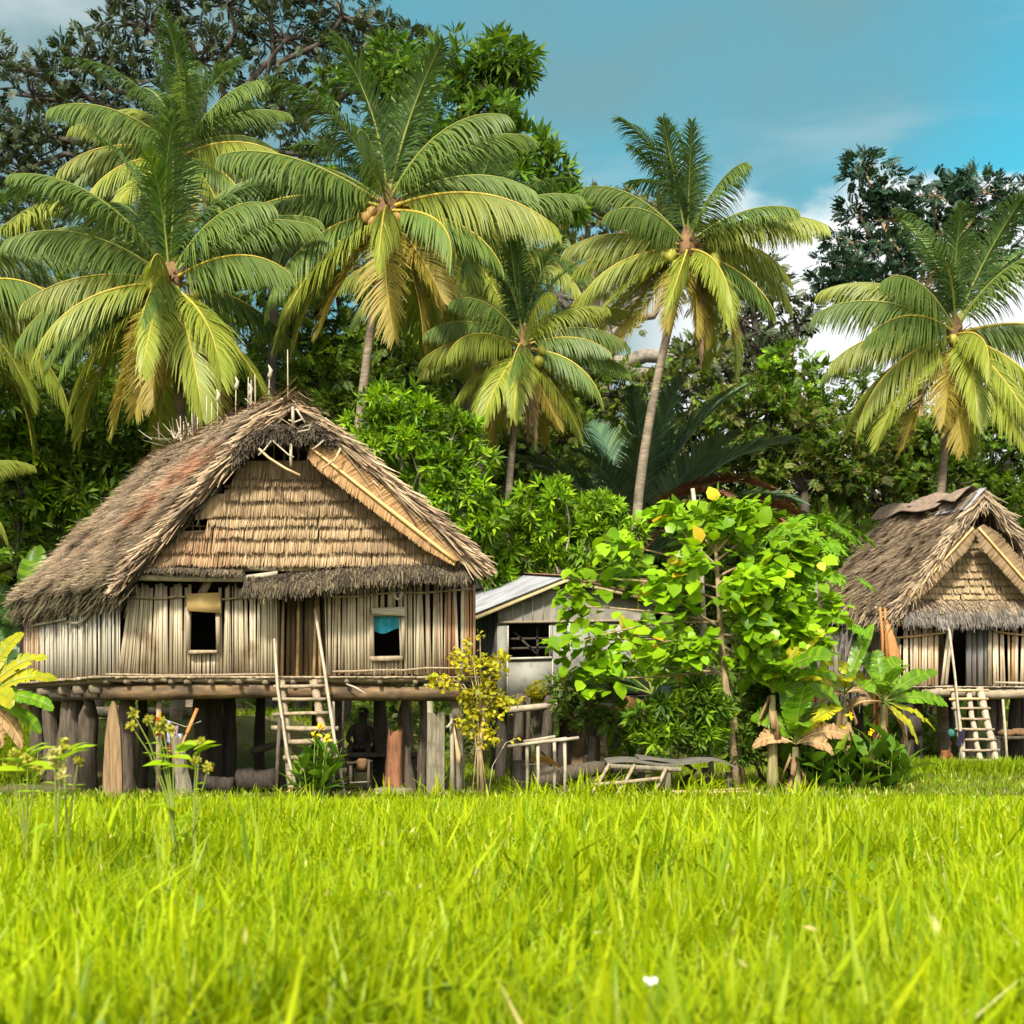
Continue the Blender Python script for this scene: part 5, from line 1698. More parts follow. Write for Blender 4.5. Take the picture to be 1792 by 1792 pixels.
# dry brown spathe leaning by the open corner
t = thing('dry_palm_spathes', 'orange-brown dry palm spathes leaning at the open corner of the brown house', 'palm spathe', on(1552, 34.2))
for (pts, r) in (([(1545, 1170), (1544, 1110), (1540, 1062)], (.05, .045, .03)), ([(1553, 1170), (1551, 1110), (1549, 1064)], (.05, .05, .035))):
    mb = MB(); mb.tube([at(a, b, 34.2) for a, b in pts], r, 7); part('stalk', mb, M['stalk'], t, True)
mb = MB(); mb.tube([at(a, b, 34.15) for a, b in ((1552, 1085), (1560, 1120), (1566, 1150), (1562, 1175))], [.04, .12, .17, .05], 10, squash=.35); part('spathe', mb, M['stalk'], t, True)
# ladder of the brown house
LD3 = thing('ladder', 'nine-rung ladder with three pale logs leading up to the brown house', 'ladder', (x3(1700), 34.2, 0))
for (a, b, c, d_, r) in ((1669, 1207, 1688, 1352, .085), (1694, 1207, 1718, 1352, .075), (1714, 1205, 1748, 1352, .10)):
    mb = MB(); p, q = at(a, b, 34.25), at(c, d_, 33.3); q.z = min(q.z, 0)
    mb.tube(np.array(p) + (np.array(q) - np.array(p)) * np.linspace(0, 1, 7)[:, None] + G.normal(0, .012, (7, 3)), r, 9, rough=.05); part('stringer', mb, M['pole'], LD3)
for (a, c, b) in ((1661, 1730, 1208), (1661, 1729, 1224), (1665, 1733, 1240), (1679, 1732, 1258), (1671, 1740, 1276), (1689, 1743, 1295), (1683, 1749, 1313), (1687, 1753, 1331), (1692, 1759, 1350)):
    Y = 34.25 - (b - 1207) / 145 * .95 - .1
    mb = MB(); p, q = at(a, b, Y), at(c, b + RN.uniform(-1, 1.5), Y); mb.tube([p, (p + q) / 2 + Vector((0, 0, RN.uniform(-.02, .02))), q], .045, 8, rough=.05, squash=.8); part('rung', mb, M['pole_tan'] if b < 1230 else M['rung'], LD3)
mb = MB(); mb.tube([at(1660, 1092, 34.3), at(1671, 1180, 34.1), at(1680, 1270, 33.6), at(1684, 1352, 33.2)], .035, 7); part('handrail', mb, M['pole'], LD3, True)
mb = MB(); mb.tube([at(1755, 1224, 34.4), at(1760, 1290, 34.2), at(1764, 1352, 34.1)], .035, 7)
solo('thin_pole', mb, M['pole'], 'thin pole propped upright right of the nine-rung ladder', 'pole', tuple(on(1764, 34.1)))
mb = MB(); mb.tube([at(1581, 1240, 33.8), at(1587, 1300, 33.8), at(1592, 1345, 33.8)], .035, 7)
solo('thin_pole', mb, M['post'], 'dark thin pole standing in front of the broad black post', 'pole', tuple(on(1592, 33.8)))
mb = MB()
u, v = np.meshgrid(np.linspace(0, 1, 9), np.linspace(0, 1, 8), indexing='ij')
mb.grid(np.stack([gx(1675, 33.4) + u * .2 + .02 * np.sin(v * 5), 33.4 + .04 * np.sin(u * 9), at(0, 1277, 33.4).z - v * .42 - .04 * np.sin(u * 4)], -1))
solo('hanging_cloth', mb, clothmat('navy_cloth', (.02, .015, .035)), 'dark navy cloth hanging on a rung of the nine-rung ladder', 'cloth', tuple(at(1675, 1277, 33.4)), smooth=True)
mb = MB(); c = at(1664, 1282, 33.5); mb.tube([c + Vector((0, 0, .1)), c + Vector((0, 0, .04)), c + Vector((.02, 0, -.08)), c + Vector((.03, 0, -.14))], [.03, .09, .10, .03], 10)
solo('teal_bag', mb, clothmat('teal_cloth', (.03, .12, .11)), 'small teal bag hanging left of the nine-rung ladder', 'bag', tuple(c), smooth=True)
t = thing('low_table', 'low pole table under the brown house piled with brown husks', 'table', on(1775, 35.2))
mb = MB()
for i in range(7):
    mb.tube([on(1742, 35.2, .85) + Vector((0, i * .12 - .4, 0)), on(1840, 35.2, .87) + Vector((0, i * .12 - .4, 0))], .05, 6, rough=.06)
part('table_top', mb, M['post'], t)
for a, y in ((1748, 34.9), (1830, 34.9), (1748, 35.6), (1830, 35.6)):
    mb = MB(); mb.tube([on(a, y, -.03), on(a, y, .82)], .06, 7); part('leg', mb, M['post_dark'], t)
for a, y, s in ((1762, 35.1, .26), (1785, 35.2, .3), (1775, 35.4, .24)):
    mb = MB()
    th_ = np.linspace(0, math.pi, 8); mb.tube(np.stack([np.cos(th_) * s, np.zeros(8), np.zeros(8)], 1) + np.array(on(a, y, .9 + s * .35)), np.maximum(.02, np.sin(th_) * s * .42), 9, rough=.12)
    solo('husk_pile', mb, M['fibre'], 'brown husk lying on the low table under the brown house', 'husk', tuple(on(a, y, .9)), 'husks on the low table')

# ================================================================== bundle of stalks, racks, bench, dog
t = thing('stalk_bundle', 'upright bundle of orange sago stalks standing behind the small banana plant', 'stalk bundle', on(1540, 27.6))
for i in range(9):
    a = 1529 + i * 2.8
    mb = MB(); mb.tube([on(a + RN.uniform(-1, 1) + (1540 - a) * .15, 27.6 + .06 * (i % 3), .12), at(a, 1262, 27.6 + .05 * (i % 3)), at(a + RN.uniform(-2, 2), 1198 + RN.uniform(-6, 6), 27.6 + .05 * (i % 3))], [.032, .034, .03], 6)
    part('stalk', mb, M['stalk'], t, True)
t = thing('drying_rack', 'spindly drying rack of four thin posts and loose sticks by the yellow shrub', 'rack', on(955, 22.8))
for (a, top, bot, y) in ((922, 1306, 1390, 23.1), (941, 1300, 1396, 22.7), (970, 1298, 1394, 23.0), (988, 1296, 1397, 22.65)):
    mb = MB(); mb.tube([on(a, y, -.05), at(a + 1, (top + bot) / 2, y), at(a, top, y)], [.034, .03, .032], 7, rough=.05); part('leg', mb, M['pole'], t)
for (a, b, c, d_, y) in ((888, 1306, 992, 1292, 22.65), (916, 1298, 972, 1289, 23.0), (914, 1303, 990, 1293, 22.75), (952, 1298, 1013, 1291, 22.6)):
    mb = MB(); mb.tube([at(a, b, y), at((a + c) / 2, (b + d_) / 2 + .5, y), at(c, d_, y)], .032, 7, rough=.05); part('top_stick', mb, M['pole'], t)
mb = MB(); mb.tube([at(918, 1338, 23.1), at(972, 1337, 23.0)], .012, 5); part('stretcher', mb, M['pole'], t)
mb = MB()
u, v = np.meshgrid(np.linspace(0, 1, 9), np.linspace(-1, 1, 5), indexing='ij')
w_ = np.sin(u * math.pi * .9 + .25) * .13
P = np.stack([gx(928, 22.85) + u * .58, 22.85 + v * w_ * 1.4, at(0, 1330, 22.85).z - u ** 3 * .14 + .03 * np.sin(u * 4) - v * w_ * .5], -1)
mb.grid(P); mb.grid((P - [0, 0, .006])[::-1])
solo('dry_leaf', mb, M['lf_brown'] if False else pm('tan_leaf', [(.46, .25, .10)], .7, 4, .2), 'curled tan leaf lying across the middle of the drying rack', 'leaf', tuple(at(940, 1332, 22.85)))
t = thing('stick_frame', 'ladder-like frame of tan sticks leaning against the bark-topped bench', 'frame', on(1095, 22.8))
for (a, b, c, d_) in ((1066, 1337, 1030, 1402), (1110, 1339, 1076, 1402), (1166, 1344, 1140, 1400)):
    mb = MB(); q = at(c, d_, 22.55); q.z = max(q.z, -.02); mb.tube([q, at((a + c) / 2, (b + d_) / 2, 22.75), at(a, b, 22.95)], [.03, .033, .036], 7); part('upright', mb, M['rung'], t, True)
for (a, b, c, d_, y) in ((1034, 1374, 1155, 1362, 22.68), (1018, 1399, 1112, 1397, 22.52)):
    mb = MB(); mb.tube([at(a, b, y), at((a + c) / 2, (b + d_) / 2 + .8, y), at(c, d_, y)], .036, 7); part('crossbar', mb, M['rung'], t, True)
t = thing('bark_bench', 'low bench roofed with sheets of grey bark on short posts', 'bench', on(1160, 23.5))
mb = MB()
for (ax, bx, y0, dy, ph) in ((1062, 1242, 23.1, .9, 0), (1120, 1296, 23.35, .9, 1.2)):
    u, v = np.meshgrid(np.linspace(0, 1, 22), np.linspace(0, 1, 6), indexing='ij')
    x = gx(ax, 23.2) + u * (gx(bx, 23.2) - gx(ax, 23.2))
    z = at(0, 1334, 23.2).z + .035 * np.sin(u * 8 + ph) + .05 * v + .03 * ph - np.where(ph > 0, np.clip(u - .65, 0, 1) ** 2 * 1.4, 0)
    P = np.stack([x, y0 + dy * v + .05 * np.sin(u * 14 + ph), z], -1)
    mb.grid(P); mb.grid((P - [0, 0, .03])[::-1]); mb.grid(np.stack([P[:, 0], P[:, 0] - [0, 0, .03]], 1))
part('bark_sheet', mb, pm('grey_bark_sheet', [(.105, .094, .078)], .85, 3, .35, (.6, 3, 3), bump=.6), t)
mb = MB(); mb.tube([at(1066, 1341, 23.0), at(1130, 1344, 23.0), at(1192, 1347, 23.0)], .05, 10, cap=False); mb.tube([at(1192, 1347, 23.0), at(1066, 1341, 23.0)], .04, 10, cap=False); part('bamboo_tube', mb, M['post_grey'], t, True)
for (a, y, w_) in ((1166, 23.05, .17), (1080, 23.2, .12), (1122, 23.2, .12), (1235, 23.6, .14), (1275, 23.7, .12)):
    mb = MB(); mb.beam(on(a, y, -.03), at(a, 1344 if a < 1250 else 1352, y), w_, .12, (0, 1, 0), jit=.008); part('post', mb, M['post_grey'] if a < 1200 and a > 1150 else M['post_dark'], t)
for i, (a, b, c, d_, y) in enumerate(((1180, 1392, 1290, 1386, 23.0), (1185, 1396, 1300, 1380, 22.9), (1175, 1385, 1262, 1391, 23.15), (1210, 1394, 1320, 1388, 22.8))):
    mb = MB(); p, q = at(a, b, y), at(c, d_, y); p.z, q.z = max(p.z, .04), max(q.z, .06); mb.tube([p, q], .022, 6)
    solo('loose_stick', mb, M['pole_tan'], 'thin tan stick lying in the grass before the bark-topped bench', 'stick', tuple(p), 'sticks lying by the bark bench')
log_thing('gnarled brown driftwood trunk lying behind the drying rack', [on(928, 23.6, .1), on(965, 23.8, .28), on(1000, 24.0, .33), on(1040, 24.1, .42), on(1078, 24.2, .46)], [.16, .2, .17, .15, .1], 'post', name='driftwood', rough=.16, n=12)
stump('short black stump standing in the lawn behind the drying rack', 906, 25.9, .17, .5, 'post_dark', jag=.04, flare=1.05)
stump('thick grey-brown stump carrying the mossy bush', 1037, 25.9, .17, .95, 'post', jag=.1)
mb = MB(); mb.tube([on(1246, 27.0, 0), at(1225, 950, 27.0), at(1212, 855, 27.0)], [.06, .05, .045], 8)
solo('bare_pole', mb, M['pole_pale'], 'bare pale pole rising out of the leafy broadleaf tree', 'pole', tuple(on(1246, 27)))

def dog():
    Y = 33.9
    o0 = on(1659, Y, 0)
    J = [('hip', (0, 0, .42), .105), ('bly', (.02, .22, .42), .105), ('che', (.04, .46, .42), .13), ('nk', (.05, .62, .43), .08), ('hd', (.06, .75, .41), .075), ('mz', (.07, .86, .35), .04),
         ('t0', (0, -.08, .50), .03), ('t1', (.03, -.14, .64), .022), ('t2', (.06, -.12, .78), .014)]
    E = [('hip', 'bly'), ('bly', 'che'), ('che', 'nk'), ('nk', 'hd'), ('hd', 'mz'), ('hip', 't0'), ('t0', 't1'), ('t1', 't2')]
    for s, nm in ((-1, 'l'), (1, 'r')):
        J += [('h1' + nm, (s * .085, .06, .34), .07), ('h2' + nm, (s * .09, -.04, .19), .035), ('h3' + nm, (s * .09, .0, .03), .026), ('h4' + nm, (s * .09, .05, .02), .028),
              ('f1' + nm, (s * .08, .46, .30), .05), ('f2' + nm, (s * .08, .47, .16), .03), ('f3' + nm, (s * .08, .46, .03), .025), ('f4' + nm, (s * .08, .51, .02), .027), ('e' + nm, (.06 + s * .05, .73, .48), .02), ('ee' + nm, (.06 + s * .065, .73, .53), .008)]
        E += [('hip', 'h1' + nm), ('h1' + nm, 'h2' + nm), ('h2' + nm, 'h3' + nm), ('h3' + nm, 'h4' + nm), ('che', 'f1' + nm), ('f1' + nm, 'f2' + nm), ('f2' + nm, 'f3' + nm), ('f3' + nm, 'f4' + nm), ('hd', 'e' + nm), ('e' + nm, 'ee' + nm)]
    ix = {j[0]: i for i, j in enumerate(J)}
    me = bpy.data.meshes.new('dog')
    me.from_pydata([j[1] for j in J], [(ix[a], ix[b]) for a, b in E], [])
    o = bpy.data.objects.new('dog', me)
    COL.objects.link(o)
    o.location = o0
    o.rotation_euler = (0, 0, -.12)
    o.modifiers.new('Skin', 'SKIN')
    if not me.skin_vertices:
        bpy.context.view_layer.objects.active = o
        bpy.ops.mesh.customdata_skin_add()
    for i, sv in enumerate(me.skin_vertices[0].data):
        sv.radius = (J[i][2], J[i][2]); sv.use_root = i == 0
    sb = o.modifiers.new('Subdivision', 'SUBSURF'); sb.levels = sb.render_levels = 2
    me.materials.append(pm('brown_dog_coat', [(.24, .10, .03)], .85, 6, .3))
    tag(o, 'small brown dog with raised tail seen from behind beside the nine-rung ladder', 'dog')
dog()
# ================================================================== palms
palm('tall coconut palm with the fullest golden-green crown left above the big roof', (297, 500), 31.0, 300, 4.15, 3, tilt=-2, n=12, cocos=7, coco_mat='coco_green', r=.19, extra=[(('young', 0), -90, 3.2)])
palm('coconut palm whose crown rises highest, directly behind the golden-green crown', (318, 276), 36.5, 330, 3.6, 8, tilt=4, n=12, cocos=0, r=.19)
palm('coconut palm leaning over the right of the big roof with clusters of brown nuts', (678, 372), 32.5, 588, 4.35, 5, tilt=-5, n=12, cocos=22, r=.17, bow=.25)
palm('partly hidden coconut palm between the nut-laden palm and the short palm', (815, 440), 38.0, 840, 3.9, 9, tilt=6, n=12, cocos=8, r=.16)
palm('short coconut palm with brown hanging dead fronds in front of the sago palm', (915, 612), 32.8, 902, 2.85, 12, tilt=5, n=12, cocos=6, r=.13, coco_mat='coco_green', extra=[(('dead', 0), -80, 2.6), (('dead', 0), -65, 2.7), (('dead', 0), -110, 2.4)])
palm('slender coconut palm on a long curved pale trunk against the open sky', (1203, 440), 33.0, 1120, 3.4, 17, tilt=13, n=12, cocos=12, r=.17, bow=.7, coco_mat='coco_green', lean=-.05, extra=[(('dead', 0), -75, 3.2)])
palm('coconut palm behind the brown house with a drooping yellow-ribbed crown', (1672, 590), 37.0, 1655, 4.1, 21, tilt=7, n=12, cocos=6, r=.18, coco_mat='coco_green')
palm('coconut palm at the far left whose fronds reach in over the bushes', (-95, 520), 34.0, -90, 4.4, 27, n=12, cocos=0)
palm('low young palm at the left edge with yellow fronds above the banana leaves', (-85, 860), 31.0, -85, 2.0, 31, n=12, cocos=0, r=.1, fan=False)

t = thing('sago_palm', 'big dark sago palm with upright fronds and rust-red dead ones', 'palm', on(1118, 37.5))
mb = MB()
mb.tube([on(1118, 37.5, -.1), on(1118, 37.5, 3.2), on(1118, 37.5, 6.2)], [.5, .42, .3], 10, rough=.1)
part('trunk', mb, M['fibre'], t)
rn = random.Random(4)
for i, (az, va, L, h) in enumerate(((170, 0, 5.4, 2.2), (100, 0, 5.8, 2.2), (60, 0, 5.6, 2.2), (20, 1, 6.0, 2.2), (350, 1, 6.2, 2.0), (10, 2, 6.0, 1.8), (330, 2, 5.6, 1.8), (190, 1, 5.2, 2.0), (200, 2, 4.6, 1.8), (250, 0, 5.2, 2.2), (290, 0, 5.6, 2.2), (305, 1, 5.4, 2.0), (140, 1, 5.0, 2.0), (225, 1, 4.8, 2.0), (40, 2, 5.6, 1.8), (0, 0, 6.0, 2.2), (340, 0, 5.6, 2.2), (270, 1, 5.0, 2))):
    add_frond(t, ('sago', va), (0, 0, h + 4.0), rad(az), L, rn.uniform(-.2, .2))
for az, L, h in ((-20, 4.2, 1.9), (-5, 5.0, 1.2), (-50, 3.6, 1.6), (-30, 4.4, 1.0)):
    add_frond(t, ('sagodead', 0), (0, -.5, h + 5.3), rad(az), L * 1.15, name='dead_frond')
add_frond(t, ('yelsago', 0), (1.5, -.6, 5.4), rad(-20), 2.6, name='young_frond')

# ================================================================== far trees
tree('forest_tree', 'giant dark-leaved forest tree with open branches filling the top left sky', 'tree', 54, 430,
     [(60, 170, 85, 60), (150, 120, 90, 50), (40, 300, 60, 60), (110, 250, 90, 60), (60, 390, 70, 50), (150, 360, 70, 60), (230, 150, 70, 70), (260, 50, 90, 50), (400, 10, 100, 60), (350, 110, 90, 60), (500, 70, 90, 55), (600, 30, 100, 55),
      (560, 160, 70, 55), (470, 200, 80, 60), (540, 270, 60, 45), (640, 110, 70, 50), (730, 90, 60, 30), (180, 250, 60, 50), (-40, 240, 60, 90), (-30, 100, 50, 50), (520, -40, 150, 40), (300, -30, 120, 40)],
     'lf_giant', leaf=.42, n_per=9, r=.6, hub_py=260, clump=.26, squash=.55, twig_r=.07, wfac=.95)
tree('mango_tree', 'tall fresh-green tree with drooping leaf whorls right of the giant tree', 'tree', 45, 800,
     [(690, 90, 60, 45), (640, 170, 60, 55), (730, 160, 60, 50), (800, 130, 55, 40), (850, 165, 50, 45), (870, 120, 30, 30), (910, 125, 22, 22), (870, 230, 55, 50), (920, 270, 50, 40), (965, 310, 34, 28), (800, 240, 80, 60), (740, 280, 80, 60), (900, 330, 60, 50), (830, 330, 80, 60), (985, 355, 40, 35), (700, 230, 60, 60)],
     'lf_mid', T=T_WHORL, leaf=.62, n_per=7, r=.4, hub_py=420, clump=.30, squash=.8, droop=.12, up=.3)
tree('umbrella_tree', 'flat-topped brownish umbrella tree with pale bare limbs behind the short palm', 'tree', 58, 1040,
     [(950, 385, 60, 35), (1030, 365, 70, 32), (1110, 375, 70, 35), (1180, 400, 60, 40), (990, 430, 70, 30), (1080, 430, 80, 35), (1150, 460, 60, 40), (1020, 500, 50, 30), (1230, 440, 50, 40)],
     'lf_olive', leaf=.4, n_per=11, r=.45, hub_py=600, clump=.3, squash=.4, trunk='trunk_grey', twig_r=.09)
tree('dead_tree', 'leafless pale-branched tree between the umbrella tree and the slender palm', 'tree', 50, 1010,
     [(980, 520, 60, 50), (1060, 560, 70, 60), (1000, 600, 60, 40), (1250, 620, 60, 50), (1290, 690, 60, 40)], 'lf_olive', leaf=.28, n_per=3, r=.25, hub_py=640, trunk='trunk_grey', twig_r=.14, clump=.3)
tree('forest_tree', 'grey-green tree with hanging sprays right of the slender palm', 'tree', 51, 1370,
     [(1310, 490, 60, 36), (1350, 520, 46, 34), (1300, 560, 60, 45), (1380, 570, 36, 30), (1330, 620, 60, 40), (1410, 560, 18, 30), (1260, 520, 50, 50), (1270, 650, 70, 45)],
     'lf_grey', leaf=.42, n_per=11, r=.35, hub_py=700, clump=.3, squash=.8, droop=.15)
tree('forest_tree', 'yellow-tipped small tree lit bright green below the grey-green tree', 'tree', 46.5, 1420,
     [(1382, 622, 30, 20), (1405, 655, 42, 28), (1360, 672, 36, 26), (1440, 695, 36, 24), (1390, 710, 50, 26)],
     ['lf_mid', 'lf_mid', 'lf_bright'], leaf=.36, n_per=15, r=.2, hub_py=740, clump=.34, mats=3, trunk='trunk_tan')
tree('forest_tree', 'dark blue-green tiered tree against the white cloud behind the right palm', 'tree', 47, 1620,
     [(1515, 300, 32, 22), (1545, 335, 48, 26), (1500, 365, 36, 18), (1565, 385, 62, 30), (1490, 425, 50, 18), (1560, 440, 66, 26), (1470, 470, 44, 16), (1530, 500, 66, 22), (1480, 520, 36, 14), (1640, 345, 58, 34), (1710, 340, 58, 30), (1650, 410, 70, 36), (1740, 390, 55, 34), (1640, 470, 70, 34), (1720, 460, 60, 40), (1560, 545, 50, 18), (1450, 495, 22, 12), (1780, 360, 40, 40), (1600, 610, 40, 20)],
     'lf_teal', leaf=.40, n_per=16, r=.32, hub_py=560, clump=.36, squash=.45, trunk='trunk_tan', twig_r=.045)
tree('forest_tree', 'thin-trunked leafy tree peeping over the cloud gap left of the right palm', 'tree', 48, 1490,
     [(1510, 668, 22, 14), (1545, 690, 30, 18), (1475, 710, 34, 18), (1530, 730, 40, 26), (1590, 720, 34, 26), (1460, 745, 46, 24)],
     'lf_dark', leaf=.36, n_per=12, r=.16, hub_py=760, clump=.34)
for (lb, bx, Y, bl, mt, tr) in (
    ('olive forest tree with a dark straight trunk behind the papaya plant', 1425, 44, [(1300, 730, 70, 50), (1380, 760, 80, 50), (1460, 780, 80, 50), (1330, 810, 70, 50), (1420, 840, 90, 40), (1500, 820, 60, 50), (1340, 720, 50, 24)], ['lf_olive', 'lf_dark', 'lf_mid'], 'trunk_dark'),
    ('shaded forest tree just left of the brown house roof', 1540, 46, [(1520, 770, 70, 50), (1580, 800, 60, 60), (1520, 850, 80, 50), (1470, 880, 70, 50), (1590, 765, 44, 30), (1640, 810, 60, 50)], ['lf_dark', 'lf_olive', 'lf_dark'], 'trunk_dark'),
    ('deep green forest tree filling the gap behind the right palm crown', 1740, 45, [(1700, 760, 80, 70), (1770, 800, 70, 80), (1660, 850, 80, 60), (1760, 880, 80, 60), (1790, 740, 50, 50), (1720, 710, 60, 40)], ['lf_dark', 'lf_mid', 'lf_dark'], 'trunk_dark'),
    ('dark forest tree behind the golden-green palm crown', 330, 44, [(120, 560, 90, 70), (230, 620, 100, 70), (340, 660, 90, 70), (60, 640, 80, 60), (440, 620, 80, 70), (300, 540, 90, 60), (160, 470, 80, 50)], 'lf_dark', 'trunk_dark'),
    ('dark forest tree between the two leftmost tall palm trunks', 520, 43, [(470, 500, 70, 60), (560, 560, 80, 70), (620, 640, 80, 70), (500, 640, 80, 60), (680, 560, 70, 70), (600, 470, 60, 40), (730, 640, 70, 70), (780, 560, 60, 60)], 'lf_dark', 'trunk_dark'),
    ('low dark forest tree just behind the left roof slope', 330, 41, [(120, 690, 70, 60), (230, 700, 80, 60), (330, 740, 80, 60), (420, 710, 80, 60), (370, 640, 80, 50)], 'lf_dark', 'trunk_dark'),
    ('low dark forest tree just behind the roof peak', 600, 41.5, [(500, 720, 70, 60), (580, 740, 70, 60), (640, 700, 70, 60), (690, 640, 70, 50), (720, 760, 70, 60), (560, 680, 70, 50)], 'lf_dark', 'trunk_dark'),
    ('bright tree crown glowing green between the two tallest palms', 470, 40, [(450, 395, 50, 34), (520, 370, 60, 26), (570, 400, 40, 26), (440, 450, 40, 34), (390, 430, 40, 30), (540, 330, 40, 20)], ['lf_bright', 'lf_mid', 'lf_mid'], 'trunk_dark'),
    ('dark forest tree behind the short palm', 840, 46, [(800, 640, 80, 70), (870, 560, 70, 70), (940, 680, 90, 70), (860, 740, 90, 70), (1000, 640, 70, 60), (1080, 700, 80, 60), (1040, 790, 80, 60), (940, 800, 80, 60)], ['lf_dark', 'lf_olive', 'lf_dark'], 'trunk_dark'),
    ('dark forest tree behind the sago palm', 1230, 47, [(1180, 700, 80, 60), (1250, 760, 80, 60), (1180, 820, 90, 60), (1290, 840, 80, 60), (1120, 880, 90, 60), (1230, 900, 90, 50), (1220, 640, 60, 50)], ['lf_dark', 'lf_olive', 'lf_grey'], 'trunk_dark')):
    tree('forest_tree', lb, 'tree', Y, bx, bl, mt, leaf=.40, n_per=15, r=.22, clump=.33, mats=3 if isinstance(mt, list) else 1, trunk=tr)
# bushes
tree('bush', 'dense dark bush with bright leaf tips at the far left edge', 'bush', 36, 40, [(20, 720, 60, 50), (60, 790, 60, 45), (0, 810, 50, 60), (40, 870, 60, 50), (0, 940, 60, 60)], ['lf_mid', 'lf_dark', 'lf_bright'], T=T_WHORL, leaf=.40, n_per=12, r=.12, clump=.32, mats=3, twig_r=.02)
tree('bush', 'dark layered bush between the far left bush and the big roof', 'bush', 37, 170, [(120, 700, 60, 40), (150, 790, 70, 40), (200, 840, 70, 40), (130, 850, 70, 40), (230, 770, 60, 50), (180, 900, 70, 50), (100, 930, 60, 50), (270, 740, 60, 60)], ['lf_dark', 'lf_mid', 'lf_dark'], T=T_WHORL, leaf=.42, n_per=12, r=.14, clump=.32, mats=3, twig_r=.02)
tree('frangipani_bush', 'bright green bush with pale twigs rising behind the right slope of the big roof', 'bush', 30.5, 760, [(690, 705, 46, 32), (655, 740, 46, 36), (740, 730, 50, 36), (790, 770, 56, 40), (700, 780, 60, 40), (760, 820, 60, 40), (820, 820, 46, 46), (800, 870, 60, 40), (840, 920, 50, 46), (740, 870, 60, 40), (640, 790, 50, 40)], ['lf_bright', 'lf_mid', 'lf_bright'], T=T_WHORL, leaf=.30, n_per=12, r=.12, clump=.34, mats=3, trunk='twig_pale', twig_r=.018)
tree('frangipani_bush', 'bright green bush with pale twigs above the grey iron roof', 'bush', 31.5, 1000, [(930, 890, 50, 36), (990, 880, 56, 30), (1040, 900, 46, 36), (960, 940, 60, 36), (1030, 960, 60, 40), (900, 960, 46, 46), (880, 1020, 40, 40), (1075, 990, 40, 40), (980, 1000, 60, 30), (1080, 930, 30, 30)], ['lf_bright', 'lf_mid', 'lf_bright'], T=T_WHORL, leaf=.30, n_per=12, r=.12, clump=.34, mats=3, trunk='twig_pale', twig_r=.018)
tree('bush', 'shaded bush in the gap between the big roof and the grey house', 'bush', 33.5, 860, [(850, 1010, 60, 50), (870, 1080, 50, 60), (800, 960, 60, 50), (900, 1080, 40, 60)], 'lf_dark', T=T_WHORL, leaf=.34, n_per=12, r=.08, clump=.34, twig_r=.015)
tree('bush', 'dark bush crowding behind the papaya plant', 'bush', 41.5, 1380, [(1290, 960, 70, 50), (1380, 980, 70, 50), (1460, 960, 60, 60), (1340, 1060, 80, 50), (1440, 1060, 60, 60), (1240, 1030, 60, 60), (1200, 950, 60, 40)], ['lf_dark', 'lf_mid', 'lf_dark'], leaf=.36, n_per=14, r=.1, clump=.34, mats=3)
tree('bush', 'dark leafy bush filling the ground under the broadleaf tree', 'bush', 24.2, 1200, [(1140, 1275, 36, 28), (1185, 1250, 40, 28), (1225, 1235, 36, 30), (1170, 1300, 46, 26), (1225, 1290, 40, 30), (1245, 1255, 20, 40)], ['lf_mid', 'lf_bright', 'lf_mid'], T=T_WHORL, leaf=.26, n_per=13, r=.05, clump=.34, mats=3, twig_r=.012)
tree('bush', 'mid-green bush between the broadleaf trunk and the banana plants', 'bush', 24.9, 1330, [(1320, 1240, 30, 40), (1340, 1290, 40, 40), (1300, 1310, 26, 30), (1350, 1220, 30, 30)], ['lf_mid', 'lf_dark', 'lf_mid'], T=T_WHORL, leaf=.24, n_per=13, r=.04, clump=.34, mats=3, twig_r=.01)
tree('mossy_bush', 'small mossy bush growing on the thick stump before the grey house', 'bush', 25.8, 1037, [(995, 1222, 34, 24), (1030, 1215, 36, 26), (1020, 1250, 40, 22), (1065, 1248, 28, 22), (985, 1200, 20, 16)], ['lf_dark', 'lf_olive', 'lf_mid'], leaf=.16, n_per=16, r=.05, clump=.36, mats=3, twig_r=.01)
tree('potted_shrub', 'tiny yellow-green shrub on a post top before the grey house', 'bush', 26.9, 941, [(939, 1216, 9, 11), (941, 1208, 7, 8)], 'lf_shrub', T=T_WHORL, leaf=.12, n_per=10, r=.02, clump=.5, twig_r=.006)
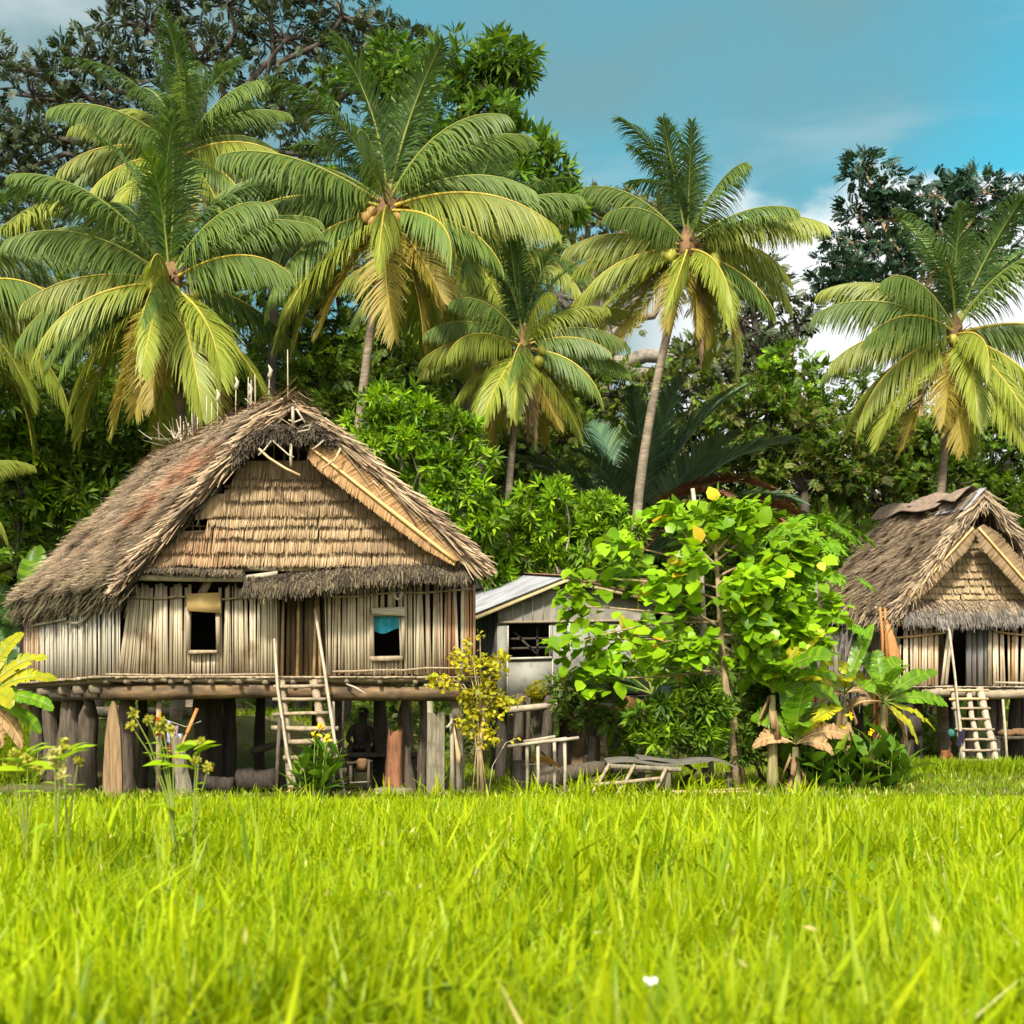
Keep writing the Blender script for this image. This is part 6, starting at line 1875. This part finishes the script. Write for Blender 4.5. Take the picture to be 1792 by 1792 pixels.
# yellow shrub in front of the house corner
t = thing('yellow_shrub', 'yellow-leaved shrub with several thin stems at the right corner of the big house', 'bush', on(842, 22.2))
tw, cr_ = MB(), MB()
for a, b, r in ((836, 1395, .022), (846, 1398, .035), (826, 1392, .015), (853, 1390, .012), (843, 1396, .018)):
    tw.tube([on(a, 22.2, -.03), at(838 + (a - 840) * .3, 1310, 22.2), at(842 + (a - 840) * 1.2, 1230, 22.2)], [r, r * .8, r * .5], 6)
for (px_, py_, rx, ry, n_) in ((830, 1160, 46, 30, 120), (870, 1170, 22, 26, 80), (780, 1195, 40, 14, 70), (800, 1150, 20, 20, 36), (845, 1210, 36, 26, 150), (870, 1235, 28, 26, 100), (830, 1260, 34, 30, 150), (850, 1290, 30, 22, 90), (815, 1125, 10, 12, 14), (880, 1150, 14, 10, 36), (895, 1225, 20, 10, 36), (760, 1185, 16, 8, 22), (840, 1115, 6, 8, 6), (822, 1225, 24, 20, 60)):
    c = np.array(at(px_, py_, 22.2)); R = np.array([rx, 26, ry]) * 22.2 / F
    P = c + rdir(n_) * (G.random(n_) ** .5)[:, None] * R
    put_leaves(cr_, T_OVAL, P, rdir(n_, .1) + [0, -.3, 0], G.uniform(.07, .13, n_), 1.0, (0, -.5, .6), .6)
    tw.tube([at(842, 1250, 22.2), (at(842, 1200, 22.2) + at(px_, py_, 22.2)) / 2, at(px_, py_, 22.2), at(px_ * 1.25 - 842 * .25, py_ - ry * .5, 22.2)], [.014, .011, .008, .003], 5, cap=False)
part('stems', tw, M['trunk_tan'], t, True)
part('crown', cr_, M['lf_shrub'], t)
mb = MB(); mb.tube([on(855, 22.4, 0), at(862, 1340, 22.4), at(885, 1300, 22.4), at(905, 1292, 22.4)], [.010, .009, .006, .004], 5)
P = np.array([at(900, 1293, 22.4), at(905, 1291, 22.4), at(895, 1297, 22.4)]); put_leaves(mb, T_OVAL, P, rdir(3, .1), .1, 1, (0, -.5, .6), .4, 1)
solo('arching_shoot', mb, [M['twig_pale'], M['lf_shrub']], 'thin arching pale shoot right of the yellow-leaved shrub', 'plant', tuple(on(855, 22.4)))

# big-leaved tree in front of the grey house
Yt = 24.6
t = thing('broadleaf_tree', 'young tree with big lime-green leaves on sideways branches hiding the grey house', 'tree', on(1288, Yt))
tw, cr_ = MB(), MB()
tr_p = [on(1290, Yt, -.05), at(1280, 1290, Yt), at(1268, 1180, Yt), at(1260, 1080, Yt), at(1254, 985, Yt), at(1252, 940, Yt)]
tw.tube(tr_p, [.10, .085, .07, .06, .04, .02], 9, rough=.05)
tw.tube([on(1303, Yt + .3, -.03), at(1285, 1250, Yt + .2), at(1272, 1200, Yt + .1)], [.06, .05, .04], 7, rough=.05)
BR = [((1268, 1180), (1180, 1165), (1090, 1160), 0), ((1264, 1140), (1160, 1110), (1060, 1120), .3), ((1262, 1090), (1120, 1080), (985, 1135), -.5), ((1262, 1090), (1100, 1060), (1000, 1062), .1), ((1258, 1050), (1130, 1000), (1010, 1020), .2),
      ((1256, 1000), (1150, 960), (1075, 955), .1), ((1254, 990), (1190, 930), (1170, 905), -.2), ((1254, 960), (1260, 920), (1262, 895), 0), ((1255, 980), (1310, 940), (1330, 905), .2), ((1257, 1020), (1330, 990), (1385, 960), -.2),
      ((1260, 1060), (1340, 1040), (1395, 1010), .1), ((1262, 1090), (1340, 1085), (1390, 1090), -.3), ((1266, 1150), (1320, 1130), (1360, 1130), .2), ((1262, 1100), (1200, 1060), (1150, 1030), -.9), ((1258, 1040), (1280, 1020), (1300, 1040), -1.0), ((1264, 1130), (1190, 1110), (1140, 1130), -1.1),
      ((1256, 1000), (1210, 970), (1200, 990), -.9), ((1258, 1030), (1200, 1010), (1100, 1010), .9), ((1260, 1080), (1320, 1060), (1330, 1100), -.9), ((1254, 970), (1225, 930), (1215, 925), .8), ((1264, 1120), (1230, 1110), (1215, 1135), -.7), ((1266, 1170), (1170, 1190), (1040, 1185), -.2), ((1256, 1010), (1340, 960), (1410, 985), -.3), ((1260, 1070), (1360, 1060), (1440, 1065), .1), ((1262, 1110), (1350, 1120), (1425, 1125), -.2), ((1264, 1130), (1300, 1150), (1345, 1165), -.5), ((1254, 965), (1285, 930), (1295, 915), -.3), ((1258, 1040), (1310, 1000), (1350, 1010), -.8)]
for (a, b, c, dy) in BR:
    p0, p1, p2 = at(*a, Yt), at(*b, Yt + dy * .5), at(*c, Yt + dy)
    tt = np.linspace(0, 1, 9)[:, None]
    P = (1 - tt) ** 2 * np.array(p0) + 2 * tt * (1 - tt) * np.array(p1) + tt ** 2 * np.array(p2)
    tw.tube(P, np.linspace(.03, .010, 9), 6, cap=False)
    d = nrm(P[-1] - P[-3])
    left = c[0] < 1080
    m = 40 if left else (70 if c[0] < 1230 else 84)
    k_ = 24 if left else 36
    u = np.concatenate([G.uniform(.72 if left else .35, 1, m - k_), np.ones(k_)])
    Q = np.stack([np.interp(u, tt[:, 0], P[:, i]) for i in range(3)], 1) + G.normal(0, .17, (m, 3))
    D = d * .7 + rdir(m, .25) * .9
    D[:, 2] -= .25
    put_leaves(cr_, T_OVAL, Q, D, G.uniform(.18, .40, m), 1.2, (-.1, -.35, .9), .3, np.where(G.random(m) < .025, 1, 0))
part('trunk', tw, M['trunk_tan'], t, True)
part('crown', cr_, [M['lf_lime'], M['lf_yellow']], t)

# papayas
def papaya(label, foot, top, leaves, r=.07, size=.45):
    f = Vector(foot)
    t = thing('papaya_plant', label, 'papaya plant', f)
    tp = np.array(top) - np.array(f)
    mb = MB(); tt = np.linspace(0, 1, 6); mb.tube(tt[:, None] * tp + [0, 0, -.03], np.linspace(r * 1.2, r * .6, 6), 8, rough=.05); part_ = mb.build('trunk', M['trunk_grey'], t, True)
    lf, pt = MB(), MB()
    for i, q in enumerate(leaves):
        papaya_leaf(lf, pt, tp, np.array(q) - np.array(f), size * RN.uniform(.85, 1.15), 0, i + 3)
    lf.build('leaves', M['lf_papaya'], t); pt.build('leaf_stalks', M['stem_green'], t)
Y = 27.0
papaya('papaya plant with the tallest fan of lobed leaves beside the broadleaf tree', on(1425, Y), at(1428, 1000, Y), [at(a, b, Y + dy) for a, b, dy in ((1360, 930, 0), (1395, 915, -.3), (1430, 908, .2), (1470, 925, -.2), (1500, 930, .1), (1380, 960, -.4), (1450, 950, -.5), (1410, 935, -.5), (1345, 965, .3), (1455, 1005, -.4), (1400, 1030, -.5))], size=.56)
papaya('lower papaya plant with drooping lobed leaves before the brown roof edge', on(1465, 26.6), at(1462, 1110, 26.6), [at(a, b, 26.6 + dy) for a, b, dy in ((1512, 1018, -.2), (1430, 1085, 0), (1465, 1075, -.3), (1440, 1120, -.5), (1500, 1100, -.4), (1405, 1080, .2), (1425, 1140, -.4))], size=.36)
# bananas
bmats = ('lf_banana', 'lf_banana_dark', 'lf_banana_yel', 'lf_brown')
banana('banana plant half hidden by the broadleaf tree with two dark blades over the grey wall', tuple(on(1130, 26.4)), 2.0, [(165, 42, 1.7, .24, 40, 1), (175, 22, 1.8, .22, 45, 1), (100, 82, 1.9, .26, 20, 0), (140, 72, 1.9, .27, 20, 2), (20, 60, 1.7, .26, 60, 0), (60, 75, 2.0, .26, 30, 0), (-70, 50, 1.3, .24, 80, 0)], bmats, top=(.15, 0, 1.9))
banana('tall banana plant with yellowing blades between broadleaf tree and papaya', tuple(on(1352, 24.2)), 1.9, [(30, 55, 1.7, .25, 40, 2), (20, 35, 1.7, .25, 60, 2), (10, 15, 1.5, .24, 60, 0), (-20, 40, 1.3, .24, 70, 0), (150, 70, 2.1, .27, 30, 0), (90, 82, 2.1, .26, 15, 0), (-40, 60, 1.5, .26, 80, 0), (-100, 65, 1.2, .3, 90, 0), (0, 70, 1.6, .24, 50, 2)], bmats)
banana('broad-leaved banana plant in the shade left of the mossy leaf screen', tuple(on(1392, 24.0)), .9, [(95, 84, 1.45, .30, 10, 0), (60, 78, 1.3, .28, 20, 0), (-80, 80, 1.2, .3, 30, 0), (150, 60, 1.1, .26, 70, 0), (-60, 70, 1.1, .28, 60, 1), (20, 55, 1.3, .22, 50, 2), (10, 35, 1.2, .2, 70, 3), (-20, 20, .8, .16, 80, 3), (180, 30, .9, .18, 80, 3), (-90, 60, 1.0, .24, 90, 0)], bmats)
banana('small banana plant with yellow-green blades in front of the brown house', tuple(on(1545, 26.6)), 1.75, [(15, 42, 1.49, 0.196, 38, 0), (8, 14, 1.49, 0.196, 40, 0), (2, -12, 1.30, 0.196, 40, 2), (150, 52, 1.56, 0.207, 40, 2), (100, 80, 1.17, 0.230, 20, 0), (-70, 70, 1.17, 0.253, 70, 0), (-110, 55, 1.04, 0.253, 80, 0), (50, 65, 1.30, 0.230, 40, 0), (-25, -35, 1.17, 0.172, 40, 2), (170, 10, 1.04, 0.161, 80, 3), (130, 75, 1.30, 0.230, 30, 0), (10, -40, 1.04, 0.149, 50, 3)], bmats, r=.09)
banana('thin banana plant holding one tall lit blade over the leaf screen', tuple(on(1478, 26.0)), 1.9, [(35, 66, 1.75, .19, 18, 0), (140, 50, 1.0, .18, 70, 0), (175, 40, .9, .15, 70, 2), (-60, 40, .9, .18, 90, 0), (20, 30, .7, .15, 90, 3), (200, 10, .8, .14, 80, 3), (-100, 55, .9, .2, 90, 2)], bmats, r=.07)
banana('yellowing banana plant at the left edge with dry brown blades', tuple(on(-30, 22.0)), 1.75, [(25, 58, 1.35, .2, 55, 2), (8, 38, 1.35, .19, 55, 2), (0, 12, 1.3, .2, 50, 0), (-5, -12, 1.25, .18, 45, 0), (-15, -30, 1.2, .2, 40, 3), (5, -5, 1.0, .2, 60, 3), (60, 72, 1.5, .2, 40, 2), (-40, 20, 1.1, .2, 70, 2), (-30, -45, 1.0, .2, 30, 3)], bmats, r=.1)
banana('tall dark banana clump behind the left end of the big house', tuple(on(55, 32.5)), 3.3, [(95, 84, 2.7, .42, 12, 0), (30, 66, 2.6, .38, 35, 0), (-60, 74, 2.3, .44, 60, 1), (150, 64, 2.4, .36, 50, 1), (170, 40, 2.2, .34, 70, 1), (110, 78, 2.4, .38, 30, 1), (-100, 55, 2.0, .38, 80, 1), (-20, 50, 1.9, .34, 80, 1), (190, 60, 2.0, .36, 80, 1)], bmats, r=.16)
banana('low dark banana clump left of the tall dark banana clump', tuple(on(5, 31.0)), 1.9, [(90, 80, 2.2, .36, 30, 1), (150, 55, 2.0, .34, 60, 1), (30, 60, 2.0, .36, 50, 1), (-40, 60, 1.9, .36, 70, 1), (-120, 50, 1.8, .34, 80, 1), (200, 40, 1.7, .3, 80, 1)], bmats, r=.14)
# cannas
canna('dark green canna with yellow flowers at the foot of the big house ladder', on(548, 21.7), 15, 1.05, 'fl_yellow', 3, 3, .28, leafw=.11)
canna('slim canna with yellow flowers under the grey house floor', on(1088, 26.2), 10, 1.3, 'fl_yellow', 5, 5, .3, leafw=.08)
canna('wide canna clump with red flowers between bark bench and brown house', on(1430, 24.4), 18, 1.1, 'fl_red', 2, 7, .45, brown=.1)
canna('canna clump with yellow flowers in front of the stalk bundle', on(1492, 24.3), 20, 1.15, 'fl_yellow', 3, 9, .5, brown=.06)
canna('low canna clump at the foot of the small banana plant', on(1550, 24.2), 16, .95, None, 0, 11, .42)
canna('brown-tipped canna clump nearest the broadleaf tree trunk', on(1385, 24.7), 14, 1.1, 'fl_yellow', 1, 13, .35, brown=.3)
for i, (a, b, c) in enumerate(((1421, 1222, 'fl_red'),)):
    mb = MB(); P = np.array(at(a, b, 25.5)) + G.normal(0, .04, (12, 3)); put_leaves(mb, T_OVAL, P, rdir(12, .3), .1, .9, (0, -1, .5), .6)
    mb.tube([on(a, 25.5), at(a, (b + 1390) / 2, 25.5), at(a, b, 25.5)], [.014, .012, .008], 5, 1)
    solo('tall_flower', mb, [M['fl_red'], M['stem_green']], 'single red flower on a tall stem below the papaya leaves', 'flower', tuple(on(a, 25.5)))
M['weed_head'] = leafm('weed_flower_head', [(.28, .27, .03), (.36, .32, .03), (.24, .28, .03)], .3)
# tall weeds in the foreground
def weed(label, foot, h, heads, leaves, seed, hm='weed_head'):
    rn = np.random.default_rng(seed)
    t = thing('flowering_weed', label, 'weed', foot, 'flowering weeds in the field')
    st, lf = MB(), MB()
    f = np.array(tuple(foot))
    for (dx, dz) in heads:
        dx = dx * 1.05
        tip = np.array([dx, rn.normal(0, .03), dz])
        st.tube([[0, 0, 0], np.array([dx * .15, 0, dz * .5]), np.array([dx * .6, 0, dz * .82]), tip], [.009, .008, .006, .004], 5, cap=False)
        fm = MB()
        n_ = 34
        put_leaves(fm, T_SMALL, tip + rn.normal(0, .012, (n_, 3)), rdir(n_, .6), .05, 1.2, (0, -1, .3), .6)
        fm.build('flower_head', M[hm], t)
        for q in range(2):
            p = np.array([dx * .6, 0, dz * .82]); put_leaves(lf, T_SMALL, [p], [[rn.choice([-1, 1]), rn.normal(), .15]], .10, .55, (0, -.2, 1), .2)
    for (az, z, L, el) in leaves:
        d = np.array([math.cos(rad(az)), math.sin(rad(az)), el]); put_leaves(lf, T_OVAL, [[0, 0, z]], [d], L * 1.1, .62, (0, -.2, 1), .2)
    st.build('stems', M['stem_green'], t); lf.build('leaves', M['weed'], t)
lv = [(170, 1.06, .24, .2), (10, 1.10, .22, .55), (200, 1.0, .24, .1), (-20, 1.14, .2, .5), (170, .42, .22, .15), (10, .5, .20, .6), (200, .62, .22, .25), (-20, .66, .18, .5), (150, .30, .25, .1), (-60, .5, .2, .2), (30, .35, .25, .3), (-100, .6, .16, .4), (80, .74, .12, .7)]
weed('tall weed with yellow-green flower heads rising highest before the pointed post', on(305, 10.8), 1.45, [(-.34, 1.44), (-.20, 1.385), (-.10, 1.36), (-.34, 1.335), (-.13, 1.30), (-.02, 1.30)], lv, 1)
weed('yellow-headed weed just right of the tallest weed', on(338, 10.2), 1.1, [(.06, 1.2), (.02, 1.05), (.12, 1.0)], lv[:4], 2)
weed('pale-headed weed at the left below the leaning stilts', on(118, 10.0), 1.1, [(-.05, 1.2), (-.03, 1.14), (.08, 1.05)], lv[:5], 3)
weed('weed with drooping buds at the far left of the field', on(45, 9.6), 1.0, [(-.07, 1.12), (.02, 1.08), (.09, 1.02), (-.12, 1.02)], lv[:6], 4)
weed('straw-coloured seeding weed between the left weeds', on(97, 8.6), 1.12, [(0, 1.16), (.03, 1.0), (.0, 1.08)], lv[:2], 5, 'seed')
mb = MB(); put_leaves(mb, T_OVAL, np.array(at(1140, 1722, 4.2)) + G.normal(0, .006, (5, 3)), rdir(5, .5), .03, 1.1, (0, -1, .3), .4); mb.tube([at(1140, 1725, 4.2), at(1137, 1800, 4.2), at(1137, 1900, 4.2)], .002, 4, 1)
solo('white_flower', mb, [M['white'], M['stem_green']], 'small white flower low in the foreground grass', 'flower', tuple(at(1137, 1900, 4.2)))

# ================================================================== ground, grass, undergrowth
gmat = pm('soil_and_turf', [(.075, .085, .018)], .95, 1.2, .4, stain=(.45, (.125, .088, .042), .46, .62), bump=.4)
xs = np.concatenate([np.linspace(-700, -40, 12), np.linspace(-36, 36, 60), np.linspace(40, 700, 12)])
ys = np.concatenate([np.linspace(-60, 0, 8), np.linspace(1, 60, 70), np.linspace(70, 1500, 16)])
Xg, Yg = np.meshgrid(xs, ys, indexing='ij')
mb = MB(); mb.grid(np.stack([Xg, Yg, gz(Xg, Yg) - .03], -1))
o = mb.build('ground', gmat, None, True); o['kind'] = 'structure'
o['label'] = 'grassy ground of the village clearing'


def blades(mb, x, y, h, w, lean_amt, mats, segs=3):
    n = len(x)
    az = G.uniform(0, 6.283, n)
    ln = np.abs(G.normal(0, lean_amt, n)) + .04
    d = np.stack([np.cos(az), np.sin(az), np.zeros(n)], 1)
    side = np.stack([-np.sin(az), np.cos(az), np.zeros(n)], 1)
    tw = G.uniform(-.8, .8, n)[:, None]
    side = nrm(side + d * tw)
    base = np.stack([x, y, gz(x, y) - .03], 1)
    rows = []
    droop = G.uniform(0, 1, n) ** 2
    for i in range(segs + 1):
        f = i / segs
        out = (ln * h)[:, None] * (f + 1.4 * droop[:, None] * f ** 2.5) * d
        up = h * (f - droop * .35 * f ** 3)
        p = base + out + np.stack([np.zeros(n), np.zeros(n), up], 1)
        ww = (w * [.7, 1.0, .8, .12, .05][min(4, int(round(f * 3)))])[:, None]
        rows += [p - side * ww, p + side * ww]
    V = np.stack(rows, 1).reshape(-1, 3)
    f = np.array([[2 * i, 2 * i + 1, 2 * i + 3, 2 * i + 2] for i in range(segs)])
    Fm = (f[None] + (np.arange(n) * 2 * (segs + 1))[:, None, None]).reshape(-1, 4)
    mb.add(V, Fm, np.repeat(mats, segs))


def field(n, y0, y1, wide=.46):
    y = np.sqrt(G.uniform(y0 ** 2, y1 ** 2, n))
    x = G.uniform(-1, 1, n) * (wide * y + 1.6)
    return x, y


mb = MB()
def tall(x, y):
    return 1 + .30 * waves(x * .18, y * .18, 71) + .25 * waves(x * .5, y * .5, 72)
for (n, y0, y1, hm, w0, la) in ((36000, 2.7, 7.5, .52, .0105, .44), (43000, 7.5, 14.5, .47, .0135, .40), (49000, 14.5, 22.2, .42, .016, .34)):
    x, y = field(n, y0, y1)
    # tussocks: pull blades towards clump centres
    cxs, cys = field(n // 14, y0, y1)
    k = G.integers(0, len(cxs), n)
    m = G.random(n) < .6
    x = np.where(m, cxs[k] + G.normal(0, .10, n), x); y = np.where(m, cys[k] + G.normal(0, .10, n), y)
    h = hm * tall(x, y) * G.uniform(.55, 1.15, n)
    cap = np.clip(1.36 - .0605 * y, .07, 1.0) * G.uniform(.7, 1.12, n)
    lft = np.where(x < -5.0, np.clip((20.0 - y) / 4, .3, 1), 1)
    h = np.minimum(h, cap)
    blades(mb, x, y, h * lft, w0 * G.uniform(.6, 1.35, n), la, np.where(G.random(n) < .006, 1, np.where((k % 7 == 0) & m, 2, 0)))
# broad young shoots
n = 4200
x, y = field(n, 3.0, 22.0)
blades(mb, x, y, np.minimum(G.uniform(.45, .85, n) * np.clip(.5 + y / 12, .6, 1), np.clip(1.42 - .0605 * y, .1, 1)), G.uniform(.014, .024, n), .38, np.where(G.random(n) < .2, 2, 0), 3)
n = 420
x, y = field(n, 2.6, 4.8)
blades(mb, x, y, G.uniform(.5, .8, n), G.uniform(.012, .02, n), .5, np.zeros(n, int), 3)
# tall tussocks before the racks
for (a, Y, n, hh) in ((1005, 20.6, 26, .95), (1040, 20.2, 30, .8), (1200, 20.8, 22, .8), (1232, 20.4, 26, 1.0), (1085, 20.3, 40, .65), (790, 20.8, 18, .75), (752, 20.5, 22, .7), (1150, 20.4, 40, .6), (1300, 20.4, 40, .7), (1400, 20.8, 50, .65), (520, 20.6, 30, .5), (680, 20.2, 24, .7), (940, 20.2, 30, .7), (870, 20.0, 30, .55)):
    x = gx(a, Y) + G.normal(0, .16, n); y = Y + G.normal(0, .2, n)
    blades(mb, x, y, hh * .8 * G.uniform(.4, 1.05, n), G.uniform(.012, .022, n), .45, np.zeros(n, int))
n = 2600
x, y = field(n, 3.2, 21)
put_leaves(mb, T_OVAL, np.stack([x, y, gz(x, y) + G.uniform(.12, .4, n) * np.clip(1.36 - .0605 * y, .1, 1)], 1), rdir(n, .5), G.uniform(.05, .13, n), .8, (0, -.3, .8), .5, np.where(G.random(n) < .75, 2, 0))
n = 500
x, y = field(n, 3.2, 21)
blades(mb, x, y, np.minimum(G.uniform(.2, .5, n), np.clip(1.3 - .0605 * y, .1, 1)), G.uniform(.004, .008, n), .9, np.ones(n, int), 3)
# seed heads
n = 350
x, y = field(n, 3.5, 20)
h = np.minimum(.5 * tall(x, y) * G.uniform(.8, 1.25, n), np.clip(1.4 - .0605 * y, .1, 1))
P = np.stack([x, y, gz(x, y) + h], 1)
put_leaves(mb, T_SMALL, P, rdir(n, 1.4), G.uniform(.03, .08, n), .5, (0, -1, .2), .5, 1)
o = mb.build('grass', [M['grass'], M['seed'], M['grass_dark']], None); o['kind'] = 'stuff'; o['label'] = 'tall yellow-green grass filling the field'
mb = MB()
n = 52000
x, y = field(n, 20.5, 40, .47)
h = G.uniform(.05, .15, n) * (1 + .6 * waves(x * .3, y * .3, 75))
bare = (waves(x * .25, y * .3, 77) > .25) & (y > 26)
keep = ~((x > WL - 3) & (x < WR) & (y > 23.2) & (y < 27.5)) & ~(bare & (G.random(n) < .7)) & ~((x > -10.5) & (x < -2.6) & (y > 26.5) & (y < 34) & (G.random(n) < .82))
x, y, h = x[keep], y[keep], h[keep]
blades(mb, x, y, h + .05, G.uniform(.008, .02, len(x)), .4, np.where(G.random(len(x)) < .03, 1, 0), 2)
n = 5000
x, y = gx(G.uniform(1560, 1800, n), 1.0) * 1.0, G.uniform(31.3, 33.6, n); x = x * y
blades(mb, x, y, G.uniform(.2, .5, n) * np.clip((33.8 - y) / 1.5, .4, 1), G.uniform(.012, .022, n), .35, np.zeros(n, int), 3)
n = 2500
y = G.uniform(26, 30, n); x = gx(G.uniform(-20, 64, n), 1.0) * y
blades(mb, x, y, G.uniform(.2, .5, n), G.uniform(.012, .022, n), .4, np.zeros(n, int), 3)
o = mb.build('lawn_grass', [M['lawn'], M['seed']], None); o['kind'] = 'stuff'; o['label'] = 'short lawn grass around and under the houses'
# forest floor plants and far forest behind everything
mb = MB()
n = 9000
y = G.uniform(39.5, 62, n); x = G.uniform(-.5, .5, n) * y
z = G.uniform(0, 1, n) ** 1.5 * np.clip((y - 38) * .35, .8, 6.0)
put_leaves(mb, T_SPRAY, np.stack([x, y, z + .2], 1), rdir(n, .2), G.uniform(.35, .8, n), 1.0, (0, -.2, .6), .5, G.integers(0, 3, n))
o = mb.build('undergrowth', [M['lf_dark'], M['lf_olive'], M['lf_dark']], None); o['kind'] = 'stuff'; o['label'] = 'dark undergrowth on the forest floor behind the village'
mb = MB()
n = 26000
x = G.uniform(-48, 48, n); y = 72 + G.uniform(0, 14, n)
top = 20 + 5 * waves(x * .06, x * 0, 81) + 2.5 * waves(x * .2, x * 0, 82)
top = np.where(x > 9, top * .72, top)
put_leaves(mb, T_SPRAY, np.stack([x, y, G.uniform(.02, 1, n) * top], 1), rdir(n, .2), G.uniform(1.0, 2.2, n), 1.0, (0, -.2, .6), .5, G.integers(0, 3, n))
o = mb.build('far_forest', [M['lf_dark'], M['lf_olive'], M['lf_dark']], None); o['kind'] = 'stuff'; o['label'] = 'far dense forest closing the clearing'
# ================================================================== light, sky, camera
SUN_EL, SUN_AZ = rad(45), rad(-166)            # azimuth clockwise from +Y: behind the camera, to the left
sd_ = Vector((math.sin(SUN_AZ) * math.cos(SUN_EL), math.cos(SUN_AZ) * math.cos(SUN_EL), math.sin(SUN_EL)))
sun = bpy.data.lights.new('sun', 'SUN')
sun.energy = 3.3
sun.angle = rad(7.0)
sun.color = (1.0, .93, .80)
so = bpy.data.objects.new('sun', sun)
COL.objects.link(so)
so.location = (-20, -20, 40)
so.rotation_euler = (-sd_).to_track_quat('-Z', 'Y').to_euler()

w = bpy.data.worlds.new('World')
scene.world = w
w.use_nodes = True
nt = w.node_tree
N, L = nt.nodes, nt.links
bg = N['Background']
sky = N.new('ShaderNodeTexSky')
sky.sky_type = 'NISHITA'
sky.sun_disc = False
sky.sun_elevation = SUN_EL
sky.sun_rotation = SUN_AZ
sky.air_density = 1.0
sky.dust_density = 1.5
sky.ozone_density = 1.5
tc = N.new('ShaderNodeTexCoord')
def math_(op, a, b=None, c=None):
    n = N.new('ShaderNodeMath'); n.operation = op
    for i, v in enumerate((a, b, c)):
        if v is None: continue
        if isinstance(v, (int, float)): n.inputs[i].default_value = v
        else: L.new(v, n.inputs[i])
    return n.outputs[0]
def noise(scale, detail, stretch, off=(0, 0, 0)):
    mp = N.new('ShaderNodeMapping'); mp.inputs['Scale'].default_value = stretch; mp.inputs['Location'].default_value = off
    L.new(tc.outputs['Generated'], mp.inputs['Vector'])
    n = N.new('ShaderNodeTexNoise'); n.inputs['Scale'].default_value = scale; n.inputs['Detail'].default_value = detail; n.inputs['Roughness'].default_value = .5
    L.new(mp.outputs['Vector'], n.inputs['Vector'])
    return n.outputs['Fac']
def mr(v, a, b, c=0.0, d=1.0, smooth=True):
    n = N.new('ShaderNodeMapRange'); n.interpolation_type = 'SMOOTHSTEP' if smooth else 'LINEAR'
    L.new(v, n.inputs[0])
    for i, q in enumerate((a, b, c, d)): n.inputs[i + 1].default_value = q
    return n.outputs[0]
def mix(f, a, b):
    n = N.new('ShaderNodeMix'); n.data_type = 'RGBA'
    L.new(f, n.inputs['Factor'])
    for i, q in ((6, a), (7, b)):
        if isinstance(q, tuple): n.inputs[i].default_value = (*q, 1)
        else: L.new(q, n.inputs[i])
    return n.outputs[2]
sep = N.new('ShaderNodeSeparateXYZ'); L.new(tc.outputs['Generated'], sep.inputs[0])
X, Z = sep.outputs['X'], sep.outputs['Z']
# clear air is turquoise
tint = N.new('ShaderNodeVectorMath'); tint.operation = 'MULTIPLY'
L.new(sky.outputs['Color'], tint.inputs[0]); tint.inputs[1].default_value = (SKY_TINT)
base = tint.outputs['Vector']
# thin veil of cloud over most of the sky, thinner on the right
veil = mr(noise(1.5, 4, (1, 1, 2.2), (.3, .2, .1)), .30, .62)
veil = math_('MULTIPLY', veil, mr(X, .20, .36, 1.0, .30))
col = mix(veil, base, VEIL)
# brighter streaks high up
st = mr(noise(3.2, 6, (1, 1, 4.5), (1.7, .4, .9)), .54, .74, 0, .55)
col = mix(st, col, STREAK)
# pale cloud bank high on the left
lb_ = math_('MULTIPLY', mr(noise(4.0, 6, (1, 1, 2.6), (.5, .3, 2.1)), .42, .66, 0, .8), math_('MULTIPLY', mr(X, -.16, -.30), mr(Z, .34, .44)))
col = mix(lb_, col, LCLOUD)
# heaped cloud low over the trees on the right
edge = math_('ADD', Z, math_('MULTIPLY', noise(7, 6, (1, 1, 1.6), (.2, .9, .3)), -.16))
cum = math_('MULTIPLY', mr(edge, .312, .285), mr(X, .05, .16))
col = mix(cum, col, CUMUL)
# brightness added to the unseen sky behind the camera, as frontal fill light
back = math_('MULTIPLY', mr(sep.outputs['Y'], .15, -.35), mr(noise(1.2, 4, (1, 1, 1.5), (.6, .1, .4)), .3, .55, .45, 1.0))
col = mix(back, col, BACK_FILL)
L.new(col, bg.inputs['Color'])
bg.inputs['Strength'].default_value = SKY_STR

cam = bpy.data.cameras.new('camera')
cam.sensor_width = 36
cam.lens = 36 * F / 1792
cam.shift_y = (HY - 896) / 1792
cam.clip_start = .1
cam.clip_end = 4000
cam.dof.use_dof = True
cam.dof.focus_distance = 24
cam.dof.aperture_fstop = 2.1
co = bpy.data.objects.new('camera', cam)
COL.objects.link(co)
co.location = (0, 0, CZ)
co.rotation_euler = (rad(90), 0, 0)
scene.camera = co

scene.render.engine = 'CYCLES'
scene.view_settings.view_transform = 'Standard'
scene.view_settings.look = 'None'
scene.view_settings.exposure = EXPO
scene.view_settings.gamma = 1
c = scene.cycles
c.max_bounces = 6
c.diffuse_bounces = 3
c.glossy_bounces = 2
c.transmission_bounces = 4
c.transparent_max_bounces = 4
c.caustics_reflective = c.caustics_refractive = False
c.use_adaptive_sampling = True
c.adaptive_threshold = .02
c.use_denoising = True
